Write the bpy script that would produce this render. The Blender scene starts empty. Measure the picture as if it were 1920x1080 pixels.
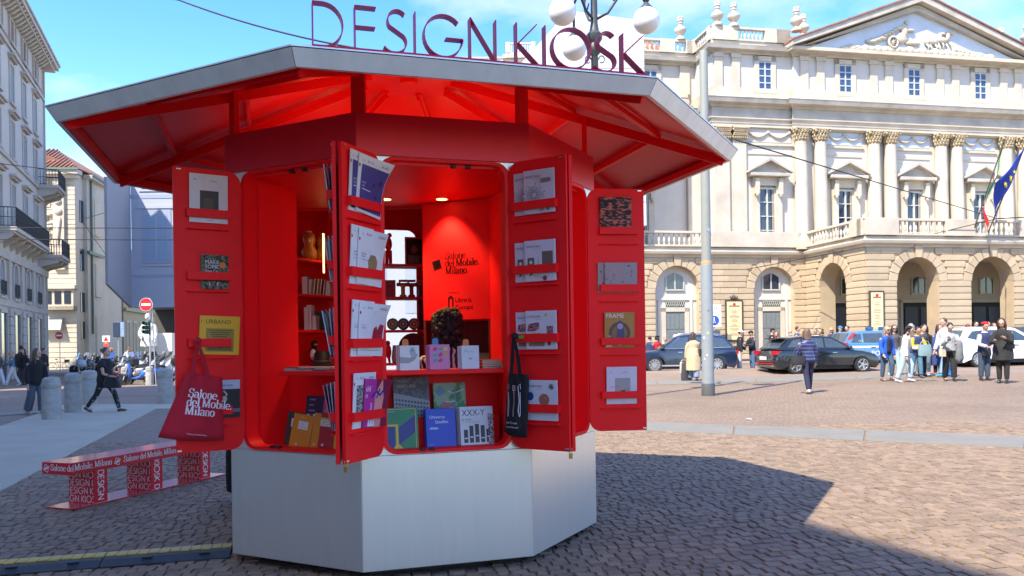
import bpy, bmesh, math, random
from math import sin, cos, tan, pi, radians as R_, sqrt, atan2, degrees
from mathutils import Vector, Matrix
random.seed(7)
SC = bpy.context.scene
COL = SC.collection

# ------------------------------------------------------------------ camera, sky, sun, exposure
CAM_H = 1.5; F_PX = 1521.5; HY = 644.16; ROLL = 0.0144
cd = bpy.data.cameras.new('camera'); cam = bpy.data.objects.new('camera', cd); COL.objects.link(cam)
cd.sensor_width = 36; cd.lens = F_PX / 1920 * 36; cd.shift_y = (HY - 540) / 1920
cd.clip_start = 0.05; cd.clip_end = 2000
cam.location = (0, 0, CAM_H); cam.rotation_euler = (pi / 2, ROLL, 0)
SC.camera = cam
SUN_AZ, SUN_EL = R_(38.6), R_(52.2)          # light travels towards +X/+Y
w = bpy.data.worlds.new('World'); SC.world = w; w.use_nodes = True
nt = w.node_tree; nt.nodes.clear()
out = nt.nodes.new('ShaderNodeOutputWorld'); bg = nt.nodes.new('ShaderNodeBackground')
sky = nt.nodes.new('ShaderNodeTexSky'); sky.sky_type = 'NISHITA'; sky.sun_disc = False
sky.sun_elevation = SUN_EL; sky.sun_rotation = SUN_AZ + pi
sky.air_density = 1.0; sky.dust_density = 0.4; sky.ozone_density = 1.5
tc = nt.nodes.new('ShaderNodeTexCoord'); mp = nt.nodes.new('ShaderNodeMapping')
mp.inputs['Scale'].default_value = (1.0, 1.0, 2.3); mp.inputs['Location'].default_value = (0.35, 0.1, 0.2)
nz = nt.nodes.new('ShaderNodeTexNoise'); nz.inputs['Scale'].default_value = 2.6; nz.inputs['Detail'].default_value = 9; nz.inputs['Roughness'].default_value = 0.56
rp = nt.nodes.new('ShaderNodeValToRGB')
rp.color_ramp.elements[0].position = 0.49; rp.color_ramp.elements[0].color = (0, 0, 0, 1)
rp.color_ramp.elements[1].position = 0.76; rp.color_ramp.elements[1].color = (0.85, 0.85, 0.85, 1)
mx = nt.nodes.new('ShaderNodeMixRGB'); mx.inputs[2].default_value = (3.0, 2.95, 2.9, 1)
L = nt.links.new
L(tc.outputs['Generated'], mp.inputs[0]); L(mp.outputs[0], nz.inputs['Vector']); L(nz.outputs['Fac'], rp.inputs[0])
hs = nt.nodes.new('ShaderNodeHueSaturation'); hs.inputs['Hue'].default_value = 0.514; hs.inputs['Saturation'].default_value = 1.38; L(sky.outputs[0], hs.inputs['Color']); L(hs.outputs[0], mx.inputs[1]); L(rp.outputs[0], mx.inputs[0]); L(mx.outputs[0], bg.inputs[0]); L(bg.outputs[0], out.inputs[0])
bg.inputs[1].default_value = 0.112
sl = bpy.data.lights.new('sun', 'SUN'); so = bpy.data.objects.new('sun', sl); COL.objects.link(so)
sl.energy = 2.1; sl.angle = R_(0.53); sl.color = (1.0, 0.92, 0.79)
ld = Vector((sin(SUN_AZ) * cos(SUN_EL), cos(SUN_AZ) * cos(SUN_EL), -sin(SUN_EL)))
so.rotation_euler = ld.to_track_quat('-Z', 'Y').to_euler(); so.location = (-20, -20, 40)
SC.view_settings.view_transform = 'Standard'; SC.view_settings.look = 'None'
SC.view_settings.exposure = 2.2; SC.view_settings.gamma = 1.0; SC.view_settings.use_curve_mapping = False
SC.render.engine = 'CYCLES'
SC.cycles.max_bounces = 8; SC.cycles.diffuse_bounces = 4; SC.cycles.glossy_bounces = 3; SC.cycles.transparent_max_bounces = 8
SC.cycles.caustics_reflective = False; SC.cycles.caustics_refractive = False; SC.cycles.sample_clamp_indirect = 6.0

# ------------------------------------------------------------------ measuring helpers
def zg(x): return (0.0155 if x > 0 else 0.005) * x            # the piazza falls gently towards the left
def ray(u, v):
    a = (u - 960) / F_PX; b = (HY - v) / F_PX; c, s = cos(ROLL), sin(ROLL)
    return Vector((c * a + s * b, 1, -s * a + c * b))
def at(u, v):                                                  # ground point seen at a pixel of the photograph
    d = ray(u, v); k = 0.0155 if d.x > 0 else 0.005
    t = -CAM_H / (d.z - k * d.x); return Vector((d.x * t, t, d.z * t + CAM_H))
def atY(u, y):                                                 # ground point in direction u at distance y
    d = ray(u, 644); x = d.x * y; return Vector((x, y, zg(x)))

# ------------------------------------------------------------------ materials
MATS = {}
def mat(name, col, rough=0.6, metal=0.0, var=0.08, scale=6.0, bump=0.0, bscale=40.0, coat=0.0, spec=0.5, island=0.0, emit=None, trans=0.0, alpha=1.0, stretch=None, aniso=0.0):
    if name in MATS: return MATS[name]
    m = bpy.data.materials.new(name); m.use_nodes = True
    n = m.node_tree; b = n.nodes['Principled BSDF']; lk = n.links.new
    b.inputs['Roughness'].default_value = rough; b.inputs['Metallic'].default_value = metal
    b.inputs['Specular IOR Level'].default_value = spec
    if coat: b.inputs['Coat Weight'].default_value = coat; b.inputs['Coat Roughness'].default_value = 0.08
    if aniso: b.inputs['Anisotropic'].default_value = aniso
    tcn = n.nodes.new('ShaderNodeTexCoord'); vec = tcn.outputs['Object']
    if stretch:
        mpn = n.nodes.new('ShaderNodeMapping'); mpn.inputs['Scale'].default_value = stretch; lk(vec, mpn.inputs[0]); vec = mpn.outputs[0]
    no = n.nodes.new('ShaderNodeTexNoise'); no.inputs['Scale'].default_value = scale; no.inputs['Detail'].default_value = 6; no.inputs['Roughness'].default_value = 0.6
    lk(vec, no.inputs['Vector'])
    mr = n.nodes.new('ShaderNodeMapRange'); mr.inputs[1].default_value = 0.25; mr.inputs[2].default_value = 0.75; mr.inputs[3].default_value = 1 - var; mr.inputs[4].default_value = 1 + var
    lk(no.outputs['Fac'], mr.inputs[0]); val = mr.outputs[0]
    if island:
        ge = n.nodes.new('ShaderNodeNewGeometry'); oi = n.nodes.new('ShaderNodeObjectInfo')
        ad = n.nodes.new('ShaderNodeMath'); ad.operation = 'ADD'; lk(ge.outputs['Random Per Island'], ad.inputs[0]); lk(oi.outputs['Random'], ad.inputs[1])
        fr = n.nodes.new('ShaderNodeMath'); fr.operation = 'FRACT'; lk(ad.outputs[0], fr.inputs[0])
        m2 = n.nodes.new('ShaderNodeMapRange'); m2.inputs[3].default_value = 1 - island; m2.inputs[4].default_value = 1 + island; lk(fr.outputs[0], m2.inputs[0])
        mu = n.nodes.new('ShaderNodeMath'); mu.operation = 'MULTIPLY'; lk(val, mu.inputs[0]); lk(m2.outputs[0], mu.inputs[1]); val = mu.outputs[0]
    vm = n.nodes.new('ShaderNodeVectorMath'); vm.operation = 'SCALE'; vm.inputs[0].default_value = col[:3]; lk(val, vm.inputs['Scale'])
    lk(vm.outputs[0], b.inputs['Base Color'])
    if bump:
        nb = n.nodes.new('ShaderNodeTexNoise'); nb.inputs['Scale'].default_value = bscale; nb.inputs['Detail'].default_value = 5; lk(vec, nb.inputs['Vector'])
        bp = n.nodes.new('ShaderNodeBump'); bp.inputs['Strength'].default_value = bump; bp.inputs['Distance'].default_value = 0.02; lk(nb.outputs['Fac'], bp.inputs['Height']); lk(bp.outputs[0], b.inputs['Normal'])
    if emit: b.inputs['Emission Color'].default_value = (*emit[:3], 1); b.inputs['Emission Strength'].default_value = emit[3]
    if trans: b.inputs['Transmission Weight'].default_value = trans
    MATS[name] = m; return m
def glass(name, tint=(0.9, 0.95, 1.0), refl=0.12):
    if name in MATS: return MATS[name]
    m = bpy.data.materials.new(name); m.use_nodes = True; n = m.node_tree; n.nodes.clear()
    o = n.nodes.new('ShaderNodeOutputMaterial'); t = n.nodes.new('ShaderNodeBsdfTransparent'); g = n.nodes.new('ShaderNodeBsdfGlossy'); x = n.nodes.new('ShaderNodeMixShader')
    t.inputs[0].default_value = (*tint, 1); g.inputs['Roughness'].default_value = 0.02
    fr = n.nodes.new('ShaderNodeFresnel'); fr.inputs[0].default_value = 1.45
    ad = n.nodes.new('ShaderNodeMath'); ad.inputs[1].default_value = refl * 0.5; n.links.new(fr.outputs[0], ad.inputs[0])
    n.links.new(ad.outputs[0], x.inputs[0]); n.links.new(t.outputs[0], x.inputs[1]); n.links.new(g.outputs[0], x.inputs[2]); n.links.new(x.outputs[0], o.inputs[0])
    MATS[name] = m; return m
def pattern(name, kind, c1, c2, scale, thr=0.5, rough=0.7, stretch=(1, 1, 1)):      # two-colour printed pattern
    if name in MATS: return MATS[name]
    m = bpy.data.materials.new(name); m.use_nodes = True; n = m.node_tree; b = n.nodes['Principled BSDF']; b.inputs['Roughness'].default_value = rough
    tcn = n.nodes.new('ShaderNodeTexCoord'); mpn = n.nodes.new('ShaderNodeMapping'); mpn.inputs['Scale'].default_value = stretch; n.links.new(tcn.outputs['Object'], mpn.inputs[0])
    if kind == 'noise': t = n.nodes.new('ShaderNodeTexNoise'); t.inputs['Detail'].default_value = 3; o = 'Fac'
    elif kind == 'wave': t = n.nodes.new('ShaderNodeTexWave'); t.inputs['Distortion'].default_value = 9; o = 'Fac'
    elif kind == 'bands': t = n.nodes.new('ShaderNodeTexWave'); t.bands_direction = 'Z'; o = 'Fac'
    else: t = n.nodes.new('ShaderNodeTexVoronoi'); o = 'Distance'
    t.inputs['Scale'].default_value = scale; n.links.new(mpn.outputs[0], t.inputs['Vector'])
    r = n.nodes.new('ShaderNodeValToRGB'); r.color_ramp.elements[0].position = max(0, thr - .04); r.color_ramp.elements[1].position = min(1, thr + .04)
    r.color_ramp.elements[0].color = (*c1, 1); r.color_ramp.elements[1].color = (*c2, 1)
    n.links.new(t.outputs[o], r.inputs[0]); n.links.new(r.outputs[0], b.inputs['Base Color']); MATS[name] = m; return m
def M_(c, rough=0.6, **k):                                     # a plain colour by value
    return mat('paint_%d_%d_%d_%d' % (int(c[0] * 255), int(c[1] * 255), int(c[2] * 255), int(rough * 100)), c, rough, **k)

# ------------------------------------------------------------------ mesh builder
def fr(o, ex, ey, ez=None):
    ex = Vector(ex).normalized(); ey = Vector(ey).normalized(); ez = ex.cross(ey) if ez is None else Vector(ez)
    return Matrix(((ex.x, ey.x, ez.x, o[0]), (ex.y, ey.y, ez.y, o[1]), (ex.z, ey.z, ez.z, o[2]), (0, 0, 0, 1)))
ID = Matrix.Identity(4)
def T(x, y, z): return Matrix.Translation((x, y, z))
def Rz(a): return Matrix.Rotation(a, 4, 'Z')
def Rx(a): return Matrix.Rotation(a, 4, 'X')
def Ry(a): return Matrix.Rotation(a, 4, 'Y')
class MB:
    def __init__(s): s.v = []; s.f = []; s.m = []
    def add(s, vs, fs, M=None, mi=0):
        b = len(s.v)
        s.v += [tuple(M @ Vector(p)) for p in vs] if M is not None else [tuple(p) for p in vs]
        s.f += [tuple(i + b for i in q) for q in fs]; s.m += [mi] * len(fs); return s
    def box(s, x0, x1, y0, y1, z0, z1, M=None, mi=0):
        return s.add([(x0, y0, z0), (x1, y0, z0), (x1, y1, z0), (x0, y1, z0), (x0, y0, z1), (x1, y0, z1), (x1, y1, z1), (x0, y1, z1)],
                     [(3, 2, 1, 0), (4, 5, 6, 7), (0, 1, 5, 4), (1, 2, 6, 5), (2, 3, 7, 6), (3, 0, 4, 7)], M, mi)
    def prism(s, poly, z0, z1, M=None, mi=0):
        a = sum(poly[i][0] * poly[(i + 1) % len(poly)][1] - poly[(i + 1) % len(poly)][0] * poly[i][1] for i in range(len(poly)))
        if a < 0: poly = poly[::-1]
        n = len(poly)
        return s.add([(x, y, z0) for x, y in poly] + [(x, y, z1) for x, y in poly],
                     [tuple(range(n))[::-1], tuple(range(n, 2 * n))] + [(i, (i + 1) % n, n + (i + 1) % n, n + i) for i in range(n)], M, mi)
    def ring(s, outer, inner, z0, z1, M=None, mi=0):            # outer / inner loops with equal counts
        n = len(outer); vs = []
        for z in (z0, z1): vs += [(x, y, z) for x, y in outer] + [(x, y, z) for x, y in inner]
        fs = []
        for i in range(n):
            j = (i + 1) % n
            fs += [(i, n + i, n + j, j), (2 * n + i, 2 * n + j, 3 * n + j, 3 * n + i), (i, j, 2 * n + j, 2 * n + i), (n + j, n + i, 3 * n + i, 3 * n + j)]
        return s.add(vs, fs, M, mi)
    def loft(s, rings, M=None, mi=0, caps=True):
        n = len(rings[0]); vs = [p for r in rings for p in r]; fs = []
        for k in range(len(rings) - 1):
            for i in range(n): j = (i + 1) % n; fs.append((k * n + i, k * n + j, (k + 1) * n + j, (k + 1) * n + i))
        if caps: fs += [tuple(range(n))[::-1], tuple(range((len(rings) - 1) * n, len(rings) * n))]
        return s.add(vs, fs, M, mi)
    def lathe(s, prof, n=16, M=None, mi=0):
        return s.loft([[(r * cos(2 * pi * i / n), r * sin(2 * pi * i / n), z) for i in range(n)] for r, z in prof], M, mi)
    def tube(s, pts, r, n=8, M=None, mi=0, flat=1.0):
        pts = [Vector(p) for p in pts]; rs = r if isinstance(r, (list, tuple)) else [r] * len(pts); rings = []; up = Vector((0, 0, 1)); a = None
        for i, p in enumerate(pts):
            d = (pts[min(i + 1, len(pts) - 1)] - pts[max(i - 1, 0)]); d = d.normalized() if d.length > 1e-9 else up
            if a is None: a = d.cross(up) if abs(d.z) < .95 else d.cross(Vector((1, 0, 0)))
            a = (a - d * a.dot(d)).normalized(); b = d.cross(a)
            rings.append([tuple(p + a * (cos(2 * pi * k / n) * rs[i]) + b * (sin(2 * pi * k / n) * rs[i] * flat)) for k in range(n)])
        return s.loft(rings, M, mi)
    def ball(s, c, r, n=12, m=8, M=None, mi=0):
        rx, ry, rz = r if isinstance(r, (list, tuple)) else (r, r, r)
        pr = [(max(1e-4, sin(pi * k / m)), -cos(pi * k / m)) for k in range(m + 1)]
        return s.loft([[(c[0] + rx * q * cos(2 * pi * i / n), c[1] + ry * q * sin(2 * pi * i / n), c[2] + rz * z) for i in range(n)] for q, z in pr], M, mi)
    def obj(s, name, mats, parent=None, smooth=False, bevel=0.0, loc=None, kind=None, remesh=0.0, seg=2):
        me = bpy.data.meshes.new(name); me.from_pydata(s.v, [], s.f)
        for m in (mats if isinstance(mats, (list, tuple)) else [mats]): me.materials.append(m)
        if any(s.m): me.polygons.foreach_set('material_index', s.m)
        if smooth:
            me.polygons.foreach_set('use_smooth', [True] * len(me.polygons))
            if smooth is not True: me.set_sharp_from_angle(angle=R_(smooth))
        me.update()
        o = bpy.data.objects.new(name, me); COL.objects.link(o)
        if parent is not None: o.parent = parent
        if loc is not None: o.location = loc
        if remesh:
            q = o.modifiers.new('remesh', 'REMESH'); q.mode = 'VOXEL'; q.voxel_size = remesh; q.use_smooth_shade = True
            q = o.modifiers.new('smooth', 'SMOOTH'); q.factor = .5; q.iterations = 3
        if bevel:
            q = o.modifiers.new('bevel', 'BEVEL'); q.width = bevel; q.segments = seg; q.limit_method = 'ANGLE'; q.angle_limit = R_(40)
        if kind: o['kind'] = kind
        return o
def tag(o, label=None, cat=None, group=None, kind=None):
    if label: o['label'] = label
    if cat: o['category'] = cat
    if group: o['group'] = group
    if kind: o['kind'] = kind
    return o
def thing(name, label, cat, loc=(0, 0, 0), rz=0, group=None):
    o = bpy.data.objects.new(name, None); o.empty_display_size = .2; COL.objects.link(o); o.location = loc; o.rotation_euler = (0, 0, rz)
    return tag(o, label, cat, group)
def place(o, M):
    o.matrix_world = M; return o
def copy_tree(o, parent=None):
    c = o.copy(); COL.objects.link(c); c.parent = parent
    for ch in list(o.children): copy_tree(ch, c)
    return c
def rrect(x0, x1, y0, y1, r, seg=5, corners=(1, 1, 1, 1)):     # corners: bl, br, tr, tl
    out = []
    for (cx, cy, a0, on) in ((x0, y0, pi, corners[0]), (x1, y0, 1.5 * pi, corners[1]), (x1, y1, 0, corners[2]), (x0, y1, .5 * pi, corners[3])):
        sx = 1 if cx == x0 else -1; sy = 1 if cy == y0 else -1; q = r if on else 1e-4
        for k in range(seg + 1):
            a = a0 + k / seg * pi / 2; out.append((cx + sx * q + q * cos(a), cy + sy * q + q * sin(a)))
    return out
# ------------------------------------------------------------------ lettering
_tx = {}
def text(mb, s, size, M, th=0.001, mi=0, align='LEFT', squash=1.0):
    if s not in _tx:
        cu = bpy.data.curves.new('lettering', 'FONT'); cu.body = s; cu.size = 1; cu.resolution_u = 2
        ob = bpy.data.objects.new('lettering', cu); COL.objects.link(ob)
        me = bpy.data.meshes.new_from_object(ob.evaluated_get(bpy.context.evaluated_depsgraph_get()))
        vs = [tuple(v.co) for v in me.vertices]; fs = [tuple(p.vertices) for p in me.polygons]
        bpy.data.objects.remove(ob); bpy.data.curves.remove(cu); bpy.data.meshes.remove(me)
        _tx[s] = (vs, fs, max([v[0] for v in vs] or [0]))
    vs, fs, wd = _tx[s]; dx = {'LEFT': 0, 'CENTER': -wd / 2, 'RIGHT': -wd}[align]
    mb.add([((x + dx) * size * squash, y * size, th) for x, y, z in vs], fs, M, mi)
def arc(cx, cy, rx, ry, a0, a1, n=14): return [(cx + rx * cos(R_(a0 + (a1 - a0) * k / n)), cy + ry * sin(R_(a0 + (a1 - a0) * k / n))) for k in range(n + 1)]
GEO = {'D': ([[(0, 0), (0, 1)], [(0, 1)] + [(.15, 1)] + arc(.2, .5, .42, .5, 90, -90) + [(0, 0)]], .66),
       'E': ([[(0, 0), (0, 1)], [(0, 1), (.45, 1)], [(0, .53), (.43, .53)], [(0, 0), (.45, 0)]], .5),
       'S': ([arc(.26, .76, .2, .24, 40, 215) + arc(.2, .25, .25, .25, 40, -150)], .5),
       'I': ([[(0, 0), (0, 1)]], .06), 'G': ([arc(.5, .5, .48, .5, 42, 350, 22) + [(.97, .45), (.55, .45)]], 1.02),
       'N': ([[(0, 0), (0, 1)], [(0, 1), (.66, 0)], [(.66, 0), (.66, 1)]], .7), 'K': ([[(0, 0), (0, 1)], [(.52, 1), (.02, .48)], [(.05, .5), (.56, 0)]], .56),
       'O': ([arc(.5, .5, .5, .5, 90, 450, 26)], 1.02), 'C': ([arc(.5, .5, .48, .5, 48, 312, 20)], .84)}
def stroke(mb, pts, wf, M, th, mi=0):
    n = len(pts); vs = []; fs = []
    for i in range(n):
        d = Vector(pts[min(i + 1, n - 1)]) - Vector(pts[max(i - 1, 0)]); d = d.normalized() if d.length else Vector((1, 0)); w_ = wf(d) / 2
        vs += [(pts[i][0] - d.y * w_, pts[i][1] + d.x * w_, th), (pts[i][0] + d.y * w_, pts[i][1] - d.x * w_, th)]
    mb.add(vs, [(2 * i, 2 * i + 1, 2 * i + 3, 2 * i + 2) for i in range(n - 1)], M, mi)
def geo_text(mb, s, size, M, wt=.12, th=.001, mi=0, x=0.0, gap=.2):
    for ch in s:
        if ch == ' ': x += .42 * size; continue
        st, adv = GEO[ch]
        for p in st: stroke(mb, [(x + a * size, b * size) for a, b in p], lambda d: wt * size, M, th, mi)
        x += (adv + gap) * size
    return x
def vs_(x, y0, y1): return [(x, y0), (x, y1)]
def hs_(x, y, w_=.11): return [(x - w_, y), (x + w_, y)]
DID = {'S': ([arc(.3, .73, .22, .25, 30, 235) + arc(.28, .27, .25, .26, 62, -160), vs_(.5, .7, .98), vs_(.04, .02, .33)], .62),
       'a': ([arc(.22, .44, .18, .2, 160, 0, 8) + [(.4, .1), (.44, .03), (.52, .04)], arc(.21, .17, .17, .16, 60, 320, 10)], .52),
       'l': ([vs_(.14, 0, 1), hs_(.14, .015), [(.02, .98), (.14, .98)]], .3), 'o': ([arc(.27, .32, .22, .32, 0, 360, 20)], .56),
       'n': ([vs_(.14, 0, .62), hs_(.14, .015), [(.02, .61), (.14, .61)], [(.14, .5)] + arc(.33, .46, .16, .17, 150, 0, 8) + [(.49, 0)], hs_(.49, .015)], .63),
       'e': ([arc(.25, .32, .21, .31, 0, 320, 18), [(.06, .34), (.46, .34)]], .51), 'd': ([arc(.24, .31, .2, .31, 50, 310, 14), vs_(.44, 0, 1), [(.32, .98), (.44, .98)], [(.44, .015), (.56, .015)]], .58),
       'M': ([vs_(.12, 0, 1), hs_(.12, .015), hs_(.1, .985, .1), [(.12, 1), (.45, .02)], [(.45, .02), (.78, 1)], vs_(.8, 0, 1), hs_(.8, .015, .14), hs_(.82, .985, .1)], 1.0),
       'b': ([vs_(.14, 0, 1), [(.02, .98), (.14, .98)], arc(.33, .31, .2, .31, 130, -130, 14)], .58), 'i': ([vs_(.14, 0, .62), hs_(.14, .015), [(.02, .61), (.14, .61)], vs_(.14, .8, .95)], .3),
       '.': ([vs_(.1, 0, .14)], .24), ' ': ([], .26)}
def did_text(mb, s, size, M, th=.001, mi=0, bold=.15):
    x = 0
    for ch in s:
        st, adv = DID[ch]
        for p in st: stroke(mb, [(x + a * size, b * size) for a, b in p], lambda d: size * (.045 + (bold - .045) * abs(d.y) ** 1.3), M, th, mi)
        x += adv * size
    return x
def emblem(mb, size, M, th=.001, mi=0, rot=.3):                # outlined tilted square with a flying mark
    Q = M @ Matrix.Rotation(rot, 4, 'Z'); h = size / 2
    mb.ring([(-h, -h), (h, -h), (h, h), (-h, h)], [(-h * .84, -h * .84), (h * .84, -h * .84), (h * .84, h * .84), (-h * .84, h * .84)], 0, th, Q, mi)
    for p, w_ in (([(-.3, -.34), (0, 0), (.32, .36)], .2), ([(-.02, .3), (.02, 0), (-.02, -.3)], .12), ([(-.3, .05), (0, 0), (.32, .0)], .12)):
        stroke(mb, [(a * size, b * size) for a, b in p], lambda d: w_ * size, Q, th, mi)
# ------------------------------------------------------------------ the ground
def cobble_mat(name, col, sx, sy, rot, bump=.4, mort=.62):
    m = bpy.data.materials.new(name); m.use_nodes = True; n = m.node_tree; b = n.nodes['Principled BSDF']; lk = n.links.new
    b.inputs['Roughness'].default_value = .75
    tcn = n.nodes.new('ShaderNodeTexCoord'); dn = n.nodes.new('ShaderNodeTexNoise'); dn.inputs['Scale'].default_value = 2.2
    lk(tcn.outputs['Object'], dn.inputs['Vector'])
    av = n.nodes.new('ShaderNodeVectorMath'); av.operation = 'MULTIPLY_ADD'; av.inputs[1].default_value = (.22, .22, 0)
    lk(dn.outputs['Color'], av.inputs[0]); lk(tcn.outputs['Object'], av.inputs[2])
    mpn = n.nodes.new('ShaderNodeMapping'); mpn.inputs['Rotation'].default_value = (0, 0, -rot); lk(av.outputs[0], mpn.inputs[0])
    br = n.nodes.new('ShaderNodeTexBrick'); br.inputs['Scale'].default_value = 1; br.inputs['Brick Width'].default_value = sx; br.inputs['Row Height'].default_value = sy
    br.inputs['Mortar Size'].default_value = .008; br.inputs['Mortar Smooth'].default_value = .3; br.inputs['Bias'].default_value = -.1
    c = Vector(col); br.inputs['Color1'].default_value = (*(c * 1.12), 1); br.inputs['Color2'].default_value = (*(c * .86), 1); br.inputs['Mortar'].default_value = (*(c * mort), 1)
    lk(mpn.outputs[0], br.inputs['Vector'])
    n2 = n.nodes.new('ShaderNodeTexNoise'); n2.inputs['Scale'].default_value = .35; n2.inputs['Detail'].default_value = 7; lk(tcn.outputs['Object'], n2.inputs['Vector'])
    mr = n.nodes.new('ShaderNodeMapRange'); mr.inputs[1].default_value = .3; mr.inputs[2].default_value = .7; mr.inputs[3].default_value = .86; mr.inputs[4].default_value = 1.12; lk(n2.outputs['Fac'], mr.inputs[0])
    vm = n.nodes.new('ShaderNodeVectorMath'); vm.operation = 'SCALE'; lk(br.outputs['Color'], vm.inputs[0]); lk(mr.outputs[0], vm.inputs['Scale']); lk(vm.outputs[0], b.inputs['Base Color'])
    bp = n.nodes.new('ShaderNodeBump'); bp.inputs['Strength'].default_value = bump; bp.inputs['Distance'].default_value = .02; bp.invert = True; lk(br.outputs['Fac'], bp.inputs['Height']); lk(bp.outputs[0], b.inputs['Normal'])
    MATS[name] = m; return m
STONE = (.235, .166, .108)
PLAZA = cobble_mat('porphyry_paving', STONE, .12, .11, R_(10))
mb = MB()
xs = [-300, -60, -20, -8, 0, 8, 30, 80, 300]; ys = [-90, 3.5, 14, 40, 90, 600]
for i in range(len(xs) - 1):
    for j in range(len(ys) - 1):
        mb.add([(x, y, zg(x) - .012) for x, y in ((xs[i], ys[j]), (xs[i + 1], ys[j]), (xs[i + 1], ys[j + 1]), (xs[i], ys[j + 1]))], [(0, 1, 2, 3)])
ground = tag(mb.obj('ground', PLAZA), 'square paved with small tan porphyry cobbles', kind='structure')
KC = Vector((-0.8307, 6.6544, 0)); KR = 1.4964; KTH = -1.6644
def corner(k, r=KR, z=0.0): a = KTH + k * pi / 4; return Vector((KC.x + r * cos(a), KC.y + r * sin(a), z))
PATH = [at(*p) for p in ((-160, 985), (0, 922), (150, 842), (292, 767))] + [at(430, 764), at(430, 757), at(120, 759), at(0, 800), at(-160, 840)]
STRIP = [at(900, 776), at(1212, 793), at(1920, 818), at(2300, 832), at(2300, 857), at(1920, 840), at(1212, 808), at(900, 793)]
def inside(p, poly):
    c = False; n = len(poly)
    for i in range(n):
        a, b = poly[i], poly[(i + 1) % n]
        if (a.y > p[1]) != (b.y > p[1]) and p[0] < (b.x - a.x) * (p[1] - a.y) / (b.y - a.y) + a.x: c = not c
    return c
STM = mat('cobble_stone', STONE, .78, var=.14, scale=9, bump=.5, bscale=60, island=.2)
ca, sa = cos(R_(9)), sin(R_(9)); stones = []
y_ = 2.2
while y_ < 15.5:
    dep = random.uniform(.095, .125); x_ = -9.5 + random.random() * .2
    while x_ < 9.5:
        wd = random.uniform(.07, .135); cx, cy = x_ + wd / 2, y_ + dep / 2
        wob = random.uniform(-.012, .012) + .05 * sin(cx * 1.3 + y_ * .7) + .03 * sin(cx * 3.1 + y_ * 2)
        X, Y = cx * ca - (cy + wob) * sa, cx * sa + (cy + wob) * ca; x_ += wd
        if Y < 4.7 or Y > 13.4 or abs(960 + F_PX * X / Y - 960) > 1120: continue
        if (X - KC.x) ** 2 + (Y - KC.y) ** 2 < 1.30 ** 2 or inside((X, Y), PATH) or inside((X, Y), STRIP): continue
        stones.append((Y, X, wd, dep))
    y_ += dep
stones.sort()
def stone_geo(wd, dep):
    g = .006; j = lambda: random.uniform(-.008, .008); h = random.uniform(-.004, .004); t = random.uniform(-.003, .003)
    o = [(-wd / 2 + g + j(), -dep / 2 + g + j()), (wd / 2 - g + j(), -dep / 2 + g + j()), (wd / 2 - g + j(), dep / 2 - g + j()), (-wd / 2 + g + j(), dep / 2 - g + j())]
    v = [(x, y, -.02) for x, y in o] + [(x, y, h - .006) for x, y in o] + [(x * .88, y * .86, h + t * (1 if x > 0 else -1)) for x, y in o]
    return v, [(0, 1, 5, 4), (1, 2, 6, 5), (2, 3, 7, 6), (3, 0, 4, 7), (4, 5, 9, 8), (5, 6, 10, 9), (6, 7, 11, 10), (7, 4, 8, 11), (8, 9, 10, 11)]
protos = []
for k in range(8):
    m_ = MB(); m_.add(*stone_geo(.1, .11)); o = m_.obj('cobblestone', STM, ground); protos.append(o.data); bpy.data.objects.remove(o)
ns = 0; mb = MB()
for (Y, X, wd, dep) in stones:
    u = 960 + F_PX * X / Y; v = HY + F_PX * CAM_H / Y
    if ns < 295 and 20 < u < 1900 and v < 1074:
        o = bpy.data.objects.new('cobblestone', protos[ns % 8]); COL.objects.link(o); o.parent = ground
        o.location = (X, Y, zg(X)); o.rotation_euler = (0, 0, R_(9 + random.uniform(-5, 5))); o.scale = (wd / .1, dep / .11, 1); ns += 1
    else: mb.add(*stone_geo(wd, dep), M=T(X, Y, zg(X)) @ Rz(R_(9 + random.uniform(-5, 5))))
mb.obj('cobblestones', STM, ground, kind='stuff')
# smooth stone bands and slabs
SLAB = mat('granite_slab', (.20, .185, .15), .7, var=.12, scale=2.5, bump=.15, bscale=90)
ASPH = mat('smooth_asphalt', (.42, .375, .27), .85, var=.12, scale=1.2, bump=.3, bscale=220)
def slab_row(name, A, B, C, D, n, m, z=.004, h=.03, parent=None):          # A-B near edge, D-C far edge, n slabs with open joints
    root = parent
    for k in range(n):
        a, b = k / n + .0015, (k + 1) / n - .0015
        q = [A.lerp(B, a), A.lerp(B, b), D.lerp(C, b), D.lerp(C, a)]
        o = MB().prism([(p.x, p.y) for p in q], -.03, z).obj('slab' if root else name, m, root, bevel=.004)
        # follow the fall of the square
        for vtx in o.data.vertices: vtx.co.z += zg(vtx.co.x)
        if root is None: root = o; tag(o, kind='structure')
    return root
st = slab_row('stone_band', at(1000, 797), at(2300, 857), at(2300, 832), at(1000, 783), 5, SLAB)
st['label'] = 'pale granite band let flush into the cobbles'
st2 = slab_row('kerb_band', at(1140, 724), at(1700, 708), at(1700, 701), at(1140, 716), 6, SLAB, z=.008)
st2['label'] = 'pale granite edging along the roadway'
o = MB().prism([(p.x, p.y) for p in PATH], -.01, .010).obj('path', ASPH)
for v in o.data.vertices: v.co.z += zg(v.co.x)
tag(o, 'smooth grey asphalt path crossing the square', kind='structure')
st3 = slab_row('kerb', at(-100, 786), at(120, 772), at(120, 768), at(-100, 780), 3, SLAB, z=.014); st3['label'] = 'thin stone edging at the left of the path'
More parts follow.
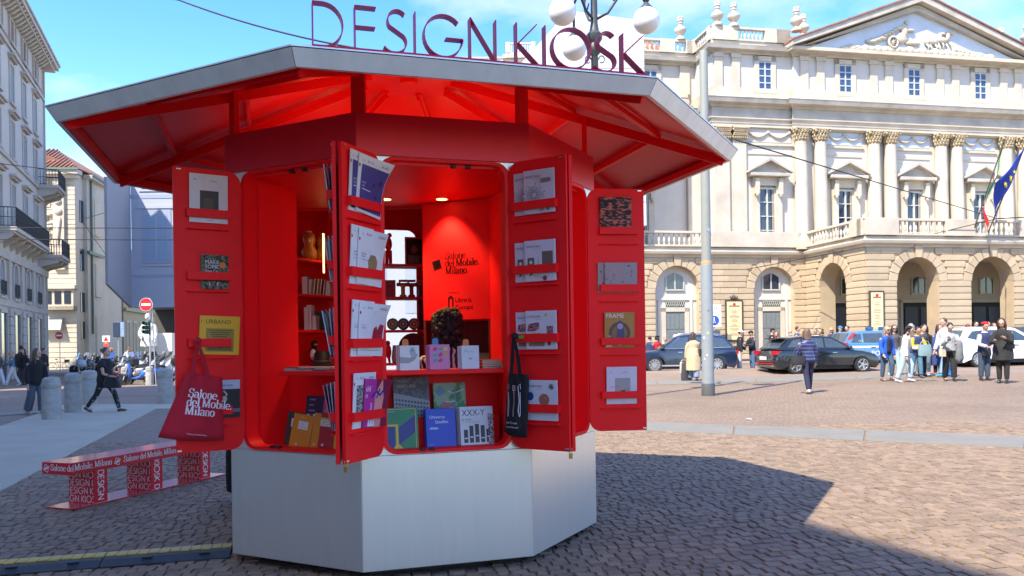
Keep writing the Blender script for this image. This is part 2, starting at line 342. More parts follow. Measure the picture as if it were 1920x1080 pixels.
# roadway with a tram rail, and pavements
ROAD = cobble_mat('roadway_paving', (.25, .183, .13), .3, .12, R_(-4), .25)
mb = MB(); mb.prism([(-45, 27.0), (-8, 27.4), (4, 28.6), (60, 24), (60, 38), (12, 40.5), (-8, 38), (-45, 40)], -.02, -.004)
o = mb.obj('road', ROAD)
for v in o.data.vertices: v.co.z += zg(v.co.x)
tag(o, 'tan stone roadway in front of the theatre', kind='structure')
RAIL = mat('rail_steel', (.3, .3, .3), .35, .8)
def rail(a, b, label):
    A, B = at(*a), at(*b); d = (B - A).normalized(); n_ = Vector((-d.y, d.x, 0)) * .05
    mb = MB()
    for t in range(8):
        p, q = A.lerp(B, t / 8), A.lerp(B, (t + 1) / 8)
        mb.add([(c.x, c.y, zg(c.x) + .002) for c in (p - n_, q - n_, q + n_, p + n_)], [(0, 1, 2, 3)])
    tag(mb.obj('tram_rail', RAIL), label, 'rail', 'tram rails in the paving')
rail((-60, 738), (300, 731), 'nearer steel tram rail in the sunlit strip of paving'); rail((-60, 732), (300, 726), 'farther steel tram rail in the sunlit strip of paving')
PAVE = cobble_mat('pavement_slabs', (.28, .245, .20), 1.1, .6, R_(11), .2, .7)
def pavement(poly, label, h=.13):
    o = MB().prism(poly, -.1, h).obj('pavement', PAVE, bevel=.015)
    for v in o.data.vertices: v.co.z += zg(v.co.x)
    tag(o, label, kind='structure')
pavement([(-60, 49), (-34, 50), (-27.5, 55), (-24, 62), (-24, 90), (-60, 90)], 'raised pavement along the left buildings')
pavement([(-22, 42), (-8, 41), (-6, 60), (-22, 60)], 'raised pavement round the statue')
SL_A = R_(11.3); SLC = Vector((23.93, 47.73, 0)); SLD = Vector((cos(SL_A), sin(SL_A), 0)); SLN = Vector((sin(SL_A), -cos(SL_A), 0))
def slp(s, off): return SLC + SLD * s + SLN * off
pavement([tuple(slp(s, o_)[:2]) for s, o_ in ((-24, 0.2), (24, .2), (24, 8.2), (8.6, 8.2), (-8.6, 8.2), (-9.2, 2.2), (-24, 2.2))], 'pavement slab in front of the theatre arcade', .12)
o = MB().prism([(-.055, -.02), (.05, -.03), (.06, .02), (-.03, .03)], 0, .012).obj('paper_scrap', M_((.7, .72, .75)), loc=tuple(at(1404, 786)), bevel=.003)
o.rotation_euler = (.1, .15, .3); tag(o, 'crumpled scrap of white paper on the sunlit cobbles', 'litter')
# ------------------------------------------------------------------ the kiosk
RED = mat('red_lacquer', (.96, .011, .014), .5, var=.07, scale=1.6, spec=.22)
REDS = mat('red_satin', (.92, .012, .018), .42, var=.06, scale=2, spec=.3)
REDF = mat('red_fascia_paint', (.72, .02, .04), .34, metal=.25, var=.05, scale=2)
SILV = mat('brushed_aluminium', (.86, .83, .77), .30, metal=.72, var=.025, scale=4, stretch=(5, 5, .35))
SILR = mat('weathered_zinc', (.90, .88, .83), .45, metal=.25, var=.10, scale=1.5, stretch=(6, 6, .6))
BLK = mat('black_rubber', (.012, .012, .013), .6); WHT = mat('white_paper', (.78, .78, .80), .55, var=.03)
STEEL = mat('polished_steel', (.6, .6, .6), .25, .9); BRASS = mat('brass', (.6, .4, .12), .3, .9)
kiosk = thing('kiosk', 'octagonal red news kiosk with silver base and open book doors', 'kiosk')
EL = 2 * KR * sin(pi / 8)
def face(k, r=KR):
    a, b = corner(k, r), corner(k + 1, r); ex = (b - a).normalized(); return fr(a, ex, (0, 0, 1))   # local x along, y up, z outward
OPEN = {7: 1, 0: 1, 1: 1}; OX0, OX1, OZ0, OZ1 = .146, 1.0, .80, 2.705
for k in range(8):
    Mf = face(k)
    MB().box(.002, EL - .002, .055, .79 if k in OPEN else 1.0 if k in (4, 5) else 2.71, -.03, 0, Mf).obj('base_panel', SILV, kiosk, bevel=.003)
    if k in (4, 5):
        g0, g1 = ((.07, .92), (.26, .60))[k - 4]; MB().ring(rrect(.002, EL - .002, 1.003, 2.712, .001), rrect(EL - g1, EL - g0, 1.03, 2.655, .09), -.03, 0, Mf).obj('wall_panel', SILV, kiosk)
    if k in OPEN:
        out_ = rrect(.002, EL - .002, .793, 2.738, .001); inn = rrect(OX0 - .012, OX1 + .012, OZ0 - .003, OZ1 + .009, .1)
        MB().ring(out_, inn, -.03, -.002, Mf).obj('wall_panel', SILV, kiosk)
        a_ = rrect(OX0 - .012, OX1 + .012, OZ0 - .003, OZ1 + .009, .1); b_ = rrect(OX0 + .022, OX1 - .022, OZ0 + .018, OZ1 - .012, .075)
        MB().ring(a_, b_, -.11, .012, Mf).obj('opening_frame', RED, kiosk, smooth=30)
    MB().box(-.006, EL + .006, 2.716, 2.985, -.03, .016, Mf).obj('fascia_panel', REDF, kiosk, bevel=.003)
MB().lathe([(1.30, -.02), (1.30, .05)], 8, T(KC.x, KC.y, zg(-.8)) @ Rz(KTH)).obj('plinth', BLK, kiosk)
MB().lathe([(1.42, .06), (1.42, .10)], 8, T(KC.x, KC.y, 0) @ Rz(KTH)).obj('floor', M_((.12, .1, .1)), kiosk)
# roof: outer corners RB (lower lip), rising to a cropped apex
RB, ZB_, RT, ZT_, RA, ZA = 2.575, 2.915, 2.629, 2.995, .46, 3.63
RTH = KTH - R_(.4)
def rc(k, r, z): a = RTH + k * pi / 4; return Vector((-.815 + r * cos(a), 6.657 + r * sin(a), z))
roof = MB().loft([[tuple(rc(k, RA + .06, ZA + .068)) for k in range(8)], [tuple(rc(k, RA + .06, ZA + .085)) for k in range(8)]]).obj('roof', SILR, kiosk)
MB().loft([[tuple(rc(k, RA + .03, ZA + .045)) for k in range(8)], [tuple(rc(k, RA + .03, ZA + .066)) for k in range(8)]]).obj('cap_soffit', REDS, roof)
def zat(r): return ZB_ + (RB - r) / (RB - RA) * (ZA - ZB_)
for k in range(8):
    A0, A1, B0, B1 = rc(k, RB, ZB_ + .062), rc(k + 1, RB, ZB_ + .062), rc(k, RA, ZA + .062), rc(k + 1, RA, ZA + .062)
    up = Vector((0, 0, .014))
    MB().add([tuple(p) for p in (A0, A1, B1, B0)] + [tuple(p + up) for p in (A0, A1, B1, B0)], [(3, 2, 1, 0), (4, 5, 6, 7), (0, 1, 5, 4), (1, 2, 6, 5), (2, 3, 7, 6), (3, 0, 4, 7)]).obj('soffit_panel', REDS, roof)
    o0, o1 = rc(k, RT + .004, ZT_ + .012), rc(k + 1, RT + .004, ZT_ + .012); t0, t1 = rc(k, RA + .05, ZA + .092), rc(k + 1, RA + .05, ZA + .092); dn = Vector((0, 0, -.008))
    MB().add([tuple(p) for p in (o0, o1, t1, t0)] + [tuple(p + dn) for p in (o0, o1, t1, t0)], [(0, 1, 2, 3), (7, 6, 5, 4), (0, 4, 5, 1), (2, 6, 7, 3)]).obj('roof_sheet', SILR, roof)
    # lip: leaning metal board
    e = .0025; f0, f1 = rc(k, RB - .002, ZB_), rc(k + 1, RB - .002, ZB_); g0, g1 = rc(k, RT, ZT_), rc(k + 1, RT, ZT_)
    i0, i1 = rc(k, RB - .03, ZB_ + .001), rc(k + 1, RB - .03, ZB_ + .001); h0, h1 = rc(k, RT - .03, ZT_ + .006), rc(k + 1, RT - .03, ZT_ + .006)
    sh = (f1 - f0).normalized() * e
    P = [f0 + sh, f1 - sh, g1 - sh, g0 + sh, i0 + sh, i1 - sh, h1 - sh, h0 + sh]
    MB().add([tuple(p) for p in P], [(0, 1, 2, 3), (7, 6, 5, 4), (3, 2, 6, 7), (0, 4, 5, 1), (1, 5, 6, 2), (0, 3, 7, 4)]).obj('roof_edge', SILR, roof)
    # inner red edge beam
    j0, j1, l0, l1 = rc(k, RB - .032, ZB_ + .003), rc(k + 1, RB - .032, ZB_ + .003), rc(k, RB - .07, ZB_ + .016), rc(k + 1, RB - .07, ZB_ + .016); u_ = Vector((0, 0, .05))
    MB().add([tuple(p) for p in (j0, j1, l1, l0, j0 + u_, j1 + u_, l1 + u_, l0 + u_)], [(3, 2, 1, 0), (4, 5, 6, 7), (0, 1, 5, 4), (1, 2, 6, 5), (2, 3, 7, 6), (3, 0, 4, 7)]).obj('edge_beam', RED, roof)
    # hip rafter: T section, web and flange
    a0, a1 = rc(k, RB - .05, ZB_ + .02), rc(k, RA - .1, zat(RA - .1)); d = (a1 - a0); ln = d.length; Mr = fr(a0, d, d.cross(Vector((0, 0, 1))).normalized())
    MB().box(0, ln, -.008, .008, 0, .058, Mr).box(0, ln, -.030, .030, -.008, 0, Mr).obj('hip_rafter', RED, roof)
    for r_ in (2.02, 1.36):
        p0, p1 = rc(k, r_, zat(r_) + .03), rc(k + 1, r_, zat(r_) + .03)
        m0, m1 = (p0.lerp(p1, .006), p1.lerp(p0, .006)); d = m1 - m0; Mp = fr(m0, d, d.cross(Vector((0, 0, 1))).normalized())
        if r_ > 2: MB().box(0.01, d.length - .01, -.02, .02, -.012, .026, Mp).obj('purlin', RED, roof)
        else: MB().box(0.01, d.length - .01, -.014, .014, -.012, .028, Mp).obj('purlin', RED, roof)
    c = corner(k, KR - .055); Mc = fr((c.x, c.y, 0), face(k).col[0].xyz, face(k).col[2].xyz)
    MB().box(-.045, .045, -.02, .02, 2.985, zat(KR - .055) + .01, T(c.x, c.y, 0) @ Rz(KTH + k * pi / 4 + pi / 2)).obj('post', RED, kiosk, bevel=.004)
MB().lathe([(.07, ZA - .03), (.075, ZA + .06)], 16, T(-.815, 6.657, .04)).obj('roof_boss', RED, roof, smooth=40)
# ceiling in two levels, inner back walls, counter, niches
O3 = lambda p: (p.x, p.y)
cl = [O3(corner(k, KR - .035)) for k in (6, 7, 0, 1, 2)]
Mi = lambda k: face(k, KR - .035)
MB().prism([O3(corner(7, KR - .04)), O3(corner(0, KR - .04)), O3(corner(1, KR - .04)), O3(corner(2, KR - .04)), (-.02, 6.72), (-.72, 6.90), (-1.9, 6.90)], 2.676, 2.70).obj('ceiling', REDS, kiosk)
MB().prism([O3(corner(k, KR - .04)) for k in range(8)], 2.93, 2.96).obj('upper_ceiling', RED, kiosk)
MB().prism([(-.02, 6.73), (-.72, 6.915), (-1.9, 6.915), (-1.9, 6.935), (-.72, 6.935), (-.02, 6.75)], 2.66, 2.925).obj('ceiling_header', RED, kiosk)
SHZ = (1.33, 1.645, 1.96, 2.27)
MIRR = glass('window_glass', (.93, .96, .98), .15)
for k, gx0, gx1 in ((4, .10, .86), (5, .28, .55), (3, 0, 0)):
    Mf = face(k, KR - .04); e = 2 * (KR - .04) * sin(pi / 8)
    if gx1:
        MB().ring(rrect(.0, e, .1, 2.925, .001), rrect(e - gx1, e - gx0, 1.05, 2.63, .09), -.02, .0, Mf).obj('back_wall', RED, kiosk)
        MB().prism(rrect(e - gx1 + .002, e - gx0 - .002, 1.052, 2.628, .088), -.013, -.008, Mf).obj('window_pane', MIRR, kiosk)
    else: MB().box(0, e, .1, 2.925, -.02, 0, Mf).obj('back_wall', RED, kiosk)
    if k != 3:
        for z in SHZ: MB().box(.06, e - .06, z - .022, z, -.30, -.024, Mf).obj('shelf', RED, kiosk, bevel=.003)
for k in (2, 6): MB().box(0, 2 * (KR - .04) * sin(pi / 8), .1, 2.92, -.02, 0, face(k, KR - .04)).obj('inner_wall', RED, kiosk)
# the closet panel with the printed marks, right hand wall and recess below it
P0, P1 = Vector((-.735, 6.77, 0)), Vector((-.17, 6.52, 0)); Mp = fr(P0, P1 - P0, (0, 0, 1)); PW = (P1 - P0).length
MB().box(0, PW, 1.70, 2.672, -.03, 0, Mp).obj('sign_panel', RED, kiosk, bevel=.003)
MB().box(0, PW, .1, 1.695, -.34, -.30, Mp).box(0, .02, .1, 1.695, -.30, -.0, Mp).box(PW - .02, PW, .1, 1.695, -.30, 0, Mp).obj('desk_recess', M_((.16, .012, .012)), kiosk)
MB().box(.02, PW - .02, 1.16, 1.19, -.30, .0, Mp).obj('desk', M_((.05, .05, .05)), kiosk)
MB().add([(P1.x, P1.y, .1), (.105, 5.70, .1), (.105, 5.70, 2.672), (P1.x, P1.y, 2.672), (P1.x + .03, P1.y + .01, .1), (.13, 5.71, .1), (.13, 5.71, 2.672), (P1.x + .03, P1.y + .01, 2.672)],
         [(0, 1, 2, 3), (7, 6, 5, 4), (0, 3, 7, 4), (1, 5, 6, 2), (3, 2, 6, 7)]).obj('side_wall', RED, kiosk)
mb = MB(); INK = mat('black_ink', (.012, .005, .005), .9, spec=.1)
Mq = fr(P0 + Vector((0, 0, 0)), P1 - P0, (0, 0, 1))
for i, s_ in enumerate(('Salone', 'del Mobile.', 'Milano')): did_text(mb, s_, .060, Mq @ T(.215, 2.205 - i * .062, .001))
emblem(mb, .075, Mq @ T(.135, 2.16, .001), .002, rot=.25); mb.prism(rrect(-.03, .03, -.03, .03, .004), 0, .0005, Mq @ T(.135, 2.16, .001) @ Rz(.25))
text(mb, 'Libreria', .056, Mq @ T(.30, 1.845, .001), squash=.86); text(mb, 'Corraini', .056, Mq @ T(.30, 1.785, .001), squash=.86); text(mb, 'bookshop by', .02, Mq @ T(.235, 1.92, .001))
mb.ring([(.235, 1.78), (.285, 1.78), (.285, 1.88), (.26, 1.905), (.235, 1.88)], [(.247, 1.78), (.273, 1.78), (.273, 1.865), (.26, 1.885), (.247, 1.865)], .0008, .0015, Mq)
mb.obj('printed_logo', INK, kiosk, kind='stuff')
# partitions and display niches behind the three openings
for k, cz in ((7, 1), (0, 1), (1, 0)):
    Mf = face(k)
    if k == 7: MB().box(.155, .175, .80, 2.676, -.50, -.112, Mf).obj('partition', RED, kiosk)
    if cz:
        x0 = .36 if k == 7 else .10
        MB().box(x0, 1.10, 1.302, 1.332, -.40, -.085 if k == 0 else -.10, Mf).obj('counter', RED, kiosk, bevel=.004)
        MB().box(.12, 1.03, .79, .812, -.40, -.112, Mf).obj('niche_floor', RED, kiosk)
        MB().box(.12, 1.03, .812, 1.30, -.42, -.40, Mf).obj('niche_back', RED, kiosk)
        MB().box(.09, .12, .81, 1.30, -.40, -.112, Mf).box(1.03, 1.05, .81, 1.30, -.40, -.112, Mf).obj('niche_side', RED, kiosk)
    else: MB().box(.12, 1.03, .80, 2.67, -.22, -.2, Mf).obj('niche_back', RED, kiosk)
    for x in ((.38, .44) if k != 1 else (.4,)):
        MB().box(x, x + .035, OZ0 + .012, OZ0 + .032, -.01, .018, Mf).obj('latch', BLK, kiosk, bevel=.004)
    for x in ((.55, .66) if k == 7 else (.62, .72)):
        MB().box(x, x + .035, OZ1 - .034, OZ1 - .014, -.06, -.02, Mf).obj('catch', BLK, kiosk, bevel=.004)
# lamps: two round downlights in the ceiling, warm lamps above the fascia, an upright strip
LAMPW = (1.0, .62, .28)
GLOW = mat('lamp_glow', (.9, .7, .4), .5, emit=(1, .55, .2, 1.3))
def downlight(x, y, z, e, rad=.045, up=False, name='downlight'):
    mb = MB().lathe([(rad, -.004), (rad * 1.35, -.004), (rad * 1.35, .004), (rad, .004)], 18, T(x, y, z)); o = mb.obj(name, BRASS, kiosk)
    MB().lathe([(.001, -.001), (rad, -.001), (rad, .0), (.001, 0)], 16, T(x, y, z + (.006 if up else -.005))).obj('lens', GLOW, o)
    l = bpy.data.lights.new('lamp_light', 'SPOT' if not up else 'AREA'); l.color = LAMPW; l.energy = e
    if up: l.shape = 'DISK'; l.size = .12
    else: l.spot_size = R_(95); l.spot_blend = .6; l.shadow_soft_size = .04
    q = bpy.data.objects.new('lamp_light', l); COL.objects.link(q); q.location = (x, y, z + (.02 if up else -.03)); q.parent = o
    if up: q.rotation_euler = (pi, 0, 0)
downlight(-1.0, 6.52, 2.676, 15); downlight(-.55, 6.55, 2.676, 10)
for a in (0, 1, 2, 3, 4, 5): downlight(KC.x + .75 * cos(a * pi / 3 + .3), KC.y + .75 * sin(a * pi / 3 + .3), 2.975, .22, .05, True, 'uplight')
mb = MB().box(-.006, .006, -.006, .006, 2.15, 2.5, T(-1.66, 7.2, 0)); o = mb.obj('strip_lamp', GLOW, kiosk)
# doors
def door(k, hs, tip, wdt, name='door', mirror=False, bars=4, zs=None, faceside=1):
    """hs: hinge position along face k; tip: direction (x, y) from the hinge to the free edge"""
    Mf = face(k); h = Mf @ Vector((hs, 0, .018)); ex = Vector((tip[0], tip[1], 0)).normalized()
    if faceside < 0: Md = fr((h.x, h.y, 0), ex, (0, 0, 1), -ex.cross(Vector((0, 0, 1))))
    else: Md = fr((h.x, h.y, 0), ex, (0, 0, 1))
    mb = MB(); poly = rrect(.0, wdt, .80, 2.71, .085, 5, (1, 0, 0, 1))
    if faceside < 0: poly = poly[::-1]
    mb.prism(poly, -.022, 0, Md); d = mb.obj('door', RED, kiosk, smooth=30)
    MB().box(wdt - .03, wdt - .003, .812, .824, .0005, .004, Md).box(wdt - .05, wdt - .02, 2.69, 2.698, .0005, .004, Md).obj('door_fitting', STEEL, d)
    for z in (.95, 1.76, 2.56): MB().tube([Md @ Vector((-.004, z - .04, -.012)), Md @ Vector((-.004, z + .04, -.012))], .009, 8).obj('hinge', RED, d)
    return d, Md
def rack(d, Md, x0, x1, zs, dep=.034):
    for z in zs:
        MB().box(x0, x1, z - .028, z + .028, dep, dep + .006, Md).box(x0, x0 + .006, z - .028, z + .028, .0005, dep, Md).box(x1 - .006, x1, z - .028, z + .028, .0005, dep, Md).obj('retaining_bar', RED, d, bevel=.0015)
        MB().box(x0, x1, z - .108, z - .100, .0005, dep, Md).obj('ledge', RED, d, bevel=.0015)
ZS = (2.405, 1.985, 1.535, 1.075)
D1, M1 = door(7, .146, (-.358, -.24), .44, faceside=-1)
D2, M2 = door(7, 1.0, (.06, -.433), .44)
D3, M3 = door(0, .146, (-.16, -.40), .44, faceside=-1)
D4, M4 = door(0, 1.0, (.369, -.237), .44)
D5, M5 = door(1, .146, (.19, -.39), .44, faceside=-1)
D6, M6 = door(1, 1.0, (.43, .05), .455)
rack(D1, M1, .085, .365, ZS); rack(D3, M3, .05, .40, (2.365, 1.945, 1.515, 1.075)); rack(D4, M4, .05, .38, ZS); rack(D6, M6, .09, .40, (2.375, 1.925, 1.505, 1.085)); rack(D2, M2, .06, .38, ZS)
for Md, d in ((M3, D3), (M4, D4)):
    q = Md @ Vector((.44, .80, -.012 if Md is M4 else .0)); 
    MB().box(-.012, .012, -.006, .006, -.045, -.012, T(q.x, q.y, q.z)).tube([(q.x - .008, q.y, q.z - .012), (q.x - .008, q.y, q.z + .02), (q.x + .008, q.y, q.z + .02), (q.x + .008, q.y, q.z - .012)], .003, 6).obj('padlock', BRASS, d, bevel=.002)
# ribbon letters on the roof edge
sign = thing('roof_sign', 'dark red ribbon letters reading DESIGN KIOSK on the roof edge', 'sign', tuple(rc(0, RT, ZT_)))
REDL = mat('dark_red_lacquer', (.55, .016, .045), .4, var=.04, spec=.3)
e0, e1 = rc(0, RT - .02, ZT_ + .014), rc(1, RT - .02, ZT_ + .014); Ms = fr(e0, e1 - e0, (0, 0, 1)); Mi_ = Matrix.Translation(-sign.location)
def sobj(mb, name): return mb.obj(name, REDL, sign)
sobj(MB().box(.095, 1.955, 0, .012, -.062, .012, Mi_ @ Ms), 'base_rail')
for ch, x0, x1 in (('D', .10, .25), ('E', .311, .419), ('S', .46, .576), ('I', .622, .622), ('G', .669, .878), ('N', .919, 1.06), ('K', 1.177, 1.302), ('I', 1.341, 1.341), ('O', 1.386, 1.61), ('S', 1.632, 1.762), ('K', 1.805, 1.944)):
    st, _ = GEO[ch]; mb = MB(); xs_ = [p[0] for q in st for p in q]; lo, hi = min(xs_), max(xs_); sc = (x1 - x0) / (hi - lo) if hi > lo else 1; H_ = .222
    for p in st:
        pts = [(x0 + (a - lo) * sc, .012 + b * H_) for a, b in p]; n = len(pts); vs = []
        for i in range(n):
            d = Vector(pts[min(i + 1, n - 1)]) - Vector(pts[max(i - 1, 0)]); d.normalize(); nx, ny = -d.y * .003, d.x * .003
            vs += [(pts[i][0] + nx, pts[i][1] + ny, -.055), (pts[i][0] - nx, pts[i][1] - ny, -.055), (pts[i][0] - nx, pts[i][1] - ny, .0), (pts[i][0] + nx, pts[i][1] + ny, .0)]
        fs = [(0, 1, 2, 3), (4 * n - 1, 4 * n - 2, 4 * n - 3, 4 * n - 4)]
        for i in range(n - 1): fs += [(4 * i + j, 4 * i + 4 + j, 4 * i + 4 + (j + 1) % 4, 4 * i + (j + 1) % 4) for j in range(4)]
        mb.add(vs, fs, Mi_ @ Ms)
    sobj(mb, 'letter')
# ------------------------------------------------------------------ the theatre on the right
STUC = mat('white_stucco', (.57, .53, .455), .85, var=.10, scale=.7)
LIME = mat('pale_stone', (.53, .465, .36), .8, var=.18, scale=.9, bump=.2, bscale=12)
LIMD = mat('weathered_stone', (.44, .40, .335), .85, var=.25, scale=1.1, bump=.25, bscale=9)
SAND = mat('sandstone', (.47, .365, .235), .85, var=.14, scale=1.4, bump=.25, bscale=14, island=.09)
CAPM = mat('capital_stone', (.40, .315, .19), .85, var=.3, scale=5, bump=.3, bscale=20)
DKG = mat('dark_window_glass', (.03, .04, .06), .08, var=.3, scale=.7, spec=.9)
WFR = mat('window_frame_paint', (.48, .50, .44), .6); DOOR = mat('grey_green_door', (.16, .18, .175), .6, var=.1)
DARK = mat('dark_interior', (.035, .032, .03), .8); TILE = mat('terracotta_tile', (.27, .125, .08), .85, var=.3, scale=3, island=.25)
PALEB = mat('pale_blue_plaster', (.52, .58, .64), .85, var=.14, scale=.8)
th = thing('theatre', 'pale neoclassical theatre with pediment, paired columns and arched sandstone portico', 'theatre', (SLC.x, SLC.y, 0), SL_A)
XZ = Matrix(((1, 0, 0, 0), (0, 0, -1, 0), (0, 1, 0, 0), (0, 0, 0, 1)))     # draws (x, y) upright, prism depth towards the viewer
YZ = Matrix(((0, 0, 1, 0), (1, 0, 0, 0), (0, 1, 0, 0), (0, 0, 0, 1)))
def arch_poly(s0, s1, z0, z1, arches, n=12):
    p = [(s0, z0)]
    for c, r, zs in arches: p += [(c - r, z0), (c - r, zs)] + [(c - r * cos(pi * k / n), zs + r * sin(pi * k / n)) for k in range(1, n)] + [(c + r, zs), (c + r, z0)]
    return p + [(s1, z0), (s1, z1), (s0, z1)]
def half_disc(c, r, zs, z0, n=12): return [(c - r, z0)] + [(c - r * cos(pi * k / n), zs + r * sin(pi * k / n)) for k in range(n + 1)] + [(c + r, z0)]
ub = MB().box(-.5, .5, -.5, .5, -.5, .5); uo = ub.obj('stone_block', SAND)
bm = bmesh.new(); bm.from_mesh(uo.data); bmesh.ops.bevel(bm, geom=bm.edges[:], offset=.06, segments=1, affect='EDGES'); bm.to_mesh(uo.data); bm.free()
UNIT = uo.data; bpy.data.objects.remove(uo)
def block(x, y, z, sx, sy, sz, rz=0):
    o = bpy.data.objects.new('stone_block', UNIT); COL.objects.link(o); o.parent = th; o.location = (x, y, z); o.scale = (sx, sy, sz); o.rotation_euler = (0, 0, rz); return o
nblk = 0
def rustic(P, ex, n_, s0, s1, z0, z1, arches, pitch=.335, bl=1.25):
    """courses of stone blocks on a wall through P along ex (unit, xy), outward normal n_"""
    global nblk
    rz = atan2(ex[1], ex[0]); z = z0; row = 0
    while z < z1 - .1:
        h = min(pitch, z1 - z); zc = z + h / 2; cuts = []
        for c, r, zs in arches:
            R2 = r + .50; zz = z + .02 if z > zs else z
            if zz < zs: q = r + .02 if z + h < zs + .05 else R2
            elif zz - zs < R2: q = sqrt(R2 * R2 - (zz - zs) ** 2)
            else: continue
            cuts.append((c - q, c + q))
        segs = []; a = s0
        for c0, c1 in sorted(cuts):
            if c0 > a: segs.append((a, c0))
            a = max(a, c1)
        if s1 > a: segs.append((a, s1))
        for a, b in segs:
            k = max(1, round((b - a) / bl)); 
            for i in range(k):
                u0, u1 = a + (b - a) * i / k, a + (b - a) * (i + 1) / k
                if k > 1: sh = .16 * (1 if row % 2 else -1); u0 = u0 + (sh if i > 0 else 0); u1 = u1 + (sh if i < k - 1 else 0)
                x = P[0] + ex[0] * (u0 + u1) / 2 + n_[0] * .02; y = P[1] + ex[1] * (u0 + u1) / 2 + n_[1] * .02
                block(x, y, zc, u1 - u0 - .012, .09, h - .035, rz); nblk += 1
        z += pitch; row += 1
def voussoirs(Mw, c, r, zs, n=11, w_=.46, d=.075):
    for k in range(n):
        a0, a1 = pi * k / n + .012, pi * (k + 1) / n - .012; key = k == n // 2; R2 = r + w_ + (.16 if key else 0)
        q = [(c - r * cos(a0), zs + r * sin(a0)), (c - R2 * cos(a0), zs + R2 * sin(a0)), (c - R2 * cos(a1), zs + R2 * sin(a1)), (c - r * cos(a1), zs + r * sin(a1))]
        MB().prism(q, -.02, d + (.07 if key else 0), Mw).obj('keystone' if key else 'voussoir', SAND, th)
ZB = -.6; SPR = 4.40
GA = [(-15.07, 1.27, SPR), (-9.25, 1.23, SPR)]
PA = [(-4.3, 1.22, SPR), (.1, 1.28, SPR), (4.45, 1.22, SPR)]
GR = [(9.25, 1.23, SPR), (15.07, 1.27, SPR)]
MB().prism(arch_poly(-24, -7.0, ZB, 6.2, GA), -.5, 0, XZ).obj('wall', SAND, th); MB().prism(arch_poly(7.0, 24, ZB, 6.2, GR), -.5, 0, XZ).obj('wall', SAND, th)
rustic((0, 0), (1, 0), (0, -1), -19.5, -7.3, .42, 6.12, GA)
for c, r, zs in GA: voussoirs(XZ, c, r, zs)
for c, r, zs in GA + GR:
    MB().prism(half_disc(c, r + .02, zs, ZB), -.5, -.36, XZ).obj('arch_infill', STUC, th)
    MB().box(c - r, c + r, .30, .40, SPR - .62, SPR - .50).box(c - 1.02, c - .86, .30, .38, .3, SPR - .62).box(c + .86, c + 1.02, .30, .38, .3, SPR - .62).obj('arch_moulding', STUC, th)
    # lunette window, lattice grille, plank door with stone surround
    o = MB().prism([(c - .52, SPR - .02)] + [(c - .52 + 1.04 * k / 8, SPR + .62 + .26 * sin(pi * k / 8)) for k in range(9)] + [(c + .52, SPR - .02)], .0, .03, T(0, .345, 0) @ XZ).obj('lunette_window', DKG, th)
    MB().box(c - .035, c + .035, .29, .33, SPR, SPR + .86).box(c - .56, c + .56, .27, .34, SPR - .09, SPR - .02).box(c - .56, c - .48, .29, .34, SPR, SPR + .66).box(c + .48, c + .56, .29, .34, SPR, SPR + .66).obj('frame', WFR, o)
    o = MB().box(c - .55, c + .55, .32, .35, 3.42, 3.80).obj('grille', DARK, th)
    mb = MB()
    for k in range(9): x = c - .5 + k * .125; mb.tube([(x - .06, .315, 3.44), (x + .06, .315, 3.78)], .012, 4).tube([(x + .06, .312, 3.44), (x - .06, .312, 3.78)], .012, 4)
    mb.obj('lattice', WFR, o, kind='stuff')
    MB().box(c - .82, c - .56, .28, .36, -.3, 3.36).box(c + .56, c + .82, .28, .36, -.3, 3.36).box(c - .82, c + .82, .28, .36, 3.14, 3.38).obj('door_surround', LIME, th)
    d = MB().box(c - .56, c + .56, .335, .36, -.3, 3.14).obj('door', DOOR, th)
    for k in range(4):
        for z0, z1 in ((.35, 1.0), (1.12, 2.05), (2.17, 3.02)): MB().box(c - .53 + k * .27, c - .53 + k * .27 + .23, .315, .337, z0, z1).obj('door_panel', DOOR, d, bevel=.012)
# portico
PY = -5.5; SPA = [(a + 0, r, z) for a, r, z in PA]
MB().prism(arch_poly(-7.26, 7.26, ZB, 6.2, PA), 5.5 - .9, 5.5, XZ).obj('portico_wall', SAND, th)
rustic((0, PY), (1, 0), (0, -1), -7.26, 7.26, .42, 6.12, PA)
for c, r, zs in PA: voussoirs(T(0, PY, 0) @ XZ, c, r, zs)
for sx in (-1, 1):
    pz = arch_poly(-4.6, -.003, ZB, 6.2, [(-2.68, 1.2, SPR)])
    MB().prism(pz, sx * 7.26 - (0 if sx < 0 else .9), sx * 7.26 + (.9 if sx < 0 else 0), YZ).obj('portico_side_wall', SAND, th)
SM = Matrix(((0, 0, -1, -7.26), (1, 0, 0, 0), (0, 1, 0, 0), (0, 0, 0, 1)))
rustic((-7.26, 0), (0, 1), (-1, 0), -5.5, -.05, .42, 6.12, [(-2.68, 1.2, SPR)])
voussoirs(SM, -2.68, 1.2, SPR)
MB().box(-6.36, 6.36, -4.6, 0, 5.9, 6.18).obj('portico_ceiling', STUC, th)
for c in (-2.1, 2.25):            # cross ribs of the vault inside
    MB().prism(arch_poly(-4.6, 0, 4.3, 5.9, [(-2.5, 1.9, 4.3)]), c - .25, c + .25, YZ).obj('vault_rib', STUC, th)
MB().box(-7.0, 7.0, 0, .4, ZB, 6.2).obj('inner_wall', mat('inner_plaster', (.52, .44, .34), .85), th)
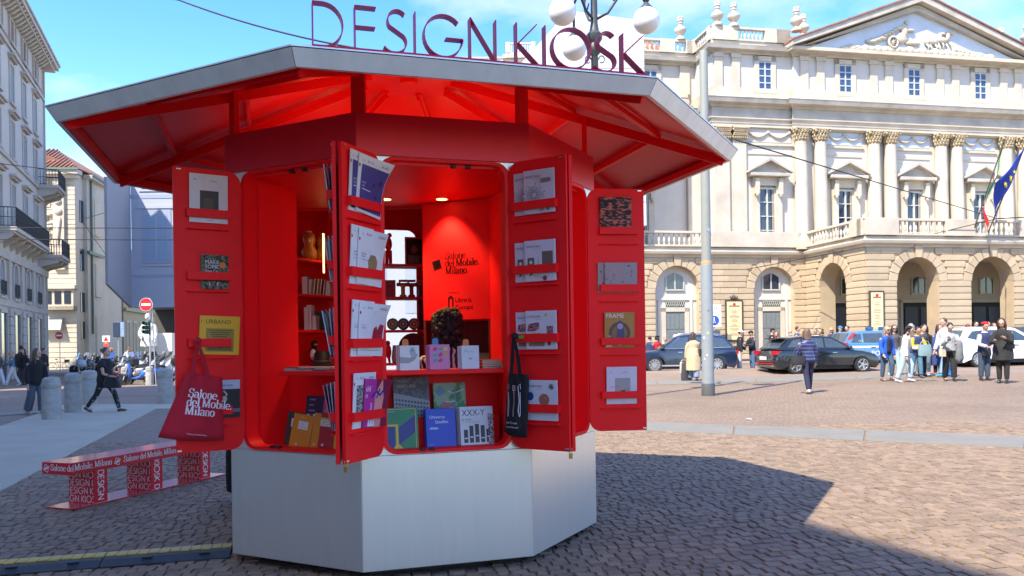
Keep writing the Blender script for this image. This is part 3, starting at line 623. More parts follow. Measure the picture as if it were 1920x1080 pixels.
for c in (-4.6, 0, 4.6):
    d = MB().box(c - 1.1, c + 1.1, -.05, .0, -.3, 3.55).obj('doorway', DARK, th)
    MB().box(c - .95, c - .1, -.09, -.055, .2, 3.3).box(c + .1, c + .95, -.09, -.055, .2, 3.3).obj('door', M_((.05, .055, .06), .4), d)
    MB().box(c - 1.25, c - 1.1, -.12, 0, -.3, 3.7).box(c + 1.1, c + 1.25, -.12, 0, -.3, 3.7).box(c - 1.25, c + 1.25, -.12, 0, 3.56, 3.75).obj('door_surround', LIME, th)
    o = MB().prism([(c - .42, 4.1)] + [(c - .42 + .84 * k / 8, 4.85 + .22 * sin(pi * k / 8)) for k in range(9)] + [(c + .42, 4.1)], 0, .04, XZ).obj('lunette_window', DKG, th)
    MB().box(c - .03, c + .03, -.08, -.045, 4.1, 5.05).box(c - .5, c - .42, -.09, 0, 4.1, 5.0).box(c + .42, c + .5, -.09, 0, 4.1, 5.0).box(c - .5, c + .5, -.09, 0, 4.02, 4.1).obj('frame', WFR, o)
MB().box(-7.26, 7.26, PY, 0, -.5, .42).obj('portico_floor', LIME, th)
# string course, terrace balustrade
def band(name, path, prof, m, parent=th):
    """profile (out, z) swept along path points ((x, y), outward normal)"""
    mb = MB(); mb.loft([[(x + nx * o, y + ny * o, z) for o, z in prof] for (x, y), (nx, ny) in path]); return mb.obj(name, m, parent)
q2 = 1.0
pth = [((-24, 0), (0, -1)), ((-7.26, 0), (-1, -1)), ((-7.26, PY), (-1, -1)), ((7.26, PY), (1, -1)), ((7.26, 0), (1, -1)), ((24, 0), (0, -1))]
band('string_course', pth, [(-.1, 6.12), (.06, 6.12), (.10, 6.22), (.30, 6.30), (.34, 6.42), (.34, 6.46), (.12, 6.52), (.05, 6.72), (-.1, 6.72)], LIME)
BALP = [(.055, 0), (.06, .03), (.035, .06), (.05, .12), (.085, .22), (.06, .34), (.03, .46), (.05, .53), (.045, .57), (.06, .6)]
def balustrade(A, B, z, h, n, ends=.5, m=LIME, parent=th, mid=()):
    A, B = Vector((*A, 0)), Vector((*B, 0)); d = (B - A); ln = d.length; ex = d / ln; M = fr((A.x, A.y, z), ex, (-ex.y, ex.x, 0), (0, 0, 1))
    o = MB().box(0, ln, -.13, .13, h - .13, h, M).box(0, ln, -.12, .12, 0, .10, M).obj('rail', m, parent, bevel=.02)
    mb = MB(); ped = [(0, ends), (ln - ends, ln)] + [tuple(q) for q in mid]
    for a, b in ped: MB().box(a, b, -.15, .15, .0, h + .01, M).obj('pedestal', m, parent, bevel=.015)
    mb = MB(); cnt = 0
    for i in range(n):
        x = (i + .5) / n * ln
        if any(a - .05 < x < b + .05 for a, b in ped): continue
        mb.lathe([(r, .10 + zz / .6 * (h - .23)) for r, zz in BALP], 6, M @ T(x, 0, 0)); cnt += 1
    if cnt: mb.obj('balusters', m, o, True, kind='stuff')
balustrade((-24, -.1), (-7.36, -.1), 6.70, .86, 56, .5, mid=((6.6, 7.0), (10.9, 16.6)))
balustrade((-7.36, -.1), (-7.36, PY - .1), 6.70, .86, 18, .45, mid=((4.4, 5.4),))
balustrade((-7.36, PY - .1), (7.36, PY - .1), 6.70, .86, 48, 1.85, mid=((4.55, 6.3), (8.95, 10.7)))
balustrade((7.36, PY - .1), (7.36, -.1), 6.70, .86, 18, .45)
MB().box(-7.2, 7.2, PY + .1, .3, 6.5, 6.68).obj('terrace_floor', LIME, th)
# upper storeys: main floor, entablature, attic
[MB().box(*q).obj('upper_wall', STUC, th) for q in ((-12.62, 12.62, .35, 1.2, 6.6, 18.0), (-19, -12.6, 2.75, 3.4, 6.6, 18.0), (-12.62, -12.3, 1.2, 3, 6.6, 18), (12.62, 24, 2.75, 3.4, 6.6, 18.0))]
MB().box(-24, -12.3, 0.2, 2.8, 6.3, 6.7).obj('terrace_floor', LIME, th)
upth = lambda f, c=0: [((-19, 2.75 - f), (0, -1)), ((-12.62, 2.75 - f), (-.2, -1)), ((-12.62 - f, .35 - f), (-1, -1)), ((-7.8, .35 - f), (-.3, -1)), ((-7.8, .15 - f), (-1, -1)), ((7.8, .15 - f), (1, -1)), ((7.8, .35 - f), (.3, -1)), ((12.62 + f, .35 - f), (1, -1)), ((12.62, 2.75), (0, -1)), ((24, 2.75), (0, -1))]
band('architrave', upth(0), [(-.2, 13.55), (.16, 13.55), (.16, 13.72), (.20, 13.74), (.20, 13.90), (.30, 13.98), (.30, 14.04), (-.2, 14.04)], LIME)
band('frieze', upth(0), [(-.2, 14.04), (.14, 14.04), (.14, 14.62), (-.2, 14.62)], LIMD)
band('cornice', upth(0), [(-.2, 14.62), (.2, 14.62), (.28, 14.74), (.60, 14.80), (.66, 14.98), (.70, 15.06), (.62, 15.10), (-.2, 15.16)], LIMD)
band('attic_plinth', upth(0), [(-.2, 15.14), (.12, 15.14), (.12, 15.78), (-.2, 15.78)], LIME)
band('attic_cornice', upth(0), [(-.2, 17.68), (.12, 17.68), (.16, 17.78), (.44, 17.84), (.48, 18.0), (.50, 18.06), (-.2, 18.10)], LIMD)
band('parapet_base', upth(0), [(-.2, 18.08), (.08, 18.08), (.08, 18.42), (-.2, 18.42)], LIME)
# paired columns and pilasters
def capital(c, y, z, r, parent, flat=False):
    mb = MB()
    if flat: mb.box(c - r, c + r, y - .12, y + .15, z, z + .68)
    else: mb.lathe([(r * .98, z - .02), (r * .95, z + .3), (r * 1.25, z + .66)], 10, T(c, y, 0))
    for row, (zz, sz, off) in enumerate(((.02, .26, 0), (.22, .26, .5), (.44, .22, 0))):
        for k in range(8):
            a = -pi * (k + off) / 7.0; q = r * (1.02 + .10 * row)
            x = c + (q * cos(a) if not flat else r * (1.05 - 2.1 * (k + off) / 7)); yy = y + (q * sin(a) if not flat else -.14 - .05 * row)
            if flat and x < c - r * 1.1: continue
            mb.ball((x, yy, z + zz + sz * .45), (.085, .075, sz * .5), 6, 4); mb.ball((x + .0, yy - .05, z + zz + sz * .85), (.07, .07, .05), 5, 3)
    for sx in (-1, 1): mb.ball((c + sx * r * 1.22, y - r * (.9 if not flat else .3), z + .58), (.10, .10, .10), 6, 4)
    mb.obj('capital', CAPM, parent, 50)
    MB().box(c - r * 1.4, c + r * 1.4, y - r * 1.2 if not flat else y - .24, y + .2, z + .67, z + .74).obj('abacus', LIME, parent)
for c in (-7.42, -6.19, -2.75, -1.68, 1.7, 2.76, 6.19, 7.42):
    y = .05
    o = MB().lathe([(.385, 7.35), (.385, 9.2), (.33, 12.78)], 16, T(c, y, 0)).obj('column', STUC if False else LIME, th, 40)
    MB().lathe([(.50, 7.0), (.50, 7.12), (.46, 7.2), (.43, 7.28), (.39, 7.36)], 16, T(c, y, 0)).box(c - .52, c + .52, y - .52, y + .4, 6.6, 7.0).obj('base', LIME, o, 40)
    capital(c, y, 12.80, .34, o)
for c in (-12.15, -11.12, 11.12, 12.15):
    o = MB().box(c - .40, c + .40, .18, .36, 7.3, 12.82).obj('pilaster', LIME, th)
    MB().box(c - .48, c + .48, .10, .36, 6.6, 7.3).obj('base', LIME, o, bevel=.03); capital(c, .24, 12.80, .40, o, True)
for c in (-12.3, -11.25, -7.12, -6.1, -2.68, -1.68, 1.75, 2.78, 6.1, 7.12, 11.25, 12.3):
    ya = .35 if abs(c) > 7.8 else .15
    MB().box(c - .24, c + .24, ya - .12, ya + .25, 15.78, 17.66).box(c - .30, c + .30, ya - .17, ya + .25, 17.44, 17.67).obj('attic_pilaster', LIME, th)
for c in (-14.9 + 1.6,): MB().box(c - .3, c + .3, 2.6, 2.8, 15.8, 17.66).obj('attic_pilaster', LIME, th)
# attic wall skin in front of the central bay, windows
MB().box(-7.75, 7.75, .15, .36, 15.7, 17.8).box(-7.75, 7.75, .15, .36, 13.5, 15.2).obj('attic_wall', STUC, th)
def attic_window(c, y):
    o = MB().box(c - .40, c + .40, y - .04, y + .02, 15.70, 17.34).obj('attic_window', DKG, th)
    for sx in (-1, 1):
        for k in range(4): MB().box(c + sx * .20 - .155, c + sx * .20 + .155, y - .052, y - .041, 15.76 + k * .39, 15.76 + k * .39 + .33).obj('pane', mat('sky_glass', (.04, .07, .15), .05, spec=.8), o)
    MB().box(c - .66, c - .40, y - .10, y + .02, 15.5, 17.62).box(c + .40, c + .66, y - .10, y + .02, 15.5, 17.62).box(c - .66, c + .66, y - .10, y + .02, 17.34, 17.62).box(c - .7, c + .7, y - .13, y + .02, 15.5, 15.7).obj('surround', LIME, o)
    mb = MB().box(c - .04, c + .04, y - .085, y - .04, 15.7, 17.34).box(c - .40, c - .355, y - .085, y - .04, 15.7, 17.34).box(c + .355, c + .40, y - .085, y - .04, 15.7, 17.34)
    for k in range(5): mb.box(c - .355, c - .04, y - .08, y - .04, 15.7 + k * .39, 15.76 + k * .39).box(c + .04, c + .355, y - .08, y - .04, 15.7 + k * .39, 15.76 + k * .39)
    mb.obj('frame', WFR, o)
for c in (-4.5, 0, 4.5): attic_window(c, .15)
for c in (-9.45, 9.45): attic_window(c, .35)
attic_window(-15.4, 2.75)
def main_window(c, y, open_=False):
    o = MB().box(c - .52, c + .52, y - .03, y + .02, 6.9, 10.15).obj('window', DKG, th)
    mb = MB().box(c - .045, c + .045, y - .12, y - .03, 6.9, 10.15).box(c - .52, c - .44, y - .12, y - .03, 6.9, 10.15).box(c + .44, c + .52, y - .12, y - .03, 6.9, 10.15).box(c - .44, c - .045, y - .12, y - .03, 10.05, 10.15).box(c + .045, c + .44, y - .12, y - .03, 10.05, 10.15)
    for k in range(1, 4): mb.box(c - .44, c - .045, y - .11, y - .03, 6.9 + k * .8, 6.95 + k * .8).box(c + .045, c + .44, y - .11, y - .03, 6.9 + k * .8, 6.95 + k * .8)
    mb.obj('frame', WFR, o)
    sh = MB().box(c + .30, c + .56, y - .10, y - .06, 7.0, 10.1); s2 = sh.obj('shutter', mat('brown_shutter', (.30, .24, .17), .7), o)
    mb = MB().box(c - .88, c - .52, y - .22, y + .02, 6.7, 10.25).box(c + .52, c + .88, y - .22, y + .02, 6.7, 10.25).box(c - .88, c + .88, y - .22, y + .02, 10.25, 10.72)
    mb.obj('surround', LIME, o)
    for sx in (-1, 1): MB().box(c + sx * .72 - .12, c + sx * .72 + .12, y - .42, y - .22, 9.75, 10.62).ball((c + sx * .72, y - .36, 9.75), (.11, .1, .2), 8, 6).obj('console', LIME, o)
    MB().box(c - 1.22, c + 1.22, y - .58, y + .02, 10.72, 10.92).obj('window_cornice', LIMD, o, bevel=.03)
    mb = MB().prism([(c - 1.30, 10.93), (c + 1.30, 10.93), (c, 11.62)], -y + .0, -y + .28, XZ)
    for sx in (-1, 1):
        mb.prism([(c + sx * 1.36, 10.93), (c + sx * 1.36, 11.02), (c, 11.76), (c, 11.60)], -y + .28, -y + .62, XZ)
    mb.obj('window_pediment', LIMD, o)
for c in (-4.5, 0, 4.5, 9.45): main_window(c, .35)
main_window(-9.45, .35); main_window(-16.2, 2.75)
# panels with garlands between the capitals
for c, hw, ya, col in ((-9.3, 1.45, .35, STUC), (-4.5, 1.15, .35, PALEB), (0, 1.15, .35, PALEB), (4.5, 1.15, .35, PALEB), (9.3, 1.45, .35, STUC)):
    MB().box(c - hw, c + hw, ya - .03, ya, 12.75, 13.45).obj('frieze_panel', col, th)
    MB().box(c - hw - .1, c + hw + .1, ya - .10, ya, 12.55, 12.68).box(c - hw, c + hw, ya - .05, ya, 12.05, 12.12).obj('moulding', LIME, th)
    mb = MB()
    for k in range(2):
        a, b = c - hw * .9 + k * hw * .9, c + k * hw * .9
        mb.tube([(a + (b - a) * t / 8, ya - .07, 13.32 - .30 * sin(pi * t / 8)) for t in range(9)], [.045 + .045 * sin(pi * t / 8) for t in range(9)], 6)
        mb.ball((a, ya - .06, 13.3), .11, 6, 4)
    mb.ball((c + hw * .9, ya - .06, 13.3), .11, 6, 4).obj('garland', LIME, th, True)
# pediment
zP = 18.06
MB().prism([(-7.2, zP), (7.2, zP), (0, 20.75)], -.35, .02, XZ).obj('tympanum', PALEB, th)
for sx in (-1, 1):
    mb = MB(); a = [(sx * 8.25, 18.02), (sx * 8.25, 18.30), (0, 21.42), (0, 21.02)]
    mb.prism(a, -.35, .70, XZ); mb.prism([(sx * 7.6, 18.06), (sx * 7.3, 18.2), (0, 20.98), (0, 20.62)], -.35, .32, XZ); mb.obj('raking_cornice', LIMD, th)
    MB().prism([(sx * 8.3, 18.30), (sx * 8.3, 18.38), (0, 21.52), (0, 21.42)], -4.0, .78, XZ).obj('pediment_roof', TILE, th)
MB().box(-8.2, 8.2, -.50, .2, 17.86, 18.05).obj('pediment_sill', LIME, th)
mb = MB(); rnd = random.Random(3)
def bl(x, z, rx, rz, y=-.10, ry=.14): mb.ball((x, y, z), (rx, ry, rz), 8, 6)
for x, h in [(-4.6 + k * .42, .13 + .10 * abs(sin(k * 1.7))) for k in range(24)]: bl(x, 18.2 + h * .6 * max(.3, 1 - abs(x) / 7), .34, h * 1.1)
for x in (-2.9, -2.6, -2.3): bl(x, 18.72 + (x + 2.9) * .35, .42, .13)
for k in range(9): bl(-2.7 + k * .22, 18.75 + k * .115, .20, .08)
mb.ring([(-1.55 + .33 * cos(i * pi / 10), 18.72 + .36 * sin(i * pi / 10)) for i in range(20)], [(-1.55 + .24 * cos(i * pi / 10), 18.72 + .27 * sin(i * pi / 10)) for i in range(20)], .1, .26, XZ)
for k in range(4): a = k * pi / 4; mb.tube([(-1.55 + .28 * cos(a), -.18, 18.72 + .3 * sin(a)), (-1.55 - .28 * cos(a), -.18, 18.72 - .3 * sin(a))], .03, 5)
bl(-1.0, 18.95, .5, .26); bl(-.75, 19.45, .24, .42); bl(-.6, 19.95, .13, .15); bl(-1.0, 19.6, .32, .12); bl(-.35, 19.5, .3, .10); bl(-.95, 19.05, .35, .30); bl(-.2, 18.75, .55, .12)
for ox in (0, .55):                                                            # two horses drawing the chariot
    bl(1.15 + ox, 18.95 + ox * .2, .48, .20); bl(.75 + ox, 18.93 + ox * .2, .22, .22); bl(1.6 + ox, 19.2 + ox * .2, .15, .30); bl(1.8 + ox, 19.42 + ox * .15, .20, .09)
    for lx, lz in ((1.5, 18.65), (1.75, 18.75), (.75, 18.6), (.95, 18.55)): mb.tube([(lx + ox - .05, -.12, lz + .2), (lx + ox + .1, -.14, lz), (lx + ox + .02, -.14, lz - .2)], [.07, .05, .04], 6)
for k in range(7): bl(2.6 + k * .3, 18.5 - k * .03, .26, .12)
bl(-3.9, 18.33, .4, .13)
mb.obj('tympanum_relief', LIME, th, True)
# roof balustrade, urns, tiled roofs
zu = 18.40
balustrade((-12.66, .32), (-7.9, .32), zu, .78, 20, 1.55, mid=((3.9, 4.76),)); balustrade((7.9, .32), (12.66, .32), zu, .78, 20, 1.0)
balustrade((-19, 2.7), (-12.66, 2.7), zu, .78, 22, .5, mid=((4.2, 5.1), (5.8, 6.3))); balustrade((-12.66, 2.7), (-12.66, .32), zu, .78, 9, .35)
URN = [(.30, 0), (.30, .1), (.18, .2), (.12, .28), (.2, .36), (.33, .52), (.36, .66), (.30, .76), (.16, .84), (.12, .96), (.17, 1.02), (.14, 1.1), (.19, 1.18), (.13, 1.34), (.02, 1.42)]
def urn(x, y):
    o = MB().lathe([(r, z * .95) for r, z in URN], 12, T(x, y, zu + .79)).obj('urn', LIME, th, 50)
    mb = MB()
    for k in range(6): a = k * pi / 3; mb.tube([(x + .10 * cos(a), y + .1 * sin(a), zu + 1.95), (x + .15 * cos(a), y + .15 * sin(a), zu + 2.1), (x + .09 * cos(a), y + .09 * sin(a), zu + 2.2)], [.05, .055, .02], 5)
    mb.obj('flame', LIME, o)
for x, y in ((-12.3, .32), (-11.3, .32), (-7.42, .32), (-6.45, .32 + .9), (7.0, 1.2), (8.0, .32), (-13.5, 2.7)): urn(x, y)
def hip_roof(x0, x1, y0, y1, z0, z1, name='tiled_roof'):
    mb = MB(); my = (y0 + y1) / 2; q = (y1 - y0) / 2
    mb.add([(x0, y0, z0), (x1, y0, z0), (x1, y1, z0), (x0, y1, z0), (x0 + q, my, z1), (x1 - q, my, z1)], [(0, 1, 5, 4), (1, 2, 5), (2, 3, 4, 5), (3, 0, 4)])
    o = mb.obj(name, TILE, th); mb = MB(); n = int((x1 - x0) / .34)
    for i in range(n):                                                        # rounded cover tiles down the front slope
        x = x0 + (i + .5) * (x1 - x0) / n; t = min(1, (x - x0) / q, (x1 - x) / q)
        mb.tube([(x, y0 - .05, z0 + .03), (x, y0 + (my - y0) * t, z0 + (z1 - z0) * t + .03)], .09, 5)
    mb.obj('tile_rows', TILE, o, True, kind='stuff')
hip_roof(-18.8, -10.5, 5, 12, 18.3, 21.6); hip_roof(-9.6, 9.6, 3.2, 13, 18.5, 22.0)
MB().box(-18.9, 23.5, 3.45, 14, 6, 18.2).obj('rear_mass', STUC, th)
# downpipe, posters, flags
MB().tube([(-13.25, 2.6, 15.2), (-13.25, 2.6, 7.6)], .06, 8).tube([(-13.25, 2.6, 15.0), (-13.05, 2.4, 15.5), (-13.2, 2.3, 15.9)], .07, 8).obj('downpipe', mat('copper_pipe', (.25, .2, .15), .6), th)
GILT = mat('poster_paper', (.72, .60, .33), .7, var=.06)
def poster(lx, ly, z0, wd, ht, Mx, label):
    o = MB().box(-wd / 2, wd / 2, -.05, .02, 0, ht).obj('theatre_poster', mat('dark_bronze', (.07, .05, .035), .5)); o.matrix_world = Mx @ T(lx, ly, z0); tag(o, label, 'poster')
    MB().box(-wd / 2 + .09, wd / 2 - .09, -.065, -.05, .09, ht - .09).obj('sheet', GILT, o)
    mb = MB(); rnd = random.Random(4)
    for k in range(24):
        l_ = rnd.uniform(.1, wd / 2 - .2); z = ht - .55 - k * (ht - .8) / 24
        if k % 4: mb.box(-l_, l_, -.0665, -.0655, z, z + .028)
    mb.box(-wd / 2 + .2, wd / 2 - .2, -.0665, -.0655, ht - .38, ht - .30).obj('print', M_((.25, .14, .08)), o); MB().ball((0, -.066, ht - .24), (.09, .004, .09), 10, 6).obj('crest', M_((.5, .03, .03)), o)
    return o
TM = T(SLC.x, SLC.y, 0) @ Rz(SL_A)
o = poster(-11.75, -.08, 1.45, 1.06, 2.3, TM, 'gilded theatre bill in a bronze frame between two arched doors')
mb = MB().ball((0, -.05, 2.4), (.22, .06, .09), 8, 5)
for k in range(5): mb.tube([(-.16 + k * .08, -.05, 2.4), (-.24 + k * .12, -.06, 2.6 - .05 * abs(k - 2))], [.05, .02], 6)
mb.obj('crown_ornament', mat('dark_bronze', (.07, .05, .035), .5), o)
poster(-6.75, PY - .09, 1.2, .85, 2.7, TM, 'tall yellow theatre bill on the corner pier of the portico')
o = MB().box(-.55, .55, -.06, .02, 0, 1.9).obj('notice_case', mat('dark_bronze', (.07, .05, .035), .5)); o.matrix_world = TM @ T(-6.1, -.06, 1.5); tag(o, 'framed notice case inside the side arch of the portico', 'notice case')
MB().box(-.47, .47, -.07, -.06, .08, 1.82).obj('pane', DKG, o); MB().box(-.3, .1, -.08, -.07, .9, 1.7).obj('sheet', GILT, o)
def flag(s0, cols, label, lean, drop, stars=False):
    o = thing('flag', label, 'flag', tuple(TM @ Vector((s0, PY - .15, 6.9))), SL_A)
    top = Vector((lean, -1.5, 4.3)); MB().tube([(0, 0, 0), tuple(top)], .035, 8).ball(tuple(top), .07, 8, 6).obj('pole', M_((.06, .055, .05)), o)
    n, m = 14, 9; mb = MB(); W, H = drop
    for ci, c in enumerate(cols):
        vs = []; fs = []
        for i in range(n + 1):
            for j in range(m + 1):
                t = i / n; q = (ci + j / m) / len(cols); p = top * (1 - .45 * q)
                vs.append((p.x - W * t * (1 - .3 * q) + .10 * sin(6 * t + 3 * q), p.y + .22 * sin(7 * t + 4 * q) * (.3 + t), p.z - .1 - H * t * (1 + .1 * q) + .05 * sin(5 * q + 3 * t)))
        for i in range(n):
            for j in range(m): k = i * (m + 1) + j; fs.append((k, k + 1, k + m + 2, k + m + 1))
        q = MB().add(vs, fs).obj('cloth', M_(c, .8), o, True); s_ = q.modifiers.new('thick', 'SOLIDIFY'); s_.thickness = .012
        if stars:
            mb = MB()
            for k in range(5):
                a = k * .7; vv = Vector(vs[(5 + k) * (m + 1) + 3 + (k % 2)]); r5 = .11
                mb.prism([((r5 if i % 2 == 0 else r5 * .42) * sin(i * pi / 5), (r5 if i % 2 == 0 else r5 * .42) * cos(i * pi / 5)) for i in range(10)], 0, .02, T(vv.x, vv.y - .06, vv.z) @ XZ)
            mb.obj('stars', M_((.8, .6, .04)), q, kind='stuff')
flag(-.25, [(.012, .045, .34)], 'blue flag with yellow stars hanging from a balcony pole', .95, (1.6, 1.9), True)
flag(-1.15, [(.02, .26, .08), (.75, .75, .75), (.55, .02, .02)], 'green, white and red flag behind the blue flag', .55, (.7, 2.2))
print('blocks', nblk)
# ------------------------------------------------------------------ the buildings on the left
GST = mat('grey_stone', (.44, .405, .355), .85, var=.12, scale=.8, bump=.2, bscale=10)
GSTL = mat('light_render', (.52, .48, .42), .85, var=.07, scale=.6)
BRN = mat('brown_panel', (.30, .20, .14), .8, var=.2, scale=2)
IRON = mat('wrought_iron', (.02, .022, .024), .5); SHUT = mat('grey_blue_shutter', (.22, .25, .27), .6, var=.1); COPP = mat('copper_green', (.13, .19, .15), .6)
CRM = mat('cream_stone', (.62, .54, .42), .85, var=.10, scale=.8, bump=.2, bscale=10); CRM2 = mat('cream_render', (.52, .47, .38), .85, var=.06, scale=.5)
def railing(name, path, z, h, parent, step=.16):
    mb = MB(); o = MB()
    for a, b in zip(path, path[1:]):
        A, B = Vector(a), Vector(b); n = max(1, int((B - A).length / step))
        for zz in (z + .06, z + h * .5, z + h): o.tube([(A.x, A.y, zz), (B.x, B.y, zz)], .03 if zz > z + .8 else .018, 5)
        for i in range(n + 1):
            p = A.lerp(B, i / n); mb.tube([(p.x, p.y, z), (p.x, p.y, z + h)], .016, 4)
            if i < n and i % 2 == 0:
                q = A.lerp(B, (i + 1) / n); mb.tube([(q.x + .05 * cos(t), q.y + .05 * cos(t) * 0 - .0, z + h * .72 + .1 * sin(t)) for t in [k * pi / 4 for k in range(9)]], .014, 4)
    r = o.obj(name, IRON, parent); mb.obj('bars', IRON, r, kind='stuff'); return r
def balcony(bd, x0, x1, z, dep=1.1, h=1.05):
    o = MB().box(x0, x1, -dep, 0, z - .22, z).box(x0 + .08, x1 - .08, -dep + .12, 0, z - .34, z - .22).obj('balcony', GST, bd, bevel=.02)
    n = max(2, int((x1 - x0) / 1.6))
    for i in range(n + 1):
        x = x0 + .25 + (x1 - x0 - .5) * i / n
        MB().prism([(-dep + .2, z - .35), (0, z - .35), (0, z - 1.0), (-.25, z - .8), (-dep + .35, z - .55)], x - .14, x + .14, YZ).obj('bracket', GST, o)
    railing('railing', [(x0 + .05, 0), (x0 + .05, -dep + .05), (x1 - .05, -dep + .05), (x1 - .05, 0)], z, h, o)
def wtall(bd, x, z0, z1, hw, y=0.0, arch=False, hood=True, m=GST, shut=True):
    o = MB()
    if arch: o.prism([(x - hw, z0), (x + hw, z0)] + [(x + hw * cos(pi * k / 8), z1 - hw + hw * sin(pi * k / 8)) for k in range(9)], -.12, -.05, T(0, y, 0) @ XZ)
    else: o.box(x - hw, x + hw, y + .04, y + .12, z0, z1)
    o = o.obj('window', DKG, bd)
    s = MB().box(x - hw - .16, x - hw, y - .07, y + .14, z0 - .1, z1 - (hw if arch else 0)).box(x + hw, x + hw + .16, y - .07, y + .14, z0 - .1, z1 - (hw if arch else 0))
    if arch: s.prism([(x + (hw + .16) * cos(pi * k / 8), z1 - hw + (hw + .16) * sin(pi * k / 8)) for k in range(9)] + [(x - hw * cos(pi * k / 8), z1 - hw + hw * sin(pi * k / 8)) for k in range(9)], -.14, .07, T(0, y, 0) @ XZ)
    else: s.box(x - hw - .16, x + hw + .16, y - .07, y + .14, z1, z1 + .2)
    s.obj('surround', m, o)
    MB().box(x - hw - .22, x + hw + .22, y - .16, y + .05, z0 - .22, z0 - .1).obj('sill', m, o)
    if hood: MB().box(x - hw - .34, x + hw + .34, y - .36, y + .02, z1 + .42, z1 + .56).box(x - hw - .26, x + hw + .26, y - .22, y + .02, z1 + .30, z1 + .42).obj('hood', m, o)
    MB().box(x - .035, x + .035, y + .0, y + .05, z0, z1).box(x - hw, x + hw, y + .01, y + .05, z0 + (z1 - z0) * .62, z0 + (z1 - z0) * .62 + .06).obj('frame', SHUT, o)
    if shut:
        for sx in (-1, 1): MB().box(x + sx * hw * .5 - hw * .42, x + sx * hw * .5 + hw * .42, y - .01, y + .03, z0 + .05, z1 - .08).obj('shutter', SHUT, o)
# frame of the long facade: x runs away from the camera, y into the building
LBO = (-32.7, 57.0, zg(-32.7)); LBA = atan2(.9345, -.356)
def left_building(x0, x1, label, shown, eave=21.9):
    bd = thing('apartment_building' if shown else 'town_house', label, 'building', LBO if shown else (LBO[0] - .75, LBO[1] - .29, LBO[2]), LBA)
    MB().box(x0, x1, .0, 14, -.5, 21.2).obj('wall', GSTL, bd)
    nb = MB().box(x0, x1 + .05, -.14, 0, 4.15, 4.55).box(x0, x1 + .05, -.20, 0, 6.75, 7.2).box(x0, x1 + .03, -.12, 0, 12.55, 12.8).box(x0, x1 + .03, -.12, 0, 19.15, 19.35)
    nb.obj('string_course', GST, bd)
    MB().box(x0, x1 + .02, -.05, 0, 19.35, 21.3).obj('attic_panel', BRN, bd)
    MB().box(x0, x1 + .9, -.9, .4, 21.62, 21.9).box(x0, x1 + .7, -.7, .3, 21.42, 21.62).box(x0, x1 + 1.0, -1.0, .2, 21.9, 22.05).obj('cornice', GST, bd)
    MB().prism([(-1.0, 22.05), (2.5, 22.7), (13, 22.7), (15, 22.05)], x0, x1 + .9, YZ).obj('roof', M_((.12, .13, .14), .6), bd)
    c = [-3.25 - 3.5 * k for k in range(0, 30) if x0 + 1 < -3.25 - 3.5 * k < x1]
    if not shown:
        for x in c:
            for z0, z1 in ((8.6, 11.2), (13, 15), (16.3, 18.2)): wtall(bd, x, z0, z1, .55, hood=False, shut=False)
        return bd
    MB().box(x0, x1 + .03, -.08, .0, -.5, 4.15).box(x0, x1 + .02, -.05, 0, 4.55, 6.75).obj('base_wall', GST, bd)
    for i, x in enumerate(c):
        d = MB().box(x - .75, x + .75, -.105, -.085, -.3, 3.75).obj('shop_opening', mat('dark_shop_glass', (.03, .034, .04), .12), bd)
        MB().box(x - .9, x - .75, -.2, -.02, -.3, 3.9).box(x + .75, x + .9, -.2, -.02, -.3, 3.9).box(x - .9, x + .9, -.2, -.02, 3.75, 3.95).obj('surround', GST, d)
        for z in [.1 + .5 * k for k in range(8)]: MB().box(x + 1.35, x + 2.15, -.24, -.08, z, z + .44).obj('pier_stone', GST, bd)
        MB().box(x + 1.45, x + 2.05, -.18, 0, 4.55, 6.75).obj('pilaster', GST, bd)
        wtall(bd, x, 4.75, 6.65, .55, y=-.06, arch=True, hood=False)
        railing('window_railing', [(x - .6, -.2), (x + .6, -.2)], 4.75, .75, bd, .12)
        wtall(bd, x, 8.5, 11.3, .55); wtall(bd, x, 13.0, 15.0, .5); wtall(bd, x, 16.2, 18.3, .5)
        wtall(bd, x, 19.7, 20.95, .42, y=-.04, hood=False)
        MB().box(x + 1.2, x + 2.3, -.09, -.05, 19.65, 21.0).obj('attic_frame', GST, bd)
        for k in range(6): MB().prism([(-.85, 21.60), (0, 21.60), (0, 20.95), (-.3, 21.1)], x - 1.5 + k * .6, x - 1.5 + k * .6 + .24, YZ).obj('corbel', GST, bd)
    balcony(bd, -14.6, -4.4, 8.35, 1.0); balcony(bd, -2.9, .6, 8.1, 1.5); balcony(bd, -2.6, .5, 12.85, 1.3)
    MB().box(.0, .1, -.12, 2, -.4, 21.3).obj('corner_stone', GST, bd)
    return bd
left_building(-15, 0, 'tall grey stone apartment building with iron balconies at the left edge', True)
left_building(-112, -40.2, 'long shaded stone building lining the square beside the photographer', False)
lw = thing('low_wing', 'low stone wing next to the tall grey apartment building', 'building', LBO, LBA)
MB().box(-27.5, -15.1, .3, 12, -.5, 8.6).obj('wall', GSTL, lw); MB().box(-27.6, -15.1, 0, 12, 8.6, 9.0).obj('roof', GST, lw)
for x in (-17.5, -21, -24.5): wtall(lw, x, 1.0, 3.6, .7, y=.3, hood=False, shut=False); wtall(lw, x, 5.2, 7.4, .6, y=.3, hood=False)
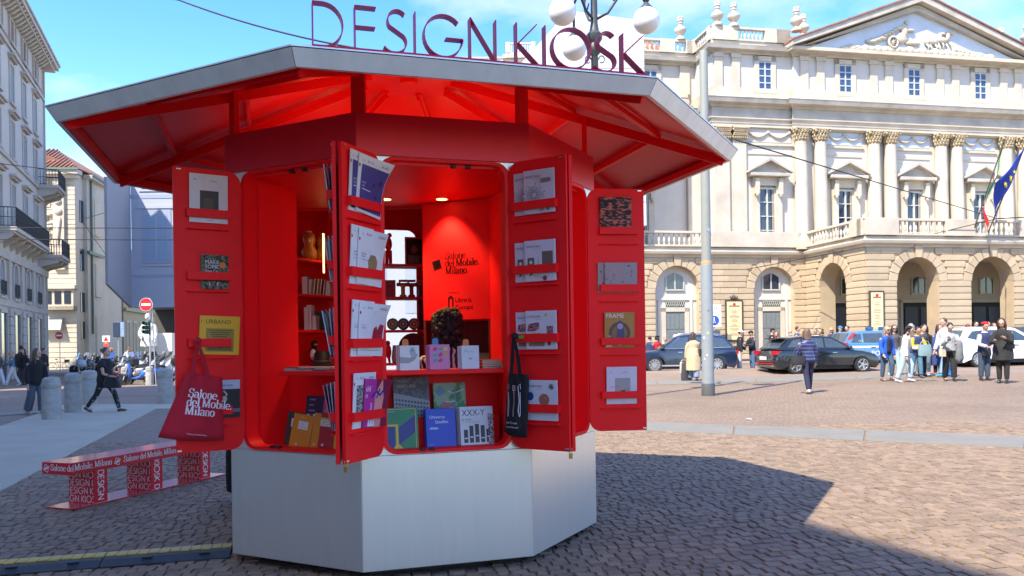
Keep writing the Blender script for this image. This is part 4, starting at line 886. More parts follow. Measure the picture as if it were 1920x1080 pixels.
# cream building with tiled roof beyond the side street
B2 = thing('corner_building', 'cream stone building with a terracotta roof and carved corner pilaster', 'building', (-35.4, 66, zg(-35)), R_(4))
MB().box(-9, 0, 0, 9, -.5, 16.2).obj('wall', CRM, B2)
for k in range(40): MB().box(-5, .03, -.045, 0, .3 + k * .4, .3 + k * .4 + .34).obj('stone_course', CRM, B2)
MB().box(-9.2, .5, -.6, .3, 15.9, 16.25).box(-9.1, .35, -.35, .2, 15.6, 15.9).obj('cornice', CRM, B2); MB().box(-9.3, .6, -.72, -.55, 16.2, 16.38).obj('gutter', COPP, B2)
MB().add([(-9.2, -.6, 16.35), (.5, -.6, 16.35), (.5, 9, 16.35), (-9.2, 9, 16.35), (-6, 4, 18.9), (-3.2, 4, 18.9)], [(0, 1, 5, 4), (1, 2, 5), (2, 3, 4, 5), (3, 0, 4)]).obj('roof', TILE, B2)
mb = MB()
for k in range(26): x = -9 + k * .37; t = min(1, (x + 9.2) / 3.2, (.5 - x) / 3.7); mb.tube([(x, -.65, 16.40), (x, -.6 + 4.6 * t, 16.40 + 2.55 * t)], .09, 5)
mb.obj('tile_rows', TILE, B2, True, kind='stuff')
p = MB().box(-1.6, -.75, -.28, 0, 8.2, 15.6).obj('carved_pilaster', CRM, B2)
mb = MB()
for z, r in ((14.9, .3), (14.2, .24), (13.7, .3), (12.9, .34), (12.9, .2)): mb.ball((-1.18, -.30, z), (r, .14, r * .9), 10, 6)
mb.tube([(-1.18, -.3, 12.4), (-1.18, -.3, 10.2)], [.22, .05], 8); mb.obj('carving', CRM, p, True, kind='stuff')
MB().box(-3.6, -1.9, -.1, 0, 13.3, 15.0).box(-3.4, -2.1, -.16, -.1, 13.5, 14.8).obj('relief_panel', CRM, B2)
mb = MB(); rnd = random.Random(5)
for k in range(26): mb.ball((-2.7 + rnd.uniform(-1, .9), -.12, 10.4 + rnd.uniform(0, 2.4)), (rnd.uniform(.12, .3), .14, rnd.uniform(.1, .3)), 7, 5)
mb.obj('carved_relief', CRM, B2, True, kind='stuff')
MB().box(-3.8, -1.4, -.25, 0, 9.6, 9.85).obj('ledge', CRM, B2); MB().box(-2.6, .3, -.9, 0, 6.6, 6.9).box(-2.4, .1, -.7, 0, 4.9, 5.2).box(-2.4, .1, -.7, 0, 4.9, 6.6).obj('bay', CRM, B2)
for k in range(3): MB().box(-2.1 + k * .75, -1.6 + k * .75, -.74, -.7, 5.4, 6.4).obj('bay_window', DKG, B2)
for z0, z1 in ((12.2, 14), (8.2, 10), (4.8, 6.4), (2.6, 4)): MB().box(-.003, .05, .8, 1.5, z0, z1).obj('side_window', DKG, B2)
o = MB().prism([(-.6, 3.3), (.9, 3.3), (.2, 4.3), (-.2, 4.3)], -2.6, -1.0, T(0, 0, 0) @ YZ).obj('entrance_canopy', GSTL, B2)
B2b = thing('side_street_house', 'long plain cream house receding along the side street with green gutters', 'building', (-35.2, 67.5, zg(-35)), R_(101.3) )
# local x runs along the street away from the camera, y to the left (into the house)
MB().box(0, 10, 0, 8, -.5, 15.9).obj('wall', CRM2, B2b)
MB().box(-.2, 10.2, -.5, .2, 15.9, 16.2).obj('cornice', CRM2, B2b); MB().box(-.2, 10.2, -.62, -.5, 16.1, 16.3).box(-.1, 10, -.22, 0, 9.65, 9.9).obj('gutter', COPP, B2b)
MB().prism([(-.6, 16.3), (4, 18.2), (8, 16.3)], -.2, 10.2, YZ).obj('roof', TILE, B2b)
for x in (2.6, 4.9, 7.2):
    for z0, z1 in ((11.6, 14.4), (6.4, 8.8), (1.2, 4.4)): wtall(B2b, x, z0, z1, .5, hood=False, m=CRM, shut=z0 < 9)
MB().tube([(.9, -.1, 15.9), (.9, -.1, 3.0)], .09, 8).obj('downpipe', COPP, B2b)
B3 = thing('yellow_house', 'ochre house farther down the side street with a heavy cornice', 'building', (-37.4, 78.2, zg(-37)), R_(101.3))
YEL = mat('ochre_render', (.50, .39, .22), .85, var=.08)
MB().box(0, 22, 0, 8, -.5, 11).box(-.1, 22, -.3, .1, 5.4, 5.7).box(-.1, 22, -.5, .1, 11, 11.4).obj('wall', YEL, B3)
for k in range(8):
    for z0, z1 in ((6.4, 9.2), (1.5, 4.3)): wtall(B3, 1.5 + 2.6 * k, z0, z1, .5, hood=False, m=CRM, shut=False)
B4 = thing('far_house', 'small cream house closing the end of the side street', 'building', (-52, 112, zg(-50)), 0)
MB().box(-4, 9, 0, 8, -.5, 15).obj('wall', CRM, B4)
for k in range(4):
    for z in (1.2, 4.6, 8, 11.4): wtall(B4, -2 + k * 2.6, z, z + 2.0, .7, hood=False, m=CRM, shut=False)
# printed sheeting over scaffolding
SHEET = mat('pale_blue_sheeting', (.40, .425, .48), .7, var=.03, scale=.4); SHEETP = mat('printed_blue', (.31, .36, .45), .7, var=.03); SHEETG = mat('grey_blue_sheeting', (.33, .34, .37), .7, var=.04, scale=.3)
SHW = mat('white_sheeting', (.56, .57, .59), .75, var=.03, scale=.4); SHWP = mat('printed_pale_grey', (.47, .49, .52), .75, var=.03)
W2 = thing('wrapped_building', 'pale blue sheeted building with printed windows standing over a dark arcade', 'building', (-29.9, 64, zg(-29)))
MB().box(0, 14, 0, 9, 4.9, 17.5).obj('sheeting', SHEET, W2)
MB().add([(1.1, -6.0, 6.3), (-.01, -.01, 4.9), (-.01, -.01, 15), (1.1, -6, 14), (.9, -6.0, 6.3), (-.25, -.01, 4.9), (-.25, -.01, 15), (.9, -6, 14)], [(0, 1, 2, 3), (7, 6, 5, 4), (0, 4, 5, 1), (3, 2, 6, 7), (0, 3, 7, 4)]).obj("side_sheeting", SHEETG, W2)
for x in (2.0, 6.6, 11.2):
    for z0, z1 in ((8.4, 12.6), (14.3, 16.9)):
        q = MB().box(x - 1.15, x + 1.15, -.05, 0, z0, z1).obj('printed_window', SHEETP, W2)
        MB().box(x - .85, x + .85, -.065, -.05, z0 + .25, z1 - .4).obj('printed_glazing', mat('printed_blue_glass', (.26, .35, .45), .6), q)
        MB().box(x - .05, x + .05, -.075, -.065, z0 + .25, z1 - .4).box(x - 1.5, x + 1.5, -.08, 0, z1 + .1, z1 + .35).box(x - 1.35, x + 1.35, -.07, 0, z0 - .25, z0 - .1).obj('printed_frame', SHEET, q)
MB().box(0, 14, -.03, 0, 7.3, 7.5).box(0, 14, -.03, 0, 13.5, 13.8).obj('printed_moulding', SHEETP, W2)
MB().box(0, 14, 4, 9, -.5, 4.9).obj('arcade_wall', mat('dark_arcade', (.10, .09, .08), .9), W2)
for k in range(6): MB().box(3.2 + k * .62, 3.6 + k * .62, 1.5 + k * .3, 1.9 + k * .3, -.5, 4.9).obj('arcade_column', CRM, W2)
W1 = thing('sheeted_wing', 'white printed sheeting over the left wing of the theatre', 'building', (0, 43.6, 0))
MB().prism([(-9, .0), (.4, .0), (.4, 7.75), (7.32, 7.75), (7.32, 18.75), (3.3, 19.35), (.1, 15.9), (-9, 15.9)], -1.6, 0, XZ).obj('sheeting', SHW, W1)
mb = MB(); 
for k in range(9):
    for j in range(4): mb.ring([(4.1 + k * .36 + (j % 2) * .18 + .15 * cos(i * pi / 4), 17.1 + j * .42 + .17 * sin(i * pi / 4)) for i in range(8)], [(4.1 + k * .36 + (j % 2) * .18 + .10 * cos(i * pi / 4), 17.1 + j * .42 + .12 * sin(i * pi / 4)) for i in range(8)], 0, .01, XZ)
mb.obj('printed_frieze', SHWP, W1, kind='stuff')
for z0, z1 in ((16.2, 16.35), (15.2, 15.35), (14.7, 14.8), (13.0, 13.3), (9, 9.2)): MB().box(1.2 if z0 < 15.9 else 3.0, 7.3, -.02, 0, z0, z1).obj('printed_moulding', SHWP, W1)
for x in (2.6, 6.3):
    q = MB().box(x - .75, x + .75, -.02, 0, 9.6, 14.2).obj('printed_window', SHWP, W1); MB().box(x - .55, x + .55, -.035, -.02, 9.8, 13.9).obj('printed_glazing', mat('printed_grey_blue', (.55, .62, .72), .7), q)
for k in range(4):
    q = MB().box(-8 + k * 2.3, -6.7 + k * 2.3, -.02, 0, 3.2, 6.2).obj('printed_window', SHWP, W1)
far = thing('distant_palace', 'top of a cream palace with roof balustrade seen behind the letters', 'building', (-1.2, 80, 0))
MB().box(1.0, 3.9, 0, 6, 0, 30.2).box(.7, 4.1, -.3, 6, 29.6, 29.9).box(1.0, 1.4, -.1, .3, 30.2, 31.2).box(3.5, 3.9, -.1, .3, 30.2, 31.2).obj('wall', CRM, far)
MB().box(1.4, 3.5, -.05, .15, 31.0, 31.15).obj('rail', CRM, far); mb = MB()
for k in range(9): mb.box(1.5 + k * .23, 1.6 + k * .23, 0, .1, 30.2, 31.0)
mb.obj('balusters', CRM, far, kind='stuff')
far2 = thing('distant_block', 'pale grey flat roofed block seen behind the letters', 'building', (-6.5, 82, 0))
MB().box(0, 6.2, 0, 6, 0, 30.3).obj('wall', mat('pale_grey_render', (.6, .62, .64), .8), far2); MB().box(-.1, 6.3, -.1, 6, 30.3, 30.5).obj('parapet', M_((.35, .36, .37)), far2)
# ------------------------------------------------------------------ street furniture
POLEM = mat('grey_green_paint', (.27, .285, .255), .55, var=.06); POLEB = mat('grey_blue_paint', (.25, .28, .29), .55, var=.07); ZINC = mat('galvanised_steel', (.45, .46, .47), .45, .6)
LAMPI = mat('lamp_iron', (.055, .065, .065), .5); OPAL = mat('opal_glass', (.82, .80, .76), .35, var=.05, scale=2)
p = at(1328, 741)
o = thing('tram_pole', 'tall plain grey steel pole with stickers and a dark foot', 'pole', tuple(p))
MB().lathe([(.172, -.1), (.172, .30), (.165, .31)], 24).obj('foot', mat('dark_grey_paint', (.07, .075, .075), .7, var=.2), o, 40)
MB().lathe([(.155, .31), (.150, 3.38), (.145, 3.42), (.128, 3.46)], 24).obj('lower_tube', POLEB, o, 40)
MB().lathe([(.126, 3.46), (.105, 8.95), (.10, 8.98)], 24).obj('upper_tube', POLEM, o, 40)
MB().lathe([(.1465, 3.40), (.148, 3.43), (.1325, 3.50)], 24).obj('joint_ring', M_((.45, .28, .14)), o, 40)
for z, c, s_, a in ((1.62, (.35, .55, .3), .07, -1.7), (1.5, (.7, .7, .7), .05, -2.4), (4.3, (.3, .4, .55), .08, -1.3), (1.05, (.7, .7, .72), .04, -1.9), (.95, (.6, .4, .5), .05, -2.3), (2.2, (.1, .1, .1), .03, -1.6)):
    MB().box(-s_ / 2, s_ / 2, -.002, .002, -s_ / 2, s_ / 2, T((.154 if z < 3 else .124) * cos(a), (.154 if z < 3 else .124) * sin(a), z) @ Rz(a + pi / 2) @ Ry(.3)).obj('sticker', M_(c), o)
lp = (2.16, 20.2, zg(2.16)); o = thing('street_lamp', 'dark iron street lamp with three white globes behind the red letters', 'street lamp', lp)
pr = [(.22, 0), (.22, .9), (.14, 1.0), (.11, 1.2), (.088, 2.0), (.083, 8.6), (.15, 8.68), (.17, 8.8), (.12, 8.9), (.19, 9.0), (.20, 9.12), (.12, 9.2), (.09, 9.4), (.07, 11.2), (.12, 11.3), (.03, 11.7)]
MB().lathe(pr, 16).obj('shaft', LAMPI, o, 40)
mb = MB()
for k in range(10): a = k * pi / 5; mb.tube([(.083 * cos(a), .083 * sin(a), 2.1), (.08 * cos(a), .08 * sin(a), 8.55)], .012, 5)
mb.obj('flutes', LAMPI, o, kind='stuff')
for k, (gx, gy) in enumerate(((-.85, -1.0), (1.23, -.4), (-.39, 1.4))):
    d = Vector((gx, gy, 0)).normalized(); r = Vector((gx, gy, 0)).length; z0 = 9.3
    arm = MB().tube([tuple(d * a + Vector((0, 0, b))) for a, b in ((.05, 9.5), (.35, 9.62), (.6, 9.95), (.75, 10.4), (1.0, 10.65), (r, 10.45), (r, 9.75))], .035, 8).tube([tuple(d * a + Vector((0, 0, b))) for a, b in ((.08, 10.6), (.4, 10.5), (.65, 10.15), (.5, 9.9), (.35, 10.05))], .022, 6).obj('arm', LAMPI, o, True)
    MB().lathe([(.05, z0 + .55), (.09, z0 + .5), (.05, z0 + .44), (.08, z0 + .40), (.17, z0 + .30), (.19, z0 + .24)], 16, T(gx, gy, 0)).obj('cap', LAMPI, arm, 40)
    MB().ball((gx, gy, z0), .325, 24, 16).obj('globe', OPAL, arm, True)
mb = MB()
for s in (-1, 1):
    for z in (8.1, 8.5): mb.tube([(s * (.1 + .07 * (1 - cos(t))), -.02, z + .09 * sin(t)) for t in [k * .6 for k in range(10)]], .016, 6)
mb.obj('scroll', LAMPI, o, True)
BOLS = mat('bollard_stone', (.33, .315, .28), .85, var=.22, scale=7, bump=.3, bscale=40)
def bollard(u, v, h, r, label):
    p = at(u, v); o = MB().lathe([(r, -.05), (r, h * .70), (r * .97, h * .71), (r * .97, h * .725), (r * 1.02, h * .74), (r * 1.02, h * .83), (r * .97, h * .84), (r * .98, h * .88), (r * .9, h * .94), (r * .62, h * .985), (.01, h)], 24).obj('bollard', BOLS, None, 35)
    o.location = p; tag(o, label, 'bollard', 'stone bollards along the path')
bollard(97, 786, .96, .195, 'stone bollard in front of the woman in the black hoodie, nearest of its row')
bollard(137, 773, .99, .195, 'stone bollard second in the row, between two others beside the path')
bollard(168, 759, .99, .21, 'stone bollard partly behind the walking woman in black')
bollard(310, 756, 1.0, .21, 'thick stone bollard half hidden by the red tote bag')
bollard(235, 722, .82, .17, 'slim tan bollard in sunlight beneath the bending man in a white shirt')
bollard(281, 722, .82, .17, 'slim tan bollard in sunlight right of the blue scooter')
# printed red bench
BRED = mat('bench_red', (.64, .012, .03), .22, var=.04, coat=.5)
b0, b1 = at(139, 957), at(425, 890); ax = (b1 - b0); BL = ax.length; ax.normalize(); pw = Vector((-ax.y, ax.x, 0)); Mb = fr((b0.x, b0.y, zg(b0.x)), ax, pw, (0, 0, 1)); BW = .37
bench = thing('bench', 'glossy red bench printed with white lettering on three block legs', 'bench', tuple(b0))
Bi = Matrix.Translation(-bench.location) @ Mb
MB().box(0, BL, 0, BW, .004, .014, Bi).obj('base_plate', BRED, bench, bevel=.002)
MB().box(-.03, BL, 0, BW, .335, .45, Bi).obj('seat', BRED, bench, bevel=.003)
SIDE = lambda x, z: Bi @ fr((x, -.0015, z), (1, 0, 0), (0, 0, 1)); END = lambda x, y, z: Bi @ fr((x - .0015, y, z), (0, -1, 0), (0, 0, 1))
mb = MB(); x = .1; WHP = mat('white_print', (.78, .76, .78), .5, var=.02)
emblem(mb, .062, END(-.03, BW - .06, .392), rot=-.4); did_text(mb, 'Salone del', .062, END(-.03, BW - .115, .372), bold=.13)
xx = .0
for k in range(3):
    w0 = did_text(mb, 'Mobile. Milano' if k == 0 else 'Salone del Mobile. Milano', .062, SIDE(xx + .01, .372), bold=.13); xx += w0 + .05
    emblem(mb, .062, SIDE(xx + .03, .392), rot=-.35); xx += .1
mb.obj('printed_lettering', WHP, bench, kind='stuff')
def clip_text(mb, s, size, M, x0, x1, off):                    # lettering trimmed at the edges of a face
    t = MB(); geo_text(t, s, size, ID, .13, .0, x=off)
    for q in t.f:
        vs = [t.v[i] for i in q]
        if min(v[0] for v in vs) >= x0 and max(v[0] for v in vs) <= x1: mb.add(vs, [(0, 1, 2, 3)], M)
for k, lx in enumerate((.25, .98, 1.72)):
    leg = MB().box(lx, lx + .16, .02, BW - .02, .014, .335, Bi).obj('leg', BRED, bench)
    mb = MB()
    for r_, (s_, of) in enumerate((('DESIGN KIOSK', -.145), ('KIOSK DESIGN KIOSK', -.285), ('DESIGN KIOSK', -.005), ('DESIGN KIOSK DESIGN', -.12))): clip_text(mb, s_, .062, END(lx, BW - .02, .024 + r_ * .08), .004, BW - .045, of)
    t = MB(); geo_text(t, 'DESIGN' if k != 1 else 'KIOSK D', .07, Bi @ fr((lx + .045, .0185, .328), (0, 0, -1), (1, 0, 0), (0, -1, 0)), .13, .0005, gap=.13)
    mb.v += [] ; b_ = len(mb.v); mb.v += t.v; mb.f += [tuple(i + b_ for i in q) for q in t.f]; mb.m += t.m
    mb.obj('printed_lettering', WHP, leg, kind='stuff')
# cable protector
CABK = mat('cable_rubber', (.012, .017, .022), .5, var=.2, scale=60, bump=.6, bscale=120); CABY = mat('yellow_plastic', (.52, .36, .05), .5, var=.1, scale=20)
c0, c1 = at(-330, 1092), at(437, 1034); ax = c1 - c0; CL = ax.length; ax.normalize(); pn = Vector((ax.y, -ax.x, 0)); Mc = fr((c0.x, c0.y, zg(c0.x) + .004), ax, pn, Vector((0, 0, 1)))
for k in range(3):
    a, b = CL * k / 3, CL * (k + 1) / 3 - .006
    o = MB().loft([[(x, y, z) for y, z in ((-.10, 0), (-.04, .030), (.10, .034), (.20, .004), (.20, 0))] for x in (a, b)], Mc).obj('cable_ramp', CABK); 
    tag(o, ('length of black and yellow cable ramp running off at the left of the frame', 'middle length of black and yellow cable ramp by the bench', 'length of black and yellow cable ramp that ends at the kiosk')[k], 'cable ramp', 'cable ramp lengths laid end to end')
    mb = MB(); 
    n = 12
    for i in range(n): x0 = a + (b - a) * i / n; mb.box(x0, x0 + (b - a) / n - .005, -.085, .02 + .010 * (i % 2), .0325, .042, Mc)
    mb.obj('lid_tabs', CABY, o, kind='stuff')
    for f in (.3, .75): x0 = a + (b - a) * f; MB().box(x0, x0 + .07, .09, .13, .028, .0355, Mc).obj('hand_hole', BLK, o)
# signs, signals
REDP = mat('sign_red', (.55, .02, .02), .45, var=.02); WHTP = mat('sign_white', (.75, .75, .75), .45, var=.02); SGRN = mat('signal_green', (.035, .09, .065), .5, var=.1); BLUP = mat('sign_blue', (.02, .07, .35), .45, var=.02)
def disc(mb, r, M, th=.02, n=28): mb.prism([(r * cos(2 * pi * k / n), r * sin(2 * pi * k / n)) for k in range(n)], 0, th, M)
def noentry(u, v, y, r, foot_v, label, pole_u=None):
    c = ray(u, v); c = Vector((c.x * y, y, c.z * y + CAM_H)); px = (ray(pole_u or u, v).x) * y
    o = thing('no_entry_sign', label, 'road sign', (px, y, zg(px)))
    MB().tube([(0, .06, 0), (0, .06, c.z - zg(px) + r)], .032, 10).obj('post', ZINC, o)
    M0 = T(c.x - px, 0, c.z - zg(px)) @ XZ
    mb = MB(); disc(mb, r, M0); d = mb.obj('disc', WHTP, o)
    mb = MB(); disc(mb, r * .95, M0 @ T(0, 0, .02), .003); mb.obj('face', REDP, d); MB().box(-r * .7, r * .7, -.13 * r * 1.4, .13 * r * 1.4, .0231, .026, M0).obj('bar', WHTP, d)
noentry(274, 571, 33, .27, 690, 'large round red no entry sign in front of the statue', 279)
noentry(111, 629, 60, .3, 690, 'small no entry sign beside the carved cream building')
y = 33; c = ray(272, 614); X = c.x * y
o = thing('traffic_light', 'green cased traffic light seen from the side on a slim post', 'traffic light', (X + .1, y - .02, zg(X)))
zc = c.z * y + CAM_H - zg(X)
MB().tube([(.28, 0.1, 0), (.16, .1, zc + .9)], .022, 8).obj('post', ZINC, o)
for k in range(3): 
    q = MB().box(-.10, .09, -.08, .08, zc - .27 + k * .18, zc - .10 + k * .18).obj('lamp_housing', SGRN, o, bevel=.03)
    MB().lathe([(.07, 0), (.075, .02), (.075, .12), (.065, .12), (.065, .02)], 14, T(-.06, -.08, zc - .185 + k * .18) @ Rx(pi / 2)).obj('visor', SGRN, q, 40)
MB().box(.07, .13, -.02, .02, zc - .31, zc + .31).obj('back_plate', SGRN, o)
y = 40; c = ray(220, 614); X = c.x * y; zc = c.z * y + CAM_H
o = thing('parking_sign', 'tall blue sign box on a grey post by the parked scooters', 'road sign', (X, y, zg(X)))
MB().tube([(0, .08, 0), (0, .08, zc + .3)], .04, 8).obj('post', ZINC, o); MB().box(-.2, .16, -.05, .1, zc - .38, zc + .36).obj('sign_box', mat('dark_blue_case', (.03, .05, .09), .5), o, bevel=.02); MB().box(.165, .34, -.04, .02, zc - .36, zc + .36).box(.2, .3, -.05, -.04, zc + .05, zc + .3).obj('panel', mat('pale_blue_panel', (.25, .38, .55), .5), o)
y = 46; c = ray(199, 632); X = c.x * y; zc = c.z * y + CAM_H
o = thing('warning_sign', 'small white sign with a red lamp on a thin post by the plain house', 'road sign', (X, y, zg(X)))
MB().tube([(0, .05, 0), (0, .05, zc + .2)], .03, 8).obj('post', ZINC, o); MB().box(-.22, .22, -.02, .03, zc - .16, zc + .2).obj('plate', WHTP, o); MB().prism([(-.14, zc - .1), (.14, zc - .1), (0, zc + .14)], .021, .024, XZ).obj('symbol', REDP, o); MB().ball((.02, -.05, zc - .32), (.13, .08, .13), 12, 8).obj('red_lamp', mat('red_lamp', (.7, .04, .03), .4, emit=(1, .05, .02, .5)), o, True)
y = 44.2; X = ray(1331, 0).x * y
o = thing('pedestrian_sign', 'white and blue pedestrian zone sign half hidden behind the tall grey pole', 'road sign', (X, y, zg(X)))
zc = CAM_H + ray(1342, 592).z * y - zg(X)
MB().tube([(0, .06, 0), (0, .06, zc + .6)], .04, 8).obj('post', ZINC, o); MB().box(-.35, .36, -.02, .03, zc - .6, zc + .62).obj('plate', WHTP, o)
mb = MB(); disc(mb, .27, T(-.02, -.021, zc - .26) @ XZ, .004); mb.obj('blue_disc', BLUP, o); mb = MB(); text(mb, 'AREA', .2, T(-.3, -.0215, zc + .34) @ XZ); text(mb, 'PEDONALE', .15, T(-.33, -.0215, zc + .12) @ XZ, squash=.75); mb.obj('lettering', INK, o)
MB().tube([(-.06, -.027, zc - .4), (-.02, -.027, zc - .25), (.06, -.027, zc - .4)], .02, 5).ball((-.02, -.027, zc - .12), .035, 8, 5).tube([(-.02, -.027, zc - .16), (-.02, -.027, zc - .27)], .03, 5).obj('walking_figure', WHTP, o); MB().box(-.25, .3, -.03, .05, zc - 1.5, zc - .8).obj('box', M_((.06, .08, .1)), o)
# overhead wires
def wire(name, pts, r, label, sag=.0):
    P = [Vector(q) for q in pts]; out_ = []
    for a, b in zip(P, P[1:]):
        for t in range(12): q = a.lerp(b, t / 12); q.z -= sag * 4 * (t / 12) * (1 - t / 12); out_.append(tuple(q))
    out_.append(tuple(P[-1])); o = MB().tube(out_, r, 5).obj(name, mat('black_cable', (.012, .012, .012), .6)); tag(o, label, 'cable', 'overhead tram wires and cables')
def pt(u, v, y): d = ray(u, v); return (d.x * y, y, d.z * y + CAM_H)
wire('cable', [pt(-40, -105, 26), pt(335, 0, 24), pt(700, 96, 21)], .026, 'thick double black cable crossing the blue sky above the kiosk roof', .15)
wire('cable', [pt(1378, 262, 19), pt(1870, 410, 41)], .018, 'black cable slanting down across the theatre front to the balcony')
wire('cable', [pt(1870, 410, 41.8), pt(1960, 405, 41)], .03, 'short cable from the flag balcony off to the right')
wire('cable', [pt(1870, 410, 41.8), pt(1745, 440, 41.5), pt(1400, 505, 44)], .02, 'thin cable along the balcony front of the theatre')
wire('tram_wire', [pt(-60, 427, 34), pt(420, 428, 38)], .02, 'upper tram wire before the pale blue sheeted building')
wire('tram_wire', [pt(-60, 449, 32), pt(420, 450, 36)], .018, 'lower tram wire before the pale blue sheeted building')
wire('tram_wire', [pt(-60, 300, 36), pt(80, 316, 45), pt(170, 332, 62)], .022, 'dark tram wire from the grey building to the tiled roof house')
wire('tram_wire', [pt(152, 412, 50), pt(210, 395, 62)], .022, 'short span wire held by an insulator near the green downpipe')
wire('tram_wire', [pt(152, 412, 50), pt(200, 480, 60)], .02, 'slanting span wire below the insulator')
# statue
MARB = mat('white_marble', (.66, .63, .57), .7, var=.12, scale=2, bump=.15, bscale=12)
sy = 47; sX = ray(288, 0).x * sy
stt = thing('statue', 'white marble statue of a man in a coat before a square block', 'statue', (sX, sy, zg(sX)))
MB().box(-1.15, 1.15, -.9, 1.1, -.05, .42).obj('step', MARB, stt, bevel=.03); MB().box(-.95, .95, -.75, 1.0, .42, .68).obj('plinth', MARB, stt, bevel=.03)
MB().box(-.78, .78, .0, .9, .68, 2.5).obj('block', MARB, stt, bevel=.02)
# ------------------------------------------------------------------ vehicles
TYRE = mat('tyre_rubber', (.018, .018, .019), .8); ALLOY = mat('alloy_rim', (.50, .51, .52), .3, .8); CGLS = mat('car_glass', (.05, .07, .085), .05, var=.2, spec=.8)
TAIL = mat('tail_light', (.45, .01, .012), .2, coat=.6); HEADL = mat('head_light', (.6, .63, .66), .15, coat=.6); TRIM = mat('black_trim', (.02, .021, .022), .5); CHRO = mat('chrome', (.65, .66, .68), .18, .95)
def wheel(root, x, y, r, wd, spokes, side):
    M = T(x, y, r) @ Rx(pi / 2 * -side)            # local +z points outwards
    o = MB().lathe([(r * .62, -wd / 2), (r * .95, -wd / 2), (r, -wd * .3), (r, wd * .3), (r * .95, wd / 2), (r * .66, wd / 2), (r * .62, wd * .3)], 28, M).obj('wheel', TYRE, root, 40)
    mb = MB().lathe([(r * .68, wd * .30), (r * .68, wd * .49), (r * .62, wd * .50), (r * .60, wd * .3)], 28, M)
    for k in range(spokes):
        a = 2 * pi * k / spokes; mb.loft([[(q * cos(a) - t * sin(a), q * sin(a) + t * cos(a), z) for t, z in ((-w_, wd * .28), (w_, wd * .28), (w_, zz), (-w_, zz))] for q, w_, zz in ((.03, r * .10, wd * .43), (r * .35, r * .06, wd * .46), (r * .64, r * .085, wd * .47))], M)
    mb.lathe([(r * .14, wd * .3), (r * .14, wd * .48), (.001, wd * .49)], 12, M); mb.obj('rim', ALLOY, o, 40)
    MB().lathe([(r * .64, wd * .1), (.001, wd * .1)], 20, M).obj('brake', TRIM, o)
def car(name, label, loc, yaw, paint, low, cab, wins, wb, r, x_rear, W, belt, taper=.32, spokes=10, group='cars on the roadway before the theatre', roof=None, dark=False):
    """low: outline (x, z) of the lower body from rear bottom clockwise over the top; cab: cabin outline over the belt"""
    o = thing(name, label, 'car', loc, yaw, group); h = W / 2; wx = (x_rear, x_rear + wb)
    top = low; bot = []
    zb = .20
    for x in (wx[1], wx[0]):
        R2 = r * 1.13; bot += [(x + R2 * cos(t), max(zb, r + R2 * sin(t))) for t in [pi * k / 10 for k in range(11)] if True]
    poly = top + [(top[-1][0] - .12, zb)] + bot + [(top[0][0] + .12, zb)]
    cx = sum(p[0] for p in poly) / len(poly)
    def sl(y, fx, dz): return [((px - cx) * fx + cx, y, pz if pz < .45 else pz - dz * (pz - .45) / .5) for px, pz in poly]
    rings = [sl(-h, .955, .10), sl(-h * .985, .97, .045), sl(-h * .92, .985, .01), sl(-h * .6, 1, 0), sl(h * .6, 1, 0), sl(h * .92, .985, .01), sl(h * .985, .97, .045), sl(h, .955, .10)]
    body = MB().loft(rings).obj('body', paint, o, 32)
    MB().box(wx[0] - r * 1.2, wx[1] + r * 1.2, -h * .8, h * .8, .18, .55).obj('underbody', TRIM, o)
    wz = lambda z: h * .93 - taper * max(0, z - belt)
    mb = MB(); n = len(cab); vs = []; fs = []
    for x, z in cab:
        q = wz(z); vs += [(x, -q, z), (x, -q * .86, z + .012), (x, 0, z + .03), (x, q * .86, z + .012), (x, q, z)]
    for i in range(n - 1): fs += [(5 * i + j, 5 * i + j + 1, 5 * i + 6 + j, 5 * i + 5 + j) for j in range(4)]
    fs += [tuple(5 * i for i in range(n)), tuple(5 * i + 4 for i in range(n))[::-1]]
    mb.add(vs, [f[::-1] for f in fs]).obj('roof', roof or paint, o, 30)
    for wi in wins:
        for s in (-1, 1):
            q = MB(); a = [(x, s * (wz(z) + .006), z) for x, z in wi]; b = [(x, s * (wz(z) - .02), z) for x, z in wi]; k = len(wi)
            q.add(a + b, [tuple(range(k)) if s < 0 else tuple(range(k))[::-1]] + [(i, i + k, (i + 1) % k + k, (i + 1) % k) for i in range(k)]); q.obj('side_window', CGLS, o)
    def screen(i, j, nm):
        (x0, z0), (x1, z1) = cab[i], cab[j]; d = Vector((x1 - x0, 0, z1 - z0)); nrm = Vector((-d.z, 0, d.x)).normalized() * .018
        if nrm.z < 0: nrm = -nrm
        A, B = Vector((x0, 0, z0)) + d * .08, Vector((x0, 0, z0)) + d * .92; q0, q1 = wz(A.z) * .90, wz(B.z) * .88
        P = [A + Vector((0, -q0, 0)), A + Vector((0, q0, 0)), B + Vector((0, q1, 0)), B + Vector((0, -q1, 0))]; P2 = [p + Vector((0, 0, .012)) for p in (A, B)]
        mid = nrm * 1.6; vs = [tuple(p + nrm) for p in P]; m0, m1 = tuple(A + mid + nrm * .5), tuple(B + mid + nrm * .5)
        MB().add([vs[0], m0, vs[1], vs[2], m1, vs[3]], [(0, 1, 4, 5), (1, 2, 3, 4)]).obj(nm, CGLS, o, True)
    screen(0, 1, 'rear_window'); screen(n - 1, n - 2, 'windscreen')
    for x in wx:
        for s in (-1, 1): wheel(o, x, s * (h - .12), r, .22, spokes, s)
    return o, h, wz
